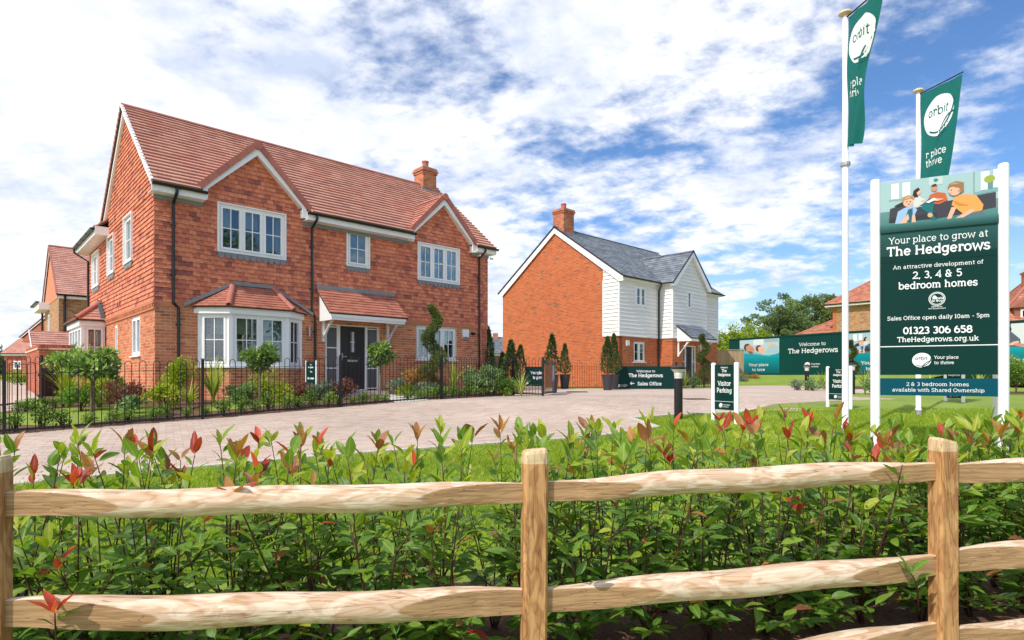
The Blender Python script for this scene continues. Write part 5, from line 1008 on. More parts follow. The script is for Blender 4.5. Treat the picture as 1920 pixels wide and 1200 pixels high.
# ------------------------------------------------------------------ the white-boarded house
def at(px, Y): return (px-960)/FPX*Y
RZ = .85; CX, CY = (1161-960)/FPX*27.5, 27.5
rh = thing('boarded_house', 'two-storey house with white weatherboarding, orange brick gable wall and grey slate roof', 'house', (CX, CY, RZ), HA)
RM = Matrix.Translation((CX, CY, RZ)) @ Matrix.Rotation(HA, 4, 'Z')
RW, RD, BB, SOF, RRZ, RH_, RE2 = 9.46, 8.1, 2.56, 5.22, 8.36, 4.05, 5.32
RO = .30; RS = (RRZ-RE2)/(RH_+RO); PX0, PX1, PY = 3.34, 6.60, -.80; PXC = 4.97; PGZ = 7.06; PGW = 1.86; PGS = (PGZ-RE2)/PGW
RF_ = Fr((0, 0, 0), (1, 0, 0), Z); RSd = Fr((0, RD, 0), (0, -1, 0), Z); RP_ = Fr((0, PY, 0), (1, 0, 0), Z); RR_ = Fr((PX0, 0, 0), (0, -1, 0), Z)
h1 = [(1.17, 2.12, 1.30, 2.30), (1.27, 2.12, 4.02, 4.98)]; hp = [(4.30, 5.62, .05, 2.2), (5.85, 6.25, 1.3, 2.25), (4.66, 5.08, 4.10, 5.0)]
mb = MB()
wallshell(mb, RF_, 0, RW, -.3, BB, h1, c=0); wallshell(mb, RSd, 0, RD, -.3, SOF+.1, [], c=0); wallshell(mb, RP_, PX0, PX1, -.3, BB, hp, c=0)
mb.box(PX0, PX0+.25, PY+.25, 0, -.3, SOF+.1); mb.box(PX1-.25, PX1, PY+.25, 0, -.3, SOF+.1); mb.box(.25, RW, RD-.25, RD, -.3, SOF); mb.box(RW-.25, RW, .25, RD-.25, -.3, SOF)
mb.prism([(0, 0, SOF+.1), (0, RD, SOF+.1), (0, RH_, RRZ-.18)], (.2, 0, 0)); mb.prism([(RW-.2, 0, SOF+.1), (RW-.2, RD, SOF+.1), (RW-.2, RH_, RRZ-.18)], (.2, 0, 0))
mb.build('brick_wall', M['far_orange_brick'], rh); mb = MB(); wallshell(mb, RF_, .26, RW, BB, SOF+.1, h1, c=0, th=.2); wallshell(mb, RP_, PX0, PX1, BB, SOF+.1, hp, c=0, th=.2); mb.prism([(PXC-PGW+.2, PY, SOF+.1), (PXC+PGW-.2, PY, SOF+.1), (PXC, PY, PGZ-.22)], (0, .2, 0)); mb.build('upper_wall', M['boardw'], rh)
mb = MB(); mb.box(.3, RW-.3, .3, RD-.3, 2.4, 2.55); mb.box(.3, RW-.3, 3, 3.1, 0, 5); mb.box(.3, RW-.3, .3, RD-.3, 5.0, 5.1); mb.build('room', M['interior'], rh)
def boards(F, a0, a1, b0, top, holes=(), g=.18):
    b = b0; k = 0
    while b < 9:
        rg = top(b+g*.5)
        if not rg: break
        segs = [(max(a0, rg[0]), min(a1, rg[1]))]
        for h in holes:
            if h[2]-.02 < b+g/2 < h[3]+.02: segs = [q for s in segs for q in ((s[0], h[0]), (h[1], s[1])) if q[1]-q[0] > .02]
        for s in segs: m_ = MB(); m_.fbox(F, s[0], s[1], b-.012, b+g-.006, .002, .050, r=rr_.random(), ct=.012); m_.build('weatherboard', M['boardw'], rh)
        b += g; k += 1
boards(Fr((0, .92, 0), (0, -1, 0), Z), 0, .96, BB, lambda b: (0, .96) if b < SOF else ((.96-(.96+(.1)) + max(0, 0), .96) if False else (max(0, 0), .96-0) if b < SOF+.0 else ((0, max(0, 0)) if False else (0, .96-(b-SOF)/RS-.15) if .96-(b-SOF)/RS-.15 > .05 else None)))
boards(RF_, .0, PX0-.02, BB, lambda b: (0, 9) if b < SOF-.02 else None, h1); boards(RR_, 0.02, .80, BB, lambda b: (0, 9) if b < SOF-.02 else None)
boards(RP_, PX0, PX1, BB, lambda b: (PX0, PX1) if b < SOF+.1 else ((PXC-(PGZ-.2-b)/PGS, PXC+(PGZ-.2-b)/PGS) if PGZ-.3 > b else None), hp)
boards(RF_, PX1+.02, RW, BB, lambda b: (0, 99) if b < SOF-.02 else None)
for q in ((-.04, .04, -.045, .04), (PX0-.045, PX0+.04, PY-.045, PY+.04), (PX1-.04, PX1+.045, PY-.045, PY+.04), (RW-.04, RW+.04, -.045, .04), (-.045, .0, .90, .96)):
    m_ = MB(); m_.box(*q, BB-.03, SOF-.01); m_.build('corner_board', M['boardw'], rh)
m_ = MB(); m_.box(-.05, PX0, -.06, 0, BB-.05, BB-.02); m_.box(-.06, 0, -.0, .92, BB-.05, BB-.02); m_.box(PX0-.05, PX0, PY, -.06, BB-.05, BB-.02); m_.box(PX0-.05, PX1+.05, PY-.06, PY, BB-.05, BB-.02); m_.build('drip_trim', M['boardw'], rh)
lay = Laying('slate', M['slate'], rh, .30, .20, .006, 0, .022, .008, 'slate_roofing', jit=.002); lay.parent_mw = RM; deck = MB(); OX = .12
def gh2(F, b):
    P_ = F.p(0, b, 0); hw_ = (PGZ-.1-P_.z)/PGS; return [(PXC-hw_+OX, PXC+hw_+OX)] if hw_ > .05 else []
roofface(lay, [(-OX, -RO, RE2), (RW+OX, -RO, RE2), (RW+OX, RH_, RRZ), (-OX, RH_, RRZ)], None, gh2)
for k in range(24):
    t0, t1 = k/24, (k+1)/24; za, zb = RE2+(RRZ-RE2)*t0, RE2+(RRZ-RE2)*t1; ya, yb = -RO+(RH_+RO)*t0, -RO+(RH_+RO)*t1; hw_ = (PGZ-.12-za)/PGS; xs = [-OX+.02]+([PXC-hw_, PXC+hw_] if hw_ > .03 else [])+[RW+OX-.02]
    for a, b_ in zip(xs[::2], xs[1::2]): deck.hexa([(a, ya, za-.06), (b_, ya, za-.06), (b_, yb, zb-.06), (a, yb, zb-.06), (a, ya, za-.01), (b_, ya, za-.01), (b_, yb, zb-.01), (a, yb, zb-.01)])
roofface(lay, [(RW+OX, RD+RO, RE2), (-OX, RD+RO, RE2), (-OX, RH_, RRZ), (RW+OX, RH_, RRZ)], deck)
yb = (PGZ-RE2)/RS-RO+.3
roofface(lay, [(PXC-PGW, yb, RE2), (PXC-PGW, PY-.22, RE2), (PXC, PY-.22, PGZ), (PXC, yb, PGZ)], deck); roofface(lay, [(PXC+PGW, PY-.22, RE2), (PXC+PGW, yb, RE2), (PXC, yb, PGZ), (PXC, PY-.22, PGZ)], deck)
lay.finish(); deck.build('roof', M['barkdark'], rh)
alongpieces('ridge_tile', M['slate'], rh, (-OX, RH_, RRZ-.02), (RW+OX, RH_, RRZ-.02), .45, halfround(.09, .012, 7, .8)); alongpieces('ridge_tile', M['slate'], rh, (PXC, PY-.24, PGZ-.02), (PXC, yb-.2, PGZ-.02), .45, halfround(.09, .012, 7, .8))
for sgn, y1_ in ((-1, -RO), (1, RD+RO)):
    mb = MB(); mb.prism([(-OX+.02, RH_, RRZ-.03), (-OX+.02, y1_, RE2-.03), (-OX+.02, y1_, RE2-.25), (-OX+.02, y1_-sgn*.25, RE2-.25), (-OX+.02, RH_, RRZ-.33)], (.03, 0, 0)); mb.prism([(-OX+.05, RH_, RRZ-.30), (-OX+.05, y1_, RE2-.22), (-OX+.05, y1_, RE2-.20), (-OX+.05, RH_, RRZ-.28)], (.11, 0, 0)); mb.build('bargeboard', M['white'], rh)
    mb = MB(); mb.prism([(-OX-.01, RH_, RRZ+.03), (-OX-.01, y1_, RE2+.03), (-OX-.01, y1_, RE2-.04), (-OX-.01, RH_, RRZ-.04)], (.05, 0, 0)); mb.build('verge_strip', M['black'], rh)
    mb = MB(); e = sgn; mb.prism([(PXC, PY-.22, PGZ-.03), (PXC+e*PGW, PY-.22, RE2-.03), (PXC+e*PGW, PY-.22, RE2-.22), (PXC+e*(PGW-.22), PY-.22, RE2-.22), (PXC, PY-.22, PGZ-.28)], (0, .03, 0)); mb.prism([(PXC, PY-.19, PGZ-.24), (PXC+e*PGW, PY-.19, RE2-.2), (PXC+e*PGW, PY-.19, RE2-.18), (PXC, PY-.19, PGZ-.22)], (0, .18, 0)); mb.build('bargeboard', M['white'], rh)
    mb = MB(); mb.prism([(PXC, PY-.25, PGZ+.03), (PXC+e*(PGW+.02), PY-.25, RE2+.02), (PXC+e*(PGW+.02), PY-.25, RE2-.04), (PXC, PY-.25, PGZ-.04)], (0, .05, 0)); mb.build('verge_strip', M['black'], rh)
for a, b_ in ((-OX, PXC-PGW+.1), (PXC+PGW-.1, RW+OX)):
    m_ = MB(); m_.box(a, b_, -RO, -RO+.025, SOF-.02, RE2-.02); m_.box(a, b_, -RO+.025, 0, SOF-.02, SOF); m_.build('fascia', M['white'], rh); gutter(rh, (a, -RO-.06, RE2-.03), (b_, -RO-.06, RE2-.03), (0, 1, 0))
gutter(rh, (PXC-PGW-.04, 0, RE2-.03), (PXC-PGW-.04, PY-.2, RE2-.03), (1, 0, 0)); m_ = MB(); m_.box(PXC-PGW, PX0, PY-.2, 0, SOF-.02, SOF); m_.box(PXC-PGW, PXC-PGW+.02, PY-.2, 0, SOF, RE2); m_.build('soffit', M['white'], rh)
downpipe(rh, [(3.0, -RO-.06, RE2-.06), (3.0, -RO-.06, RE2-.16), (3.22, -.09, RE2-.4), (3.22, -.09, BB), (3.22, -.07, BB-.15), (3.22, -.07, -.2)], .04)
window(rh, RF_, *h1[0], (1, 1), (0, 1), .04); window(rh, RF_, *h1[1], (1, 1), (0, 1), -.04, False, curtain=[(0, .25, 0, 1, 'curtain'), (.75, 1, 0, 1, 'curtain')]); window(rh, RP_, *hp[2], (1,), (0, 1), -.04, False, curtain=[(0, 1, .5, 1, 'blind')]); window(rh, RP_, *hp[1], (1,), (0, 0), .04)
# chimney
m_ = MB(); m_.box(.15, .95, 3.6, 4.35, 7.7, 9.1); cb_ = m_.build('chimney', M['chimney_brick'], rh)
for g_, z0_, z1_ in ((.03, 9.1, 9.175), (.06, 9.177, 9.25), (.03, 9.252, 9.32)): m_ = MB(); m_.box(.15-g_, .95+g_, 3.6-g_, 4.35+g_, z0_, z1_); m_.build('corbel', M['chimney_brick'], cb_)
m_ = MB(); m_.lathe([(.15, 9.3), (.13, 9.6), (.15, 9.61), (.15, 9.66), (.1, 9.66)], 14, cx=.55, cy=3.97); m_.build('chimney_pot', M['terracotta'], cb_)
# porch canopy, door
q0, q1, qy = 3.62, 6.15, PY-.85
m_ = MB(); m_.box(q0+.08, q1-.08, qy+.02, PY, 2.42, 2.44); co = m_.build('canopy', M['white'], rh)
m_ = MB(); m_.box(q0+.06, q1-.06, qy, qy+.03, 2.36, 2.52)
for xx in (q0+.06, q1-.09): m_.prism([(xx, qy+.03, 2.36), (xx, PY-.04, 2.36), (xx, PY-.04, 3.12), (xx, qy+.03, 2.5)], (.03, 0, 0))
m_.build('canopy_fascia', M['white'], co)
dk = MB(); lyr = Laying('slate', M['slate'], co, .30, .17, .006, 0, .02, .008, 'slate_roofing'); lyr.parent_mw = RM; roofface(lyr, [(q0, qy-.05, 2.52), (q1, qy-.05, 2.52), (q1, PY-.04, 3.2), (q0, PY-.04, 3.2)], dk); lyr.finish(0); dk.build('roof_deck', M['black'], co)
for xx in (q0+.12, q1-.2): m_ = MB(); m_.box(xx, xx+.07, PY-.1, PY-.03, 1.6, 2.36); m_.prism([(xx, PY-.1, 1.66), (xx, PY-.1, 1.76), (xx, qy+.15, 2.36), (xx, qy+.27, 2.36)], (.07, 0, 0)); m_.build('canopy_bracket', M['white'], co)
m_ = MB()
for q in ((4.30, 5.62, 2.14, 2.2), (4.30, 4.36, .05, 2.14), (5.56, 5.62, .05, 2.14), (4.60, 4.67, .05, 2.14), (5.28, 5.35, .05, 2.14)): m_.fbox(RP_, *q, -.14, -.03)
for a, b_ in ((4.36, 4.60), (5.35, 5.56)):
    for z_ in (.7, 1.35, 2.0): m_.fbox(RP_, a, b_, z_, z_+.03, -.12, -.05)
dfr = m_.build('door_frame', M['white'], rh); m_ = MB(); m_.fbox(RP_, 4.36, 4.60, .05, 2.14, -.1, -.09); m_.fbox(RP_, 5.35, 5.56, .05, 2.14, -.1, -.09); m_.build('side_light', M['obscure'], dfr)
m_ = MB(); m_.fbox(RP_, 4.67, 5.28, .05, 2.14, -.12, -.07); 
for q in ((4.74, 4.94, .2, .8), (5.01, 5.21, .2, .8), (4.74, 4.94, 1.0, 1.9), (5.01, 5.21, 1.0, 1.9)): m_.fbox(RP_, *q, -.071, -.055)
m_.build('front_door', M['door'], rh)
alarm(RF_, .62, 2.15, rh); m_ = MB(); m_.fbox(RF_, 8.1, 8.2, 2.1, 2.2, 0, .1); m_.build('flue', M['black'], rh)
m_ = MB(); m_.fbox(RSd, RD-7.55, RD-7.25, 1.75, 2.05, 0, .02); o = m_.build('parking_notice', M['alarmteal'], rh); m_ = MB(); Fq = Fr(RSd.p(RD-7.4, 1.9, .021), RSd.u, RSd.v); text(m_, Fq, '-', 0, -.08, .2, .002, .2, 0, slab=False); m_.build('print', M['ink'], o)

# ------------------------------------------------------------------ houses farther off
def simplehouse(name, label, loc, rz, W_, D_, ez, rz_, wallm, roofm, ov=.3, hip=0, base=-.6, tile=(.3, .2), gable_tile=None, barge=True, gut=True, verge='ridge'):
    t_ = thing(name, label, 'house', loc, rz); mw = Matrix.Translation(loc) @ Matrix.Rotation(rz, 4, 'Z'); m_ = MB(); m_.box(0, W_, 0, D_, base, ez)
    if not hip:
        for xx in (0, W_-.2): m_.prism([(xx, 0, ez), (xx, D_, ez), (xx, D_/2, rz_-.2)], (.2, 0, 0))
    m_.build('wall', M[wallm], t_); ly = Laying('roof_tile', M[roofm], t_, tile[0], tile[1], .006, 0, .035, .01, 'roof_tiling', jit=.002); ly.parent_mw = mw; dk = MB(); e = ez+.1; o_ = ov; hx = hip
    g_ = .12 if not hip else ov
    roofface(ly, [(-g_, -o_, e), (W_+g_, -o_, e), (W_-hx+(g_ if not hip else 0), D_/2, rz_), (hx-(g_ if not hip else 0), D_/2, rz_)], dk, th=.08); roofface(ly, [(W_+g_, D_+o_, e), (-g_, D_+o_, e), (hx-(g_ if not hip else 0), D_/2, rz_), (W_-hx+(g_ if not hip else 0), D_/2, rz_)], dk, th=.08)
    if hip: roofface(ly, [(-g_, D_+o_, e), (-g_, -o_, e), (hx, D_/2, rz_)], dk, th=.08); roofface(ly, [(W_+g_, -o_, e), (W_+g_, D_+o_, e), (W_-hx, D_/2, rz_)], dk, th=.08)
    ly.finish(0); dk.build('roof', M['barkdark'], t_)
    alongpieces('ridge_tile', M['ridge'] if roofm != 'slate' else M['slate'], t_, (hx-(g_ if not hip else 0), D_/2, rz_-.02), (W_-hx+(g_ if not hip else 0), D_/2, rz_-.02), .5, halfround(.1, .014, 6))
    if hip:
        for q in (((-g_, -o_, e), (hx, D_/2, rz_)), ((-g_, D_+o_, e), (hx, D_/2, rz_)), ((W_+g_, -o_, e), (W_-hx, D_/2, rz_))): alongpieces('hip_tile', M['ridge'], t_, *q, .5, halfround(.1, .014, 6))
    m_ = MB(); m_.box(-g_, W_+g_, -o_, -o_+.03, ez-.12, e-.02); m_.box(-g_, W_+g_, -o_+.03, 0, ez-.12, ez-.1)
    if hip: m_.box(-g_, -g_+.03, -o_+.03, D_+o_, ez-.12, e-.02)
    m_.build('fascia', M['white'], t_); gutter(t_, (-g_, -o_-.06, e-.03), (W_+g_, -o_-.06, e-.03), (0, 1, 0))
    if barge and not hip:
        for y1_, s in ((-o_, -1), (D_+o_, 1)): m_ = MB(); m_.prism([(-g_+.02, D_/2, rz_-.03), (-g_+.02, y1_, e-.03), (-g_+.02, y1_, e-.22), (-g_+.02, D_/2, rz_-.26)], (.03, 0, 0)); m_.build('bargeboard', M['white'], t_); alongpieces('verge_tile', M[verge], t_, (-g_+.0, y1_, e+.01), (-g_+.0, D_/2, rz_+.01), .2, [(-.03, -.05), (.03, -.05), (.03, .03), (-.03, .03)])
    return t_
h2 = simplehouse('neighbouring_house', 'brown brick house with red tiled roof behind the garden wall on the left', (at(110, 31.8), 31.8, .75), HA, 7, 7.2, 5.05, 8.35, 'far_brown_brick', 'rooftile')
m_ = MB(); m_.prism([(-.02, 0, 5.0), (-.02, 7.2, 5.0), (-.02, 3.6, 8.1)], (.0195, 0, 0)); m_.build('tile_hanging', M['tilehang'], h2); downpipe(h2, [(.25, -.36, 5.05), (.25, -.1, 4.75), (.25, -.1, 0)], .06); downpipe(h2, [(-.4, 7.6, 5.0), (-.1, 7.4, 4.7), (-.1, 7.4, 0)], .06)
m_ = MB(); m_.tube([(.5, -.1, 1.55), (.5, -.5, 1.6)], .06, 8); m_.build('camera_housing', M['white'], h2)
m_ = MB(); m_.box(-.5, 0, 4.5, 7.9, 4.7, 5.1); m_.build('eave_box', M['white'], h2); gutter(h2, (-.56, 4.5, 5.15), (-.56, 8.2, 5.15), (1, 0, 0), .09)
F3 = Fr((0, 7.2, 0), (0, -1, 0), Z); window(h2, F3, 2.2, 2.9, 3.2, 4.4, (1,), None, -.03, False); window(h2, F3, 4.6, 5.2, 1.2, 2.3, (1,), None, -.03, False)
h3 = simplehouse('red_brick_house', 'red brick house end with white bargeboards at the far left', (-40.7, 58, .85), R(88), 9, 8, 4.35, 7.9, 'far_red_brick', 'rooftile', barge=True)
h4 = simplehouse('low_brick_house', 'low red brick house with small white window at the end of the driveway', (-49.4, 57, .85), 0, 4, 4, 2.7, 4.4, 'far_red_brick', 'rooftile')
window(h4, Fr((0, 0, 0), (1, 0, 0), Z), .9, 1.7, 1.3, 2.05, (1, 1), (0, 1), -.03, True); m_ = MB(); m_.box(.9, 1.5, 1.8, 2.3, 3.8, 4.95); cc_ = m_.build('chimney', M['chimney_brick'], h4); m_ = MB(); m_.lathe([(.12, 4.95), (.1, 5.25)], 12, cx=1.2, cy=2.05); m_.build('chimney_pot', M['terracotta'], cc_)
# open-plan garage hut roof (small) behind the garden wall
h5 = thing('garage', 'small garage with red hipped roof behind the garden wall', 'garage', (at(66, 27), 27, .8), HA); m_ = MB(); m_.box(0, 4, 0, 4, -.5, 1.75); m_.build('wall', M['far_red_brick'], h5); dk = MB(); ly = Laying('roof_tile', M['rooftile'], h5, .3, .22, .006, 0, .04, .01, 'roof_tiling'); ly.parent_mw = Matrix.Translation(h5.location) @ Matrix.Rotation(HA, 4, 'Z'); roofface(ly, [(-.1, -.2, 1.8), (3.6, -.2, 1.8), (3.6, 1.6, 2.85), (-.1, 1.6, 2.85)], dk); ly.finish(0); dk.build('roof', M['barkdark'], h5); m_ = MB(); m_.prism([(-.14, -.2, 1.74), (-.14, 1.6, 2.8), (-.14, 1.6, 2.9), (-.14, -.2, 1.84)], (.03, 0, 0)); m_.build('bargeboard', M['white'], h5)
h6 = simplehouse('bungalow', 'distant bungalow with grey tiled roof between the two houses', (at(905, 64), 64, .9), .08, 9, 8, 2.9, 5.0, 'far_brown_brick', 'slate', barge=False)
m_ = MB(); m_.box(.6, 5, -.4, .02, .0, 2.5); m_.build('garage_door', M['barkdark'], h6); m_ = MB(); m_.box(1.3, 1.9, 3.6, 4.2, 4.5, 5.5); m_.build('chimney', M['chimney_brick'], h6)
h7 = simplehouse('hipped_roof_house', 'brown brick house with old orange hipped roof and metal flue behind the hoarding', (at(1562, 50), 50, 1.4), R(-48), 10, 9, 6.05, 9.3, 'far_brown_brick', 'oldtile', hip=3.4, ov=.5)
m_ = MB(); m_.box(-.02, .25, -.02, .25, -.5, 6.0); m_.build('quoin_strip', M['far_orange_brick'], h7); m_ = MB(); m_.tube([(3.2, 1.6, 7.2), (3.2, 1.6, 9.9)], .13, 10); m_.tube([(3.2, 1.6, 9.95), (3.2, 1.6, 10.05)], .2, 10); m_.lathe([(.45, 7.1), (.2, 7.7)], 12, cx=3.2, cy=1.6); m_.build('flue', M['metal'], h7)
h8 = simplehouse('orange_roofed_outbuilding', 'low orange hipped roof just above the hoarding, left of the brown brick house', (at(1500, 52), 52, 1.4), R(-40), 6.5, 6, 3.5, 5.3, 'far_brown_brick', 'oldtile', hip=2.6, ov=.4)
h9 = simplehouse('old_tiled_house', 'old house with orange tiled roof and brick chimney at the far right', (at(1870, 40), 40, 1.4), R(-25), 9, 8, 3.4, 7.6, 'far_brown_brick', 'oldtile', hip=3.4, ov=.4)
m_ = MB(); m_.box(2.2, 3.4, 2.2, 3.2, 4.5, 7.3); cc_ = m_.build('chimney', M['chimney_brick'], h9); m_ = MB(); m_.box(2.12, 3.48, 2.12, 3.28, 7.3, 7.42); m_.build('corbel', M['chimney_brick'], cc_)
for xx in (2.5, 3.1): m_ = MB(); m_.lathe([(.2, 7.42), (.15, 7.7), (.17, 8.0)], 12, cx=xx, cy=2.7); m_.build('chimney_pot', M['terracotta'], cc_)
m_ = MB(); m_.box(1.0, 2.6, .2, 2.2, 3.5, 4.7); m_.prism([(.8, 0, 4.7), (2.8, 0, 4.7), (1.8, 0, 5.5)], (0, 2.5, 0)); o = m_.build('dormer', M['oldtile'], h9); window(h9, Fr((0, .2, 0), (1, 0, 0), Z), 1.3, 2.3, 3.75, 4.6, (1, 1), None, -.03, False)

# ------------------------------------------------------------------ garden wall and side gates
gw = thing('garden_wall', 'red brick garden wall with soldier coping left of the red house', 'wall', (at(73, 19), 19, .7), HA); GM = Matrix.Translation(gw.location) @ Matrix.Rotation(HA, 4, 'Z')
Fg = Fr((0, 0, 0), (1, 0, 0), Z); Fs = Fr((0, 5, 0), (0, -1, 0), Z); m_ = MB(); m_.fbox(Fg, 0, 2.1, -.3, 1.70, -.215, -.01); m_.fbox(Fs, 0, 4.785, -.3, 1.70, -.215, -.01); m_.build('wall_core', M['mortar'], gw)
ly = Laying('brick', M['garden_brick'], gw, .225, .075, .011, -.012, .002, .002, 'brickwork', jit=.002, lift=.5); ly.parent_mw = GM; ly.add(Fg, courses(-.3, 1.65, .075, .225, lambda b: (0, 2.1)), None); ly.add(Fs, courses(-.3, 1.65, .075, .225, lambda b: (0, 5.0)), None); ly.finish()
m_ = MB(); m_.fbox(Fg, -.04, 2.1, 1.655, 1.70, -.24, .04); m_.fbox(Fs, 0, 5.04, 1.655, 1.70, -.24, .038); m_.build('creasing_course', M['mortar'], gw)
cop = MB(); cop.box(.004, .071, -.01, .225, 1.705, 1.815); o0 = None
for i in range(28):
    o = cop.build('coping_brick', M['garden_brick'], gw) if o0 is None else o0.copy()
    if o0 is None: o0 = o
    else: link(o, gw)
    o.location = (i*.075, 0, rr_.uniform(-.002, .002))
for i in range(62): o = o0.copy(); link(o, gw); o.rotation_euler = (0, 0, math.pi/2); o.location = (.215, .3+i*.075, rr_.uniform(-.002, .002))
def slatpanel(label, p, rz, w_, h_, n_):
    t_ = thing('timber_gate', label, 'gate', p, rz); m_ = MB(); m_.box(-.02, w_, .02, .06, .15, .23); m_.box(-.02, w_, .02, .06, h_-.25, h_-.17); m_.build('ledge', M['blacktimber'], t_); o0 = None
    for i in range(n_):
        if o0 is None: m_ = MB(); m_.box(.004, w_/n_-.004, 0, .02, 0, h_); o0 = o = m_.build('board', M['blacktimber'], t_)
        else: o = o0.copy(); link(o, t_)
        o.location = (i*w_/n_, 0, rr_.uniform(-.006, .006))
slatpanel('black timber gate beside the left lollipop tree', (at(76, 16.5), 16.5, .72), HA+.75, .62, 1.0, 6); slatpanel('black timber panel at the back edge of the driveway', (at(37, 24), 24.5, .8), HA-1.3, 1.3, 1.0, 9)

# ------------------------------------------------------------------ bow-top railings
def railing(label, pts, name='bow_top_fence', hh=1.10, postlast=True, group=None):
    t_ = thing(name, label, 'fence', (pts[0][0], pts[0][1], G(pts[0][1])), group=group); o = Vector(t_.location)
    postp = None; hoopp = None
    for k, (x, y) in enumerate(pts):
        if k == len(pts)-1 and not postlast: break
        if postp is None: m_ = MB(); m_.box(-.022, .022, -.022, .022, -.1, hh+.02); m_.box(-.025, .025, -.025, .025, hh+.022, hh+.032); postp = q = m_.build('post', M['railblack'], t_)
        else: q = postp.copy(); link(q, t_)
        q.location = Vector((x, y, G(y)))-o
        d = Vector((pts[min(k+1, len(pts)-1)][0]-pts[max(k-1, 0)][0], pts[min(k+1, len(pts)-1)][1]-pts[max(k-1, 0)][1], 0)); q.rotation_euler = (0, 0, math.atan2(d.y, d.x))
    for (xa, ya), (xb, yb) in zip(pts, pts[1:]):
        A_, B_ = Vector((xa, ya, G(ya)))-o, Vector((xb, yb, G(yb)))-o; L_ = (B_-A_).length; n_ = max(2, round((L_-.1)/.2)); u = (B_-A_).normalized(); n3 = Vector((-u.y, u.x, 0)).normalized()
        for z_ in (.07, .93): m_ = MB(); m_.prism([A_+n3*.004+Vector((0, 0, z_-.018)), A_-n3*.004+Vector((0, 0, z_-.018)), A_-n3*.004+Vector((0, 0, z_+.018)), A_+n3*.004+Vector((0, 0, z_+.018))] if z_ < .5 else [A_+n3*.02+Vector((0, 0, z_-.004)), A_-n3*.02+Vector((0, 0, z_-.004)), A_-n3*.02+Vector((0, 0, z_+.004)), A_+n3*.02+Vector((0, 0, z_+.004))], B_-A_); m_.build('rail', M['railblack'], t_)
        for i in range(n_):
            if hoopp is None:
                m_ = MB(); P_ = [(-.05, 0, .03)]+[(-.05*math.cos(math.pi*k/8), 0, hh-.05+.05*math.sin(math.pi*k/8)) for k in range(9)]+[(.05, 0, .03)]; m_.tube(P_, .0065, 6); hoopp = q = m_.build('hoop', M['railblack'], t_, smooth=True)
            else: q = hoopp.copy(); link(q, t_)
            q.location = A_.lerp(B_, (i+.5)/n_); q.rotation_euler = (0, 0, math.atan2(u.y, u.x))
    return t_
fp = list(reversed(fenceline)); left0 = (fp[0][0]-2.3, fp[0][1]-1.6)
railing('black bow-top railings curving round the front garden of the red house', [left0]+fp[:5], postlast=True)
railing('short black bow-top railing panel between the garden and the gate post', [fp[4], fp[5]], name='bow_top_fence')
lfp = [gp(-60, 742), gp(-10, 737), gp(78, 752)]
railing('black bow-top railings behind the left lawn, along the driveway', [gp(-90, 775), gp(78, 757)], name='bow_top_fence')
rf0, rf1, rf2 = (at(1040, 24.9), 24.9), (at(1148, 24.8), 24.8), (at(1268, 24.6), 24.6)
railing('black bow-top railings before the orange brick gable', [rf0, rf1, rf2], name='bow_top_fence')
railing('black bow-top railings round the spiral topiary by the boarded house', [rf2, (at(1337, 25.6), 25.6), (at(1345, 29), 29)], name='bow_top_fence')
# the opened gate leaf with its printed board
g0, g1 = Vector((at(1019, 17.2), 17.25, G(17.2))), Vector((at(1037, 18.9), 18.9, G(18.9))); gt = thing('garden_gate', 'open black steel gate leaf with a shiny brown printed board', 'gate', g0, math.atan2(g1.y-g0.y, g1.x-g0.x)); gl_ = (g1-g0).length
m_ = MB(); 
for q in ((0, .04, -.02, .02, .05, 1.08), (gl_-.04, gl_, -.02, .02, .05, 1.08), (.04, gl_-.04, -.02, .02, .05, .09), (.04, gl_-.04, -.02, .02, .98, 1.02)): m_.box(*q)
m_.build('gate_frame', M['railblack'], gt); m_ = MB(); m_.tube([(0, -.05, 1.0), (gl_, -.05, 1.0)], .05, 10); m_.build('top_bar', M['railblack'], gt)
M['tan'] = pm('glossy_tan_board', [(0, S(150, 104, 84))], .15, .05, 3, coat=.5)  # brown reflection on the shiny board, painted in as its base colour
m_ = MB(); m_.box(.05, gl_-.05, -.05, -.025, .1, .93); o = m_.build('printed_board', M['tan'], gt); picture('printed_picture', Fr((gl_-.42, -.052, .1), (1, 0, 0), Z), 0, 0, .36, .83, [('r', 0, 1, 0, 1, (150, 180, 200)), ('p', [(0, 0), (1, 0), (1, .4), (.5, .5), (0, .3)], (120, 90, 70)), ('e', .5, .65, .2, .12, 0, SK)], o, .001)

# ------------------------------------------------------------------ signs
def vsign(name, label, pL, pR, top, board, posth, dia, cat='sign', extra=None, group=None):
    L_, R_ = Vector((*pL, 0)), Vector((*pR, 0)); u = (R_-L_).normalized(); g = min(G(pL[1]), G(pR[1]))
    t_ = thing(name, label, cat, (L_.x, L_.y, g), math.atan2(u.y, u.x), group); W_ = (R_-L_).length
    m_ = MB(); m_.lathe([(dia/2, -.05), (dia/2, posth-g), (dia/2*.8, posth-g+dia*.18), (dia/2*.3, posth-g+dia*.26)], 20); p0 = m_.build('post', M['postwhite'], t_, smooth=False); p1 = p0.copy(); link(p1, t_); p1.location = (W_, 0, 0)
    for q in (p0,): 
        for f_ in q.data.polygons: f_.use_smooth = True
        q.data.set_sharp_from_angle(angle=R(25))
    return t_, Fr((0, -.0, 0), (1, 0, 0), Z), W_, g
def rel(z, g): return 1.5+z-g
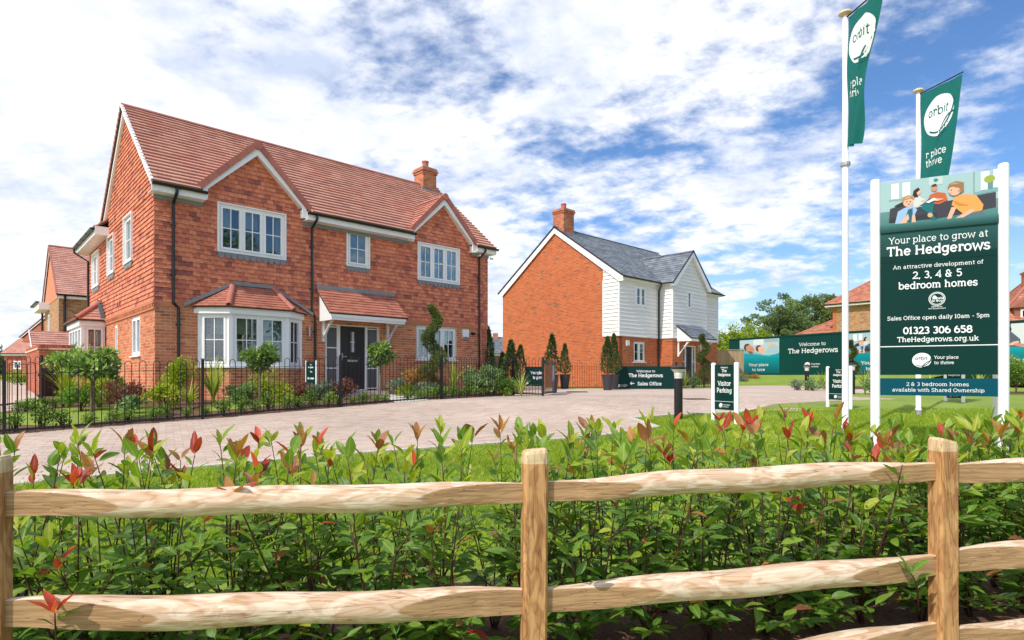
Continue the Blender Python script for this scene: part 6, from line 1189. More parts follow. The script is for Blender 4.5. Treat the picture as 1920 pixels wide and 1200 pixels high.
# main board
t_, F, W_, g = vsign('development_sign', 'tall dark green development sign with family photo between two white posts', (4.64, 7.48), (5.79, 6.9), 2.45, None, 1.5+2.475, .11)
T_ = lambda z: rel(z, g)
m_ = MB(); m_.box(.05, W_-.05, -.012, .012, T_(.37), T_(1.421)); b1_ = m_.build('board', M['teal'], t_); m_ = MB(); m_.box(.05, W_-.05, -.012, .012, T_(1.424), T_(2.44)); b0_ = m_.build('board', M['teal'], t_)
m_ = MB(); m_.box(.05, W_-.05, -.012, .012, T_(.01), T_(.358)); b2_ = m_.build('board', M['teal'], t_); m_ = MB(); m_.box(.05, W_-.05, -.012, .012, T_(-.25), T_(-.035)); b3_ = m_.build('board', M['teal2'], t_)
m_ = MB(); m_.box(.05, W_-.05, -.014, .010, T_(.3585), T_(.3695)); m_.build('white_strip', M['white'], t_)
FB = Fr((W_/2, -.0125, 0), (1, 0, 0), Z); bw = W_-.10
picture('printed_photo', Fr((.05, -.0125, T_(1.80)), (1, 0, 0), Z), 0, 0, bw, .64, FAMILY+[('g', 0, 1, 0, .16, (14, 62, 60), (70, 122, 122))], b0_, .0008)
picture('printed_fade', Fr((.05, -.0125, T_(1.50)), (1, 0, 0), Z), 0, 0, bw, .30, [('g', 0, 1, 0, 1, (12, 58, 55), (30, 84, 84))], b0_, .0006)
m_ = MB(); text(m_, FB, 'Your place to grow at', 0, T_(1.655), .080, .0035, .075, 0, width=1.0); text(m_, FB, 'The Hedgerows', 0, T_(1.505), .108, .0035, .115, 0, width=1.04); m_.build('lettering', M['ink'], b0_)
m_ = MB(); text(m_, FB, 'An attractive development of', 0, T_(1.335), .046, .0035, .09, 0, width=.91); text(m_, FB, '2, 3, 4 & 5', 0, T_(1.205), .082, .0035, .11, 0, width=.50); text(m_, FB, 'bedroom homes', 0, T_(1.08), .082, .0035, .11, 0, width=.80)
text(m_, FB, 'Sales Office open daily 10am - 5pm', 0, T_(.695), .046, .0035, .10, 0, width=1.03); text(m_, FB, '01323 306 658', 0, T_(.52), .078, .0035, .14, 0, width=.70); text(m_, FB, 'TheHedgerows.org.uk', 0, T_(.42), .058, .0035, .11, 0, width=.82)
disc(m_, FB, 0, T_(.94), .085, .085, .002, 0); disc(m_, FB, 0, T_(.94), .077, .077, .003, 1); disc(m_, FB, 0, T_(.94), .071, .071, .004, 0); disc(m_, FB, 0, T_(.94), .064, .064, .005, 1)
m_.face([FB.p(-.045, T_(.935), .007), FB.p(-.002, T_(.935), .007), FB.p(-.002, T_(.962), .007), FB.p(-.024, T_(.985), .007), FB.p(-.048, T_(.962), .007)], 0); text(m_, FB, 'Help', .025, T_(.935), .024, .008, .15, 0, slab=False); text(m_, FB, 'to Buy', .0, T_(.905), .024, .008, .15, 0, slab=False)
text(m_, FB, 'Backed by', 0, T_(.838), .015, .003, .12, 0, slab=False); text(m_, FB, 'HM Government', 0, T_(.815), .015, .003, .12, 0, slab=False); m_.build('lettering', [M['ink'], M['teal']], b1_)
m_ = MB(); logo(m_, FB, -.155, T_(.19), .092, .002); text(m_, FB, 'Your place', -.03, T_(.205), .036, .003, .1, 0, 'l', width=.245); text(m_, FB, 'to thrive', -.03, T_(.14), .036, .003, .1, 0, 'l', width=.20); m_.build('lettering', [M['ink'], M['teal']], b2_)
m_ = MB(); text(m_, FB, '2 & 3 bedroom homes', 0, T_(-.128), .042, .003, .09, 0, width=.63); text(m_, FB, 'available with Shared Ownership', 0, T_(-.20), .042, .003, .09, 0, width=.93); m_.build('lettering', M['ink'], b3_)
m_ = MB(); m_.lathe([(.055, -.05), (.055, 2.9), (.04, 2.93)], 18, cx=1.5, cy=1.15); m_.build('rear_post', M['postwhite'], t_)
def visitor(label, pL, pR, sc=1.0):
    t_, F, W_, g = vsign('visitor_parking_sign', label, pL, pR, 0, None, 1.5+.17*sc, .07*sc); T_ = lambda z: rel(z*sc, g)
    m_ = MB(); m_.box(.03, W_-.03, -.01, .01, T_(-.372), T_(.155)); b_ = m_.build('board', M['teal'], t_); m_ = MB(); m_.box(.03, W_-.03, -.01, .01, T_(-.496), T_(-.378)); b2 = m_.build('board', M['teal'], t_)
    m_ = MB(); m_.box(.03, W_-.03, -.012, .008, T_(-.3775), T_(-.3725)); m_.build('white_strip', M['white'], t_); FB = Fr((W_/2, -.0105, 0), (1, 0, 0), Z); m_ = MB()
    text(m_, FB, 'Welcome to', 0, T_(.105), .022*sc, .003, .12, 0, width=.15*sc); text(m_, FB, 'The', 0, T_(.05), .038*sc, .003, .14, 0); text(m_, FB, 'Hedgerows', 0, T_(-.008), .038*sc, .003, .14, 0, width=.26*sc); text(m_, FB, 'Visitor', 0, T_(-.145), .062*sc, .003, .13, 0, width=.27*sc); text(m_, FB, 'Parking', 0, T_(-.245), .062*sc, .003, .13, 0, width=.31*sc); m_.build('lettering', M['ink'], b_)
    m_ = MB(); logo(m_, FB, -.07*sc, T_(-.435), .036*sc, .002, withtext=False); text(m_, FB, 'Your place', -.02*sc, T_(-.43), .018*sc, .003, .12, 0, 'l', slab=False); text(m_, FB, 'to thrive', -.02*sc, T_(-.46), .018*sc, .003, .12, 0, 'l', slab=False); m_.build('lettering', [M['ink'], M['teal']], b2); return t_
visitor('visitor parking sign on the lawn, just right of the nearest bollard', (at(1338, 10.75), 10.75), (at(1381, 10.2), 10.2), 1.24)
visitor('visitor parking sign behind the taller flagpole', (at(1552, 12.9), 12.9), (at(1595, 12.35), 12.35), 1.06)
visitor('visitor parking sign seen through the gap under the tall sign', (at(1773, 14.4), 14.4), (at(1806, 14.0), 14.0), 1.1)
# small show-home sign in the garden
t_, F, W_, g = vsign('show_home_sign', 'small green show home sign between white posts by the front door', (at(571, 15.6), 15.7), (at(593, 15.5), 15.5), 0, None, 1.5+.385, .045); T_ = lambda z: rel(z, g)
m_ = MB(); m_.box(.02, W_-.02, -.008, .008, T_(-.22), T_(.36)); b_ = m_.build('board', M['teal'], t_); m_ = MB(); FB = Fr((W_/2, -.0085, 0), (1, 0, 0), Z)
text(m_, FB, 'The', 0, T_(.27), .03, .002, .14, 0, slab=False); text(m_, FB, 'Hedgerows', 0, T_(.20), .04, .002, .16, 0, width=.19, slab=False); text(m_, FB, 'The', -.0, T_(.08), .04, .002, .16, 0, slab=False); text(m_, FB, 'Show Home', 0, T_(-.10), .05, .002, .18, 0, width=.24, slab=False); m_.build('lettering', M['ink'], b_)
# welcome board fixed to the far railings
wx0, wx1, wy = at(1153, 24.7), at(1266, 24.5), 24.68; t_ = thing('welcome_board', 'wide green board with arrow to the Sales Office on the far railings', 'sign', (wx0, wy, 1.5-.565), math.atan2(-.18, wx1-wx0)); W_ = wx1-wx0; m_ = MB(); m_.box(0, W_, -.015, .0, 0, .95); b_ = m_.build('board', M['teal'], t_); FB = Fr((W_/2+.03, -.016, 0), (1, 0, 0), Z); m_ = MB()
text(m_, FB, 'Welcome to', 0, .70, .095, .003, .1, 0, width=.78); text(m_, FB, 'The Hedgerows', 0, .50, .14, .003, .12, 0, width=1.42); text(m_, FB, '<', -.66, .155, .17, .003, .13, 0, 'l', slab=False); text(m_, FB, 'Sales Office', .16, .155, .135, .003, .11, 0, width=1.0); logo(m_, FB, -1.12, .13, .075, .002, withtext=False); text(m_, FB, 'Your place', -1.02, .15, .035, .003, .12, 0, 'l', slab=False); text(m_, FB, 'to thrive', -1.02, .09, .035, .003, .12, 0, 'l', slab=False); m_.build('lettering', [M['ink'], M['teal']], b_)
# banner behind the last railing panel
t_ = thing('garden_banner', 'small dark green banner behind the railing panel by the gate', 'sign', (at(984, 17.2), 17.22, 1.5-.32), .05); m_ = MB(); m_.box(0, .52, 0, .012, 0, .58); b_ = m_.build('board', M['teal'], t_); m_ = MB(); FB = Fr((0, -.0005, 0), (1, 0, 0), Z); text(m_, FB, 'Your plac', .17, .36, .085, .002, .12, 0, 'l', width=.36); text(m_, FB, 'to grow', .24, .22, .085, .002, .12, 0, 'l', width=.27); logo(m_, FB, .07, .09, .035, .002, withtext=False); m_.build('lettering', [M['ink'], M['teal']], b_)
# hoarding
HP = Vector((15.05, 40.6, 1.5)); hu = Vector((.497, -.868, 0)).normalized(); hoard = thing('hoarding', 'long dark green site hoarding with printed photos behind the right lawn', 'hoarding', HP, math.atan2(hu.y, hu.x))
def hs(px): t_ = (px-960)/FPX; return (t_*40.6-15.05)/(.497+.868*t_)
s = 0; k = 0
while s < 20:
    m_ = MB(); m_.box(s+.004, s+1.216, 0, .03, 0, 2.42); m_.build('panel', M['hoard'], hoard); m_ = MB(); m_.box(s+.0, s+.1, .03, .13, -.2, 2.3); m_.build('post', M['timber'], hoard); s += 1.22; k += 1
m_ = MB(); m_.box(-.03, 20, -.03, .06, 2.42, 2.52); m_.build('capping', M['hoard'], hoard); m_ = MB(); m_.box(0, 20, -.02, .0, -.02, .12); m_.build('plinth', M['hoard'], hoard)
def hpic(s0, s1, shapes, l1, l2):
    F = Fr((s0, -.002, .13), (1, 0, 0), Z); o = picture('printed_photo', F, 0, 0, s1-s0, 2.25, [(q[0],)+tuple(q[1:]) for q in shapes], hoard, .001); m_ = MB(); F2 = Fr(((s0+s1)/2, -.03, 0), (1, 0, 0), Z)
    text(m_, F2, l1, 0, .62, .17, .003, .1, 0, width=1.5); text(m_, F2, l2, 0, .30, .17, .003, .1, 0, width=1.0); m_.build('lettering', M['ink'], hoard)
hpic(hs(1387), hs(1461), SLEEP, 'Your place', 'to love'); F8 = [('r', 0, 1, 0, 1, (160, 190, 194)), ('g', 0, 1, 0, .46, (0, 88, 98), (0, 140, 150))]
def sub(sh, y0, y1):
    out = []
    for q in sh:
        f = lambda y: y0+(y1-y0)*y
        if q[0] == 'r': out.append(('r', q[1], q[2], f(q[3]), f(q[4]), q[5]))
        elif q[0] == 'e': out.append(('e', q[1], f(q[2]), q[3], q[4]*(y1-y0), q[5], q[6]))
        elif q[0] == 'p': out.append(('p', [(x, f(y)) for x, y in q[1]], q[2]))
        elif q[0] == 'g': out.append(('g', q[1], q[2], f(q[3]), f(q[4]), q[5], q[6]))
    return out
hpic(hs(1590), hs(1590)+3.0, sub(FAMILY, .42, 1)+[('g', 0, 1, 0, .5, (0, 84, 94), (0, 140, 150))], 'Your place', 'to grow'); hpic(hs(1872), hs(1872)+2.4, sub(GROWR, .2, 1)+[('g', 0, 1, 0, .3, (0, 84, 94), (0, 130, 140))], 'Your place', 'to grow')
m_ = MB(); FH = Fr((hs(1523), -.012, 0), (1, 0, 0), Z); text(m_, FH, 'Welcome to', 0, 1.80, .20, .003, .09, 0, width=1.72); text(m_, FH, 'The Hedgerows', 0, 1.38, .27, .003, .11, 0, width=3.2); FL = Fr((hs(1514), -.012, 0), (1, 0, 0), Z); logo(m_, FL, 0, .64, .17, .002, withtext=True); text(m_, FL, 'Your place', .26, .66, .08, .003, .11, 0, 'l', width=.55); text(m_, FL, 'to thrive', .26, .50, .08, .003, .11, 0, 'l', width=.45); m_.build('lettering', [M['ink'], M['hoard']], hoard)
# the bank of grass below the hoarding
near = [gp(1262, 728.5), gp(1345, 724), gp(1440, 722.8), gp(1500, 724), gp(1640, 724.5), gp(1790, 723), gp(1930, 722)]; m_ = MB(); ns = len(near)-1; K = 8
for i in range(ns):
    for j in range(K):
        def q(a, b): n_ = Vector((*near[a], G(near[a][1])+.002)); f_ = HP+hu*(20.5*a/ns-.5); f_ = Vector((f_.x, f_.y, 1.53)); e_ = b/K; v = n_.lerp(f_, e_); v.z = n_.z+(f_.z-n_.z)*(e_**1.2); return v
        m_.face([q(i, j), q(i+1, j), q(i+1, j+1), q(i, j+1)])
o = m_.build('grass_bank', M['lawn'], smooth=True); o['kind'] = 'structure'
# timber fence panel beside the hoarding
t_ = thing('timber_fence', 'pale closeboard timber fence between boarded house and hoarding', 'fence', (at(1338, 37), 37.5, 1.15), .05); o0 = None
for i in range(18):
    if o0 is None: m_ = MB(); m_.box(.004, .118, 0, .02, 0, 1.95); o0 = o = m_.build('board', M['timber'], t_)
    else: o = o0.copy(); link(o, t_)
    o.location = (i*.12, .012*(i % 2), rr_.uniform(-.02, .02))
m_ = MB(); m_.box(0, 2.2, -.03, .04, 1.97, 2.02); m_.build('capping', M['timber'], t_)

# ------------------------------------------------------------------ flags, bollards
def flagpole(label, flabel, X, Y, h, adir, alen, flen, narrow, txt, seed, fold=.05):
    g = G(Y); t_ = thing('flagpole', label, 'flagpole', (X, Y, g)); m_ = MB(); m_.lathe([(.055, -.05), (.055, .12), (.046, .14), (.044, h*.5), (.038, h)], 16); m_.build('pole', M['postwhite'], t_, smooth=True)
    m_ = MB(); m_.lathe([(.05, h-.02), (.095, h+.005), (.085, h+.035), (.03, h+.06)], 20); m_.build('cap', M['capw'], t_); m_ = MB(); a = Vector((*adir, 0)).normalized(); m_.tube([Vector((0, 0, h-.06)), a*alen+Vector((0, 0, h-.04))], .012, 8); m_.build('flag_arm', M['railblack'], t_); m_ = MB(); m_.lathe([(.07, h-flen-.35), (.07, h-flen-.30)], 14); m_.lathe([(.058, .10), (.062, .0)], 14); m_.build('collar', M['metal'], t_)
    f = thing('flag', flabel, 'flag', (X, Y, g+h-.08)); nu, nv = 14, 34; m_ = MB(); P_ = {}; n3 = Vector((-a.y, a.x, 0)); rs = random.Random(seed)
    def pt(u, v, c=0):
        w_ = 1-narrow(v); x = (.05+u*(alen-.05)*w_); z = -flen*v-.02*u*v; wob = fold*math.sin(u*5.5*(1+.6*v)+v*5+seed)*(.25+v)*u**.5+.016*math.sin(u*14+v*9+seed); return a*x+n3*(wob+c)+Vector((0, 0, z+alen*0*u))
    for i in range(nu+1):
        for j in range(nv+1): P_[i, j] = len(m_.v); m_.v.append(tuple(pt(i/nu, j/nv)))
    for i in range(nu):
        for j in range(nv): m_.f.append((P_[i, j], P_[i, j+1], P_[i+1, j+1], P_[i+1, j])); m_.m.append(0); m_.r.append(0); m_.c.append(None)
    m_.build('cloth', M['flagcloth'], f, smooth=True)
    # print laid on the cloth
    side_ = 1 if (Vector((-X, -Y, 0)).dot(n3) > 0) else -1
    class FF_:
        @staticmethod
        def p(x, y, c=0): return pt(x, y, side_*(c+.004))
    ms_ = MB(); fr = Fr((0, 0, 0), (1, 0, 0), (0, 1, 0)); tmp = MB(); logo(tmp, fr, 0, 0, 1, 0.0); text(tmp, fr, txt[0], -.85, -1.95, .34, 0, .1, 0, 'l', slab=False); text(tmp, fr, txt[1], -.85, -2.4, .34, 0, .1, 0, 'l', slab=False)
    asp = alen*1.05/flen
    for fi, (fc, mi) in enumerate(zip(tmp.f, tmp.m)):
        ps = [tmp.v[k] for k in fc]
        if len(ps) > 8:   # fan for the round mark
            c0_ = tuple(sum(p[k] for p in ps)/len(ps) for k in range(3)); rings = 4
            for a_, b_ in zip(ps, ps[1:]+ps[:1]):
                for r0 in range(rings):
                    g0_, g1_ = r0/rings, (r0+1)/rings; L1 = lambda p, gg: tuple(c0_[k]+(p[k]-c0_[k])*gg for k in range(3)); quad = [L1(a_, g0_), L1(a_, g1_), L1(b_, g1_), L1(b_, g0_)]; quad = quad[1:] if r0 == 0 else quad
                    ms_.face([FF_.p(.49+p[0]*.38, .24-p[1]*.42*asp, p[2]) for p in quad], mi)
        else: ms_.face([FF_.p(.49+p[0]*.38, .24-p[1]*.42*asp, p[2]) for p in ps], mi)
    ms_.build('printed_mark', [M['ink'], M['flagcloth']], f)
M['capw'] = pm('pole_cap', [(0, S(222, 190, 150))], .5)
flagpole('taller-looking white flagpole standing left of the tall sign', 'teal flag with folded lower corner on the left flagpole', at(1585, 9), 9, 6.45, (.17, -.95), .74, 1.98, lambda v: .66*v+.06*math.sin(v*3.1), ('r pla', 'hriv'), 1, .07)
flagpole('white flagpole behind the tall sign', 'teal flag hanging straight on the pole behind the tall sign', at(1722, 11.5), 11.5, 6.35, (.28, -.95), .86, 2.3, lambda v: .42*v, ('r place', 'thrive'), 4, .03)
def bollard(label, X, Y, group=None):
    t_ = thing('bollard', label, 'bollard', (X, Y, G(Y))); m_ = MB(); m_.lathe([(.078, -.05), (.078, .76)], 24); m_.build('shaft', M['black'], t_, smooth=False); m_ = MB(); m_.lathe([(.074, .76), (.074, .80), (.082, .815), (.074, .83), (.082, .845), (.074, .86), (.084, .875), (.13, .93)], 24); m_.build('lens', M['lens'], t_); m_ = MB(); m_.lathe([(.13, .93), (.138, .94), (.138, .965), (.11, .985), (.03, .995)], 24); m_.build('cap', M['black'], t_)
M['lens'] = pm('bollard_lens', [(0, S(214, 212, 206))], .25, .06, 40)
bollard('black bollard light nearest the camera, on the tip of the lawn', at(1272, 10.9), 10.9); bollard('small far bollard light before the hoarding text', at(1513, 23), 23); bollard('bollard light just behind the second visitor parking sign', at(1598, 18.6), 18.6)
m_ = MB()
dc = thing('drain_cover', 'dark metal drain cover set in the paving before the far railings', 'drain cover', (*gp(1305, 749.5), G(gp(1305, 749.5)[1])+.014)); m_.box(-.3, .3, -.22, .22, 0, .012); [m_.box(-.26+i*.09, -.22+i*.09, -.18, .18, .013, .018) for i in range(6)]; m_.build('cover', M['barkdark'], dc)
dc = thing('drain_cover', 'drain cover in the paving before the tall conifer pots', 'drain cover', (*gp(1082, 735.5), G(gp(1082, 735.5)[1])+.014)); m_ = MB(); m_.box(-.35, .35, -.25, .25, 0, .012); m_.build('cover', M['barkdark'], dc)

# ------------------------------------------------------------------ planting
for i, (tx, ty, th_) in enumerate(((26, -4, 15), (33, 3, 13), (38, -9, 17), (46, 0, 16))): bigtree('roadside_tree', tx, ty, .2, th_, 5.2, 'darktree_leaf', ['nearest', 'second', 'third', 'farthest'][i]+' of the roadside trees mirrored in the front windows', 3500, .5, 34, .25, .28, low=.1, group='roadside trees mirrored in the windows')
lollipop(174, 790, 1.40, .50, 'lollipop bay tree on the left lawn behind the railings', world=(at(172, 10.5), 10.5), n=2300, sz=.10)
lollipop(0, 0, 1.35, .45, 'lollipop tree half hidden behind the left lawn tree', world=(at(126, 13.0), 13.0), n=1300, sz=.1)
lollipop(0, 0, 1.45, .42, 'lollipop bay tree before the bay window', world=(at(487, 12.3), 12.3), n=2000, sz=.09)
lollipop(0, 0, 1.50, .42, 'lollipop bay tree beside the front door path', world=(at(713, 15.0), 15.0), n=2000, sz=.09)
spiral(at(812, 17.3), 17.3, 2.7, 'tall spiral topiary beside the front window of the red house', r=.52, turns=2.2)
spiral(at(1320, 26.6), 26.6, 2.45, 'spiral topiary by the porch of the boarded house', r=.5, turns=2.4)
spiral(at(1598, 26), 26, 2.0, 'spiral topiary against the hoarding behind the flagpole', r=.36, turns=2.4, ph=.15)
for px, Y, hc, rc, lb in ((1035, 19.6, 1.32, .27, 'beside the open gate'), (1059, 25.0, 1.28, .26, 'right of the gate, before the orange brick wall'), (1139, 22.9, 1.45, .30, 'in front of the far railing post'), (1151, 24.2, 1.65, .28, 'behind the other pot at the far railing post'), (976, 22.4, 1.1, .24, 'seen through the railings left of the banner')):
    planter(at(px, Y), Y, 'tapered charcoal pot '+lb); cone_topiary(at(px, Y), Y, hc, rc, 'potted conifer '+lb)
cone_topiary(at(958, 19.6), 19.6, 1.75, .38, 'dark conifer in the ground left of the potted one', False); cone_topiary(at(942, 24), 24, 1.5, .28, 'small distant conifer between the two houses', False); cone_topiary(at(914, 21.4), 21.4, 2.35, .42, 'tall conifer against the right corner of the red house', False)
cone_topiary(at(124, 20), 20.6, 1.0, .28, 'small cone shrub showing above the garden wall', True, 1.2)
G_ = G
strap(at(400, 13.5), 13.5, 1.15, 'big yellow-green sword-leaved plant before the bay window', 70, w_=.045); strap(at(345, 12.4), 12.6, .7, 'arching yellow sword-leaved plant near the house corner', 60, w_=.03, lean=1.3); strap(at(850, 16.6), 16.6, 1.0, 'upright sword-leaved plant right of the spiral topiary', 34, w_=.04, lean=.5)
strap(at(978, 16.4), 16.7, .75, 'yellow striped sword-leaved plant at the end of the garden bed', 40, w_=.03, lean=1.2); strap(at(120, 12.4), 12.5, 1.0, 'lime sword-leaved plant under the left lollipop trees', 70, 'lime_leaf', .04); strap(at(1285, 25.4), 25.4, .8, 'sword-leaved plant beside the far bollard fence', 40, w_=.04)
strap(at(1543, 22.6), 22.6, .75, 'variegated sword-leaved plant beside the far bollard', 50, w_=.04); strap(at(1622, 19), 19, .85, 'variegated sword-leaved plant left of the tall sign', 60, w_=.04); strap(at(1745, 18), 18, .7, 'yellow sword-leaved plant low behind the tall sign', 40, w_=.04); strap(at(1835, 18), 18, .75, 'orange-tinged sword-leaved plant low behind the tall sign', 40, w_=.04)
for px, Y, r, h_, lf, lb in ((330, 13.2, .45, 1.35, 'lime_leaf', 'tall yellow-green shrub at the red house corner'), (312, 12.2, .5, .6, 'lime_leaf', 'low yellow shrub at the house corner'), (560, 14.3, .45, .5, 'pink_leaf', 'pinkish low shrub left of the show home sign'), (505, 13.6, .6, .75, 'lime_leaf', 'golden shrub below the bay window'), (455, 13.4, .5, .6, 'shrub_leaf', 'green-blue shrub under the bay window'), (600, 14.5, .5, .5, 'grey_leaf', 'grey-green shrub right of the show home sign'), (640, 14.9, .45, .65, 'pink_leaf', 'reddish shrub beside the front door'), (745, 17.0, .42, .6, 'grey_leaf', 'round grey-green shrub right of the entrance path'), (770, 15.9, .42, .45, 'lime_leaf', 'yellowish shrub right of the entrance path'), (775, 16.9, .4, .9, 'orange_leaf', 'orange feathery shrub below the front window'), (795, 15.8, .45, .45, 'grey_leaf', 'silver shrub before the spiral topiary'),
    (880, 17.1, .65, 1.0, 'shrub_leaf', 'broad green shrub at the right end of the garden bed'), (915, 17.0, .6, .9, 'shrub_leaf', 'green shrub by the downpipe end of the garden bed'), (945, 16.9, .5, .75, 'box_leaf', 'shrub at the very end of the garden bed'), (232, 12.3, .5, .7, 'pink_leaf', 'dark purple-green shrub against the left wall'), (185, 12.6, .6, .85, 'lime_leaf', 'bright yellow-green shrub by the left wall'), (150, 12.0, .5, .6, 'box_leaf', 'green shrub under the left lollipop trees'), (208, 13.6, .5, 1.0, 'box_leaf', 'taller green shrub near the side bay window'), (245, 11.6, .3, .4, 'shrub_leaf', 'small dark shrub at the foot of the side wall'),
    (1300, 25.6, .45, .55, 'shrub_leaf', 'green shrub beside the boarded house porch'), (1270, 25.8, .4, .5, 'box_leaf', 'small shrub behind the nearest bollard top'), (1402, 36, .9, .85, 'orange_leaf', 'bronze shrub at the left end of the hoarding'), (1390, 34, .8, .7, 'grey_leaf', 'grey shrub below the hoarding photo'), (1495, 22.8, .35, .45, 'grey_leaf', 'low grey shrub left of the far bollard'), (1524, 22.2, .4, .5, 'shrub_leaf', 'low green shrub right of the far bollard'), (1640, 18.2, .5, .5, 'shrub_leaf', 'low shrub behind the left sign post'), (1905, 19.5, .75, 1.35, 'box_leaf', 'rounded green shrub at the right edge by the tall sign')):
    X = at(px, Y); shrub(X, Y, r, h_, lf, lb, int(900*r/.45*h_/.6)+200, .065)
sheet('planting_bed', [(at(1875, 18.3), 18.3), (at(1875, 20.8), 20.8), (at(1990, 21.5), 21.5), (at(1990, 18.2), 18.2)], .012, M['mulch'])
shrub(at(1350, 9.0)+0, 9.6+24, 1.0, .55, 'darktree_leaf', 'dark flowering shrub above the first visitor sign', 900, .1, z=1.15)
# low clipped hedge plants along the railings
LM_RAIL = [(-60, 'beyond the left edge'), (10, 'at the leftmost railing post'), (60, 'left of the left lollipop tree'), (110, 'before the black timber gate'), (170, 'in front of the left lollipop tree'), (225, 'before the left side wall'), (262, 'before the small side window'), (300, 'at the corner of the red house'), (340, 'before the left downpipe'), (380, 'beside the second railing post'), (420, 'below the left light of the bay window'), (460, 'before the middle of the bay window'), (495, 'in front of the lollipop tree by the bay window'), (530, 'below the right end of the bay window'), (560, 'left of the show home sign'), (585, 'in front of the show home sign'), (612, 'below the left door side light'), (640, 'beside the railing post before the door'), (665, 'in front of the front door'), (700, 'left of the tree by the door path'), (770, 'right of the entrance path'), (800, 'before the spiral topiary'), (828, 'beside the railing post by the spiral topiary'), (855, 'below the alarm box'), (885, 'before the broad green shrub'), (910, 'before the right downpipe'), (935, 'right of the house corner'), (960, 'at the last garden railing post'), (1000, 'near the gate')]
seen_lm = {}
def near_what(px, lm):
    t_ = min(lm, key=lambda q: abs(q[0]-px))[1]; k = seen_lm.get(t_, 0); seen_lm[t_] = k+1
    return t_ if k == 0 else ['second, ', 'third, ', 'fourth, ', 'fifth, ', 'sixth, ', 'seventh, ', 'eighth, '][min(k-1, 6)]+t_
protos = []
for k in range(4):
    o = shrub(0, 0, .24, .40, 'box_leaf', 'x', 260, .05, 'hedging_plant', 'young hedging plants inside the railings', cat='shrub'); protos.append(o)
hn = 0; used_p = [False]*4
pl = [left0]+fp[:5]; acc = 0
for (xa, ya), (xb, yb) in zip(pl, pl[1:]):
    d = Vector((xb-xa, yb-ya)); n_ = int(d.length/.30); u = d.normalized(); nn_ = Vector((-u.y, u.x))
    for i in range(n_):
        p = Vector((xa, ya))+d*((i+.5)/n_)+nn_*(.34+rr_.uniform(-.05, .05))
        pxx = p.x/p.y*FPX+960
        if 725 < pxx < 755: continue
        k = hn % 4; src = protos[k]
        if not used_p[k]: o = src; used_p[k] = True
        else:
            o = src.copy(); C.objects.link(o)
            for c_ in src.children: q = c_.copy(); link(q, o)
        o.location = (p.x, p.y, G(p.y)); s_ = rr_.uniform(.75, 1.2); o.scale = (s_, s_, s_*rr_.uniform(.8, 1.15)); o.rotation_euler = (0, 0, rr_.uniform(0, 6)); o['label'] = 'low hedging plant inside railings, '+near_what(pxx, LM_RAIL); hn += 1
for i in range(8):
    src = protos[i % 4]; o = src.copy(); C.objects.link(o)
    for c_ in src.children: q = c_.copy(); link(q, o)
    p = Vector(gp(30, 775)).lerp(Vector(gp(130, 762)), i/7); o.location = (p.x, p.y, G(p.y)); o.scale = (.9, .9, .8); o.rotation_euler = (0, 0, i); o['label'] = 'back row hedging plant behind the left lawn, '+['leftmost', 'second from the left', 'third from the left', 'fourth from the left', 'fourth from the right', 'third from the right', 'second from the right', 'rightmost'][i]; o['group'] = 'hedging plants behind the left lawn'
# trees beyond
bigtree('pine_tree', at(1462, 62), 62, 1.2, 8.6, 4.0, 'pine_leaf', 'dark green pine tree rising behind the hoarding', 12000, .22, 110, .25, .13, .5, low=.2)
bigtree('pine_tree', at(1478, 66), 66, 1.2, 10.0, 2.6, 'pine_leaf', 'narrow dark pine just behind the broad one', 7000, .24, 60, .2, .17, .5, low=.3)
bigtree('broadleaf_tree', at(1545, 72), 72, 1.2, 11.2, 4.6, 'darktree_leaf', 'dark broadleaf tree left of the hipped-roof house', 12000, .34, 60, .3, .24, .7, low=.25)
bigtree('broadleaf_tree', at(1516, 72), 74, 1.2, 10.4, 2.8, 'darktree_leaf', 'grey-green tree between the pine and the dark tree', 8000, .34, 44, .3, .26, .7, low=.25)
for px, Y, h_, r, lb in ((1368, 56, 5.0, 1.6, 'yellow-green tree beside the boarded house'), (1392, 54, 6.1, 2.2, 'bright yellow-green tree behind the left end of the hoarding'), (1428, 56, 5.2, 2.0, 'lime tree in front of the pine'), (1350, 58, 4.2, 1.4, 'low lime shrub tree showing past the house corner')): bigtree('young_tree', at(px, Y), Y, 1.1, h_, r, 'tree_leaf', lb, 5000, .24, 34, .12, .3, .8, low=.05)
for i, (px, Y, h_) in enumerate(((2, 90, 5.2), (-40, 95, 6))): bigtree('distant_tree', at(px, Y), Y, 1.0, h_, 5, 'darktree_leaf', ['dark tree on the horizon at the far left edge', 'distant tree outside the left edge'][i], 2500, .5, 26, .3, .3, low=.1)
shrub(at(40, 33), 33, 1.0, .9, 'box_leaf', 'green hedge shrub at the far end of the driveway', 900, .1); shrub(at(28, 35), 35, 1.0, .8, 'lime_leaf', 'pale shrub at the far end of the driveway', 900, .1)
# ------------------------------------------------------------------ grass blades on the near lawn (countless: one mesh)
rs = np.random.RandomState(4)
n = 330000
yy = 2.9+9.5*rs.uniform(0, 1, n)**1.25; xx = rs.uniform(-1, 1, n)*(yy*.93+.5)
xs_ = np.array([p[0] for p in road]); ys_ = np.array([p[1] for p in road]); ins = np.zeros(n, bool); m0 = len(road)
for i in range(m0):
    j = (i+1) % m0; c_ = (ys_[i] > yy) != (ys_[j] > yy)
    with np.errstate(divide='ignore', invalid='ignore'): c_ &= xx < (xs_[j]-xs_[i])*(yy-ys_[i])/(ys_[j]-ys_[i])+xs_[i]
    ins ^= c_
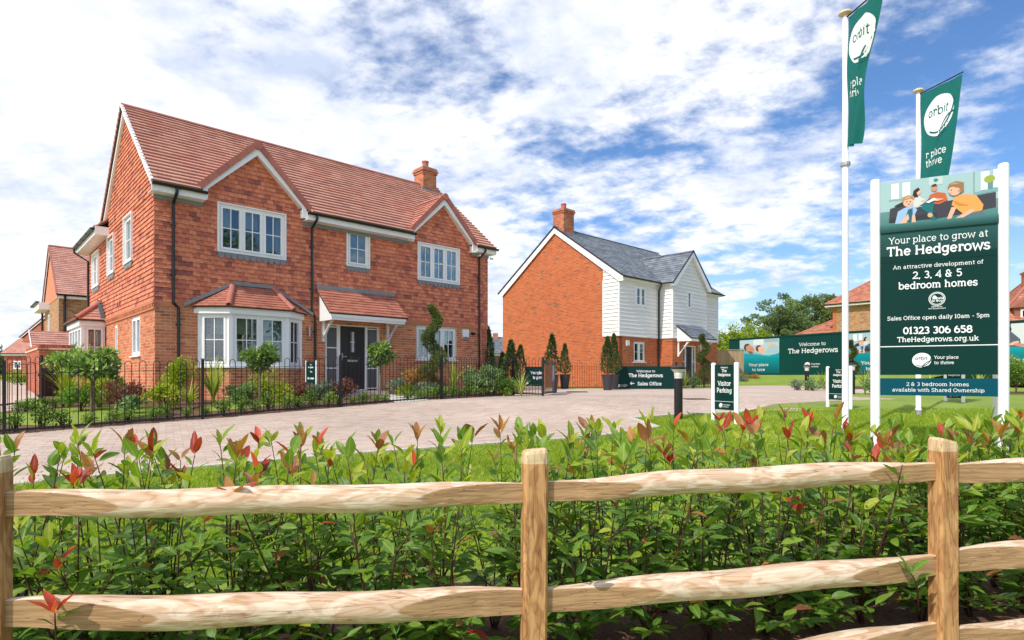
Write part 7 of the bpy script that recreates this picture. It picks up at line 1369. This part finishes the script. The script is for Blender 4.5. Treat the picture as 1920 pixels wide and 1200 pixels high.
# left/bottom of the road only
keep = ~ins & (yy > 4.05+.171*xx*.8-.2) & ~((xx < -3) & (yy > 8.6+.9*(xx+3)*-.4)) & ~((xx < -1.5) & (yy > 8.2))
xx, yy = xx[keep], yy[keep]; n = len(xx); gz_ = np.interp(yy, [k[0] for k in KN], [k[1] for k in KN])
patch = .5+.5*np.sin(xx*1.7+np.sin(yy*1.3)*2)*np.sin(yy*2.1+xx*.6); h_ = rs.uniform(.022, .05, n)*(.8+.4*patch); a = rs.uniform(0, 6.283, n); ln = rs.uniform(0, .03, n); b_ = rs.uniform(0, 6.283, n); wd_ = .0035+.0006*yy*.5
P0 = np.stack([xx-wd_*np.cos(a), yy-wd_*np.sin(a), gz_], 1); P1 = np.stack([xx+wd_*np.cos(a), yy+wd_*np.sin(a), gz_], 1); P2 = np.stack([xx+ln*np.cos(b_), yy+ln*np.sin(b_), gz_+h_], 1)
me = bpy.data.meshes.new('grass'); me.vertices.add(3*n); me.vertices.foreach_set('co', np.stack([P0, P1, P2], 1).ravel()); me.loops.add(3*n); me.loops.foreach_set('vertex_index', np.arange(3*n, dtype=np.int32)); me.polygons.add(n); me.polygons.foreach_set('loop_start', np.arange(0, 3*n, 3, dtype=np.int32)); me.polygons.foreach_set('loop_total', np.full(n, 3, dtype=np.int32))
at_ = me.attributes.new('rnd', 'FLOAT', 'FACE'); at_.data.foreach_set('value', np.clip(.25+.45*patch+rs.normal(0, .15, n), .01, .99).astype(np.float32)); me.update(calc_edges=True); me.materials.append(M['grassblade']); go = bpy.data.objects.new('grass', me); link(go); go['kind'] = 'stuff'

# ------------------------------------------------------------------ post and rail fence
FP = [Vector((-3.54, 1.65)), Vector((-1.745, 1.96)), Vector((.08, 2.27)), Vector((1.90, 2.58)), Vector((3.72, 2.89))]
RAILZ = [[.42, .43, .452, .418, .44], [.80, .80, .868, .80, .70], [1.22, 1.22, 1.25, 1.13, 1.05]]
RZE = [[(.42, .43), (.432, .452), (.452, .420), (.430, .452)], [(.8, .8), (.795, .872), (.872, .832), (.822, .765)], [(1.2, 1.2), (1.2, 1.24), (1.27, 1.125), (1.165, 1.10)]]
tf = thing('post_and_rail_fence', 'weathered pale timber post and rail fence along the foreground', 'fence', (FP[2].x, FP[2].y, G(2.3))); to = Vector(tf.location); fa = math.atan2(FP[3].y-FP[2].y, FP[3].x-FP[2].x)
def mkrail(i, k):
    a, b_ = FP[i], FP[i+1]; z0_, z1_ = RZE[k][i]; A_ = Vector((a.x, a.y, 1.5-z0_))-to; B_ = Vector((b_.x, b_.y, 1.5-z1_))-to; L_ = (B_-A_).length; r_ = random.Random(i*7+k*31+2); m_ = MB(); NS, NR = 90, 32
    R0 = [.050, .058, .058][k]*r_.uniform(.96, 1.04); ph = [r_.uniform(0, 6.28) for _ in range(8)]; clampd = {}
    for s in range(NS+1):
        x = L_*s/NS; e = min(x, L_-x); e_ = x/L_
        rad = R0*(1+.035*math.sin(x*5+ph[0])+.02*math.sin(x*11+ph[1])); face = .014+max(0, e-.10)*.105; hz_ = min(1, .80+.2*max(0, e-.05)/.3); bowz = .010*math.sin(math.pi*e_)*math.sin(ph[2]*3)+.004*math.sin(x*9+ph[3]); bowy = .008*math.sin(math.pi*e_+ph[4])
        for j in range(NR):
            t_ = 2*math.pi*j/NR; rr2 = rad*(1+.02*math.sin(2*t_+ph[5]+x*2)+.012*math.sin(5*t_+x*6+ph[6])); y = rr2*math.cos(t_); z = rr2*math.sin(t_)*hz_; cl = 0
            cutv = -face-y
            if y < -face: y = -face; cl = 1
            if y > max(face, .03) and e < .25: y = max(face, .03)
            clampd[len(m_.v)] = cutv; m_.v.append((x, y+bowy*(0 if e < .2 else 1), z+bowz))
    for s in range(NS):
        for j in range(NR):
            q = (s*NR+j, s*NR+(j+1) % NR, (s+1)*NR+(j+1) % NR, (s+1)*NR+j); m_.f.append(q[::-1]); m_.m.append(0); m_.r.append(0); m_.c.append(None)
    o = m_.build('rail', M['rail_wood'], tf, smooth=True); av = o.data.attributes.new('cut', 'FLOAT', 'POINT'); av.data.foreach_set('value', [clampd[v] for v in range(len(m_.v))]); o.data.set_sharp_from_angle(angle=R(28)); d = (B_-A_).normalized(); yv = Vector((-d.y, d.x, 0)).normalized(); zv = d.cross(yv)
    M4 = Matrix((d, yv, zv)).transposed().to_4x4(); M4.translation = A_; o.matrix_basis = M4
for i in range(4):
    for k in range(3): mkrail(i, k)
PT = [.27, .273, .287, .280, .29]
for i, p in enumerate(FP):
    r_ = random.Random(i+40); top = 1.5-PT[i]-to.z; m_ = MB(); wx, wy = .0475, .039; ch_ = .010; prof = [(-wx+ch_, -wy), (wx-ch_, -wy), (wx, -wy+ch_), (wx, wy-ch_), (wx-ch_, wy), (-wx+ch_, wy), (-wx, wy-ch_), (-wx, -wy+ch_)]; zs = [-.3+(top+.3-.05)*k/16 for k in range(17)]+[top-.035, top-.012, top]
    for k, z_ in enumerate(zs):
        sh = 1 if z_ < top-.02 else (.97 if z_ < top-.005 else .86)
        for (x, y) in prof: m_.v.append((x*sh*(1+r_.uniform(-.012, .012)), y*sh*(1+r_.uniform(-.012, .012)), z_+(.010*(x/wx)*(-1 if i == 3 else .4) if k > 17 else 0)))
    for k in range(len(zs)-1):
        for j in range(8): m_.f.append((k*8+j, k*8+(j+1) % 8, (k+1)*8+(j+1) % 8, (k+1)*8+j)); m_.m.append(1 if k >= 16 else 0); m_.r.append(0); m_.c.append(None)
    m_.f.append(tuple((len(zs)-1)*8+j for j in range(8))); m_.m.append(1); m_.r.append(0); m_.c.append(None)
    o = m_.build('post', [M['post_wood'], M['post_top_wood']], tf); o.location = (p.x-to.x, p.y-to.y, 0); o.rotation_euler = (r_.uniform(-.006, .006), r_.uniform(-.008, .008), fa)

# ------------------------------------------------------------------ photinia hedge
def leafproto(matname, v):
    r_ = random.Random(v*13+1); m_ = MB(); NS = 7; wmax = [.165, .19, .15, .18][v]; dr = [.18, .32, .08, .45][v]; fo = [.35, .2, .5, .3][v]; cu = [0, .04, -.04, .02][v]
    for i in range(NS+1):
        t_ = i/NS; x = .10+.90*t_; w_ = wmax*(math.sin(math.pi*min(1, t_**.8*1.0))**.75 if 0 < t_ < 1 else 0)*(1+.03*(-1)**i); z = -dr*t_*t_*.6+.10*t_; y0 = cu*math.sin(math.pi*t_); x = x-dr*.12*t_*t_
        m_.v += [(x, y0-w_, z+fo*w_+.01*math.sin(i*2.1)), (x, y0, z), (x, y0+w_, z+fo*w_-.01*math.sin(i*1.7))]
    for i in range(NS):
        b = i*3
        for q in ((b, b+3, b+4, b+1), (b+1, b+4, b+5, b+2)): m_.f.append(q); m_.m.append(0); m_.r.append(0); m_.c.append(None)
    b = len(m_.v); m_.v += [(0, -.008, 0), (0, .008, 0), (.11, .008, .002), (.11, -.008, .002)]; m_.f.append((b, b+3, b+2, b+1)); m_.m.append(0); m_.r.append(0); m_.c.append(None)
    me = bpy.data.meshes.new('leaf'); me.from_pydata(m_.v, [], m_.f); me.materials.append(M[matname]); me.polygons.foreach_set('use_smooth', [True]*len(m_.f)); me.update(); return me
LP = {k: [leafproto(k, v) for v in range(4)] for k in ('dark_hedge_leaf', 'mid_hedge_leaf', 'lime_hedge_leaf', 'red_hedge_leaf', 'bronze_hedge_leaf')}
hr_ = random.Random(21)
def fenceY(x): return 2.27+.171*(x-.08)
def addleaf(par, p, d, L_, kind):
    o = bpy.data.objects.new('leaf', LP[kind][hr_.randrange(4)]); C.objects.link(o); o.parent = par
    d = d.normalized(); up = Vector((hr_.gauss(0, .35), hr_.gauss(0, .35)-.15, 1)); z = (up-d*up.dot(d)).normalized(); y = z.cross(d)
    M4 = Matrix((d*L_, y*L_, z*L_)).transposed().to_4x4(); M4.translation = p; o.matrix_basis = M4
def pick(f, px, top):
    """leaf kind by height fraction along the plant"""
    q = hr_.random()
    redp = .34 if 1270 < px else (.30 if px < 640 else .06)
    if top:
        if hr_.random() < redp: return 'red_hedge_leaf' if q < .55 else 'bronze_hedge_leaf'
        return 'lime_hedge_leaf' if q < .45 else 'mid_hedge_leaf' if q < .9 else 'bronze_hedge_leaf'
    if hr_.random() < .02: return 'bronze_hedge_leaf'
    if f > .8: return 'lime_hedge_leaf' if q < .35 else 'mid_hedge_leaf' if q < .8 else 'dark_hedge_leaf'
    if f > .45: return 'mid_hedge_leaf' if q < .5 else 'dark_hedge_leaf' if q < .96 else 'lime_hedge_leaf'
    return 'dark_hedge_leaf' if q < .74 else 'mid_hedge_leaf'
LM_H = [(-150, 'beyond the left frame edge'), (0, 'at the left frame edge'), (60, 'below the left railing post'), (120, 'above the left rail end'), (180, 'below the left lollipop tree'), (240, 'below the side window'), (300, 'below the red house corner'), (370, 'below the second railing post'), (440, 'under the red-tipped leaning shoot'), (500, 'below the lollipop tree by the bay'), (560, 'below the show home sign'), (640, 'below the front door'), (710, 'below the tree by the door'), (780, 'left of the middle of the left bay'), (830, 'below the spiral topiary'), (900, 'just left of the middle fence post'), (960, 'left beside the middle fence post'), (1030, 'right beside the middle fence post'), (1090, 'below the orange brick gable'), (1150, 'below the conifer pots'), (1210, 'below the Sales Office board'), (1275, 'below the nearest bollard'), (1330, 'below the left post of the near parking sign'), (1385, 'below the right post of the near parking sign'), (1450, 'below the left hoarding photo'), (1520, 'below the far bollard'), (1585, 'at the foot of the taller flagpole'), (1640, 'below the left post of the tall sign'), (1700, 'just left of the right fence post'), (1760, 'behind the right fence post'), (1820, 'just right of the right fence post'), (1880, 'below the right post of the tall sign'), (1940, 'at the right frame edge'), (2050, 'beyond the right frame edge')]
NP = 48; tot = 0
for i in range(NP):
    X = -3.0+i*.152+hr_.uniform(-.04, .04); back = .50+(.30 if i % 2 else 0)+hr_.uniform(-.04, .04); Y = fenceY(X)+back; g = G(Y)+.01; pxm = X/Y*FPX+960
    where = near_what(pxm, LM_H)
    t_ = thing('photinia_shrub', ('front' if not i % 2 else 'rear')+' row glossy shrub, '+where, 'shrub', (X, Y, g), group='glossy hedge shrubs behind the rail fence'); st = MB(); cnt = 0; nshoot = 7
    for s in range(nshoot):
        H_ = hr_.uniform(.80, 1.12) if s < (5 if pxm < 1000 else 6) else hr_.uniform(.5, .85)
        H_ = min(H_, 1.0 if pxm < 1050 else 1.05 if pxm < 1560 else .97)
        tipx, tipy = hr_.uniform(-.30, .30), hr_.uniform(-.26, .2)
        if back+tipy < .18: tipy = .18-back
        fwd = (s == 5 and hr_.random() < .35)
        pts = []; K = 8
        for k in range(K+1):
            f = k/K; pts.append(Vector((tipx*f**.8+.012*math.sin(f*7+s), tipy*f**.8+.012*math.cos(f*6+s*2), H_*f)))
        st.tube(pts, [.0055*(1-.68*k/K) for k in range(K+1)], 6); z_ = .05+hr_.uniform(0, .06); ang = hr_.uniform(0, 6.28)
        def onstem(f):
            f = min(.9999, max(0, f)); k = int(f*K); return pts[k].lerp(pts[k+1], f*K-k)
        topkind = hr_.random(); tk = pick(1, pxm, True)
        while z_ < H_-.03 and cnt < 288:
            f = z_/H_; ang += 2.4+hr_.uniform(-.4, .4); p = onstem(f); hgt = p.z
            el = (.15+.55*f**2)+hr_.gauss(0, .25); d = Vector((math.cos(ang)*math.cos(el), math.sin(ang)*math.cos(el), math.sin(el)))
            if p.y+back+d.y*.09 < .13: d.y = abs(d.y)
            L_ = hr_.choice((hr_.uniform(.055, .085), hr_.uniform(.085, .135), hr_.uniform(.09, .145)))*(1-.2*max(0, f-.8)/.2); addleaf(t_, p, d, L_, pick(hgt/1.05, pxm, False)); cnt += 1
            z_ += hr_.uniform(.034, .058)*(1 if f < .7 else .8)
        # tip cluster
        nt_ = hr_.randint(2, 4); p = pts[-1]; a0_ = hr_.uniform(0, 6.28)
        for k in range(nt_):
            if cnt >= 292: break
            aa = a0_+k*2.2; el = hr_.uniform(.75, 1.35); d = Vector((math.cos(aa)*math.cos(el), math.sin(aa)*math.cos(el), math.sin(el))); addleaf(t_, p-Vector((0, 0, .01*k)), d, hr_.uniform(.07, .125), tk if hr_.random() < .8 else pick(1, pxm, True)); cnt += 1
        # side twigs low and mid
        for tw in range(4 if hr_.random() < .5 else 3):
            if cnt > 270: break
            lowf = tw == 0 and s < 5; f0 = hr_.uniform(.03, .22) if lowf else hr_.uniform(.05, .60); b0 = onstem(f0); aa = -1.57+hr_.uniform(-.9, .9) if lowf else hr_.uniform(0, 6.28); ln_ = hr_.uniform(.28, .42) if lowf else hr_.uniform(.16, .34); d0 = Vector((math.cos(aa)*.8, math.sin(aa)*.8, .7)).normalized()
            if lowf: d0.z = .35; d0.normalize()
            if b0.y+back+d0.y*ln_ < .14: ln_ = max(.08, (b0.y+back-.14)/max(.05, -d0.y))
            e_ = b0+d0*ln_; st.tube([b0, b0.lerp(e_, .5)+Vector((0, 0, -.01)), e_], [.003, .0026, .0015], 5); m2 = hr_.randint(6, 9)
            for k in range(m2):
                if cnt >= 290: break
                pp = b0.lerp(e_, (k+1.5)/(m2+1.5)); a2 = aa+(-1)**k*hr_.uniform(.5, 1.2); el = hr_.uniform(-.1, .6); d = Vector((math.cos(a2)*math.cos(el), math.sin(a2)*math.cos(el), math.sin(el)))
                if pp.y+back+d.y*.09 < .13: d.y = abs(d.y)
                addleaf(t_, pp, d, hr_.uniform(.08, .13), pick(pp.z/1.05, pxm, k == m2-1 and hr_.random() < .12)); cnt += 1
    st.build('stem', M['stem'], t_, smooth=True); tot += cnt
# three shoots that come forward between the rails
def shoot(base, tip, n_, kinds, label, L0=.085):
    t_ = thing('photinia_shoot', label, 'plant', base); st = MB(); b = Vector((0, 0, 0)); e_ = Vector(tip)-Vector(base); K = 8; pts = [e_*(k/K)+Vector((0, -.02*math.sin(math.pi*k/K), .03*math.sin(math.pi*k/K))) for k in range(K+1)]; st.tube(pts, [.0055-.0035*k/K for k in range(K+1)], 6); st.build('stem', M['stem'], t_, smooth=True); ang = 0
    for i in range(n_):
        f = .25+.7*i/n_; p = pts[int(f*K)].lerp(pts[min(K, int(f*K)+1)], f*K-int(f*K)); ang += 2.4; d = Vector((math.cos(ang)*.8, math.sin(ang)*.4, .35+.3*f)); addleaf(t_, p, d, L0*hr_.uniform(.8, 1.15), kinds[0])
    for k in range(4): aa = k*1.57+.5; addleaf(t_, pts[-1], Vector((math.cos(aa)*.7, math.sin(aa)*.3-.1, .55)), L0*1.15, kinds[1+k % (len(kinds)-1)])
def rp(px, py, Y): return (at(px, Y), Y, 1.5+(HOR-py)/FPX*Y)
shoot(rp(527, 1125, 2.5), rp(442, 935, 2.08), 7, ['mid_hedge_leaf', 'red_hedge_leaf', 'bronze_hedge_leaf'], 'leaning shoot with orange and red tip crossing the top rail')
shoot(rp(1640, 1060, 2.75), rp(1692, 872, 2.42), 9, ['mid_hedge_leaf', 'lime_hedge_leaf'], 'green shoot in front of the top rail beside the right post')
shoot(rp(130, 1290, 2.1), rp(103, 1150, 1.93), 8, ['dark_hedge_leaf', 'red_hedge_leaf'], 'low shoot with small red tip before the lower rail at the left')
shoot(rp(1720, 1150, 2.7), rp(1708, 1075, 2.44), 6, ['dark_hedge_leaf', 'dark_hedge_leaf', 'mid_hedge_leaf'], 'dark green sprig hanging before the right post')
shoot(rp(1085, 1150, 2.75), rp(1070, 1045, 2.2), 4, ['dark_hedge_leaf', 'dark_hedge_leaf'], 'dark green sprig hanging over the lower rail by the middle post', .10)
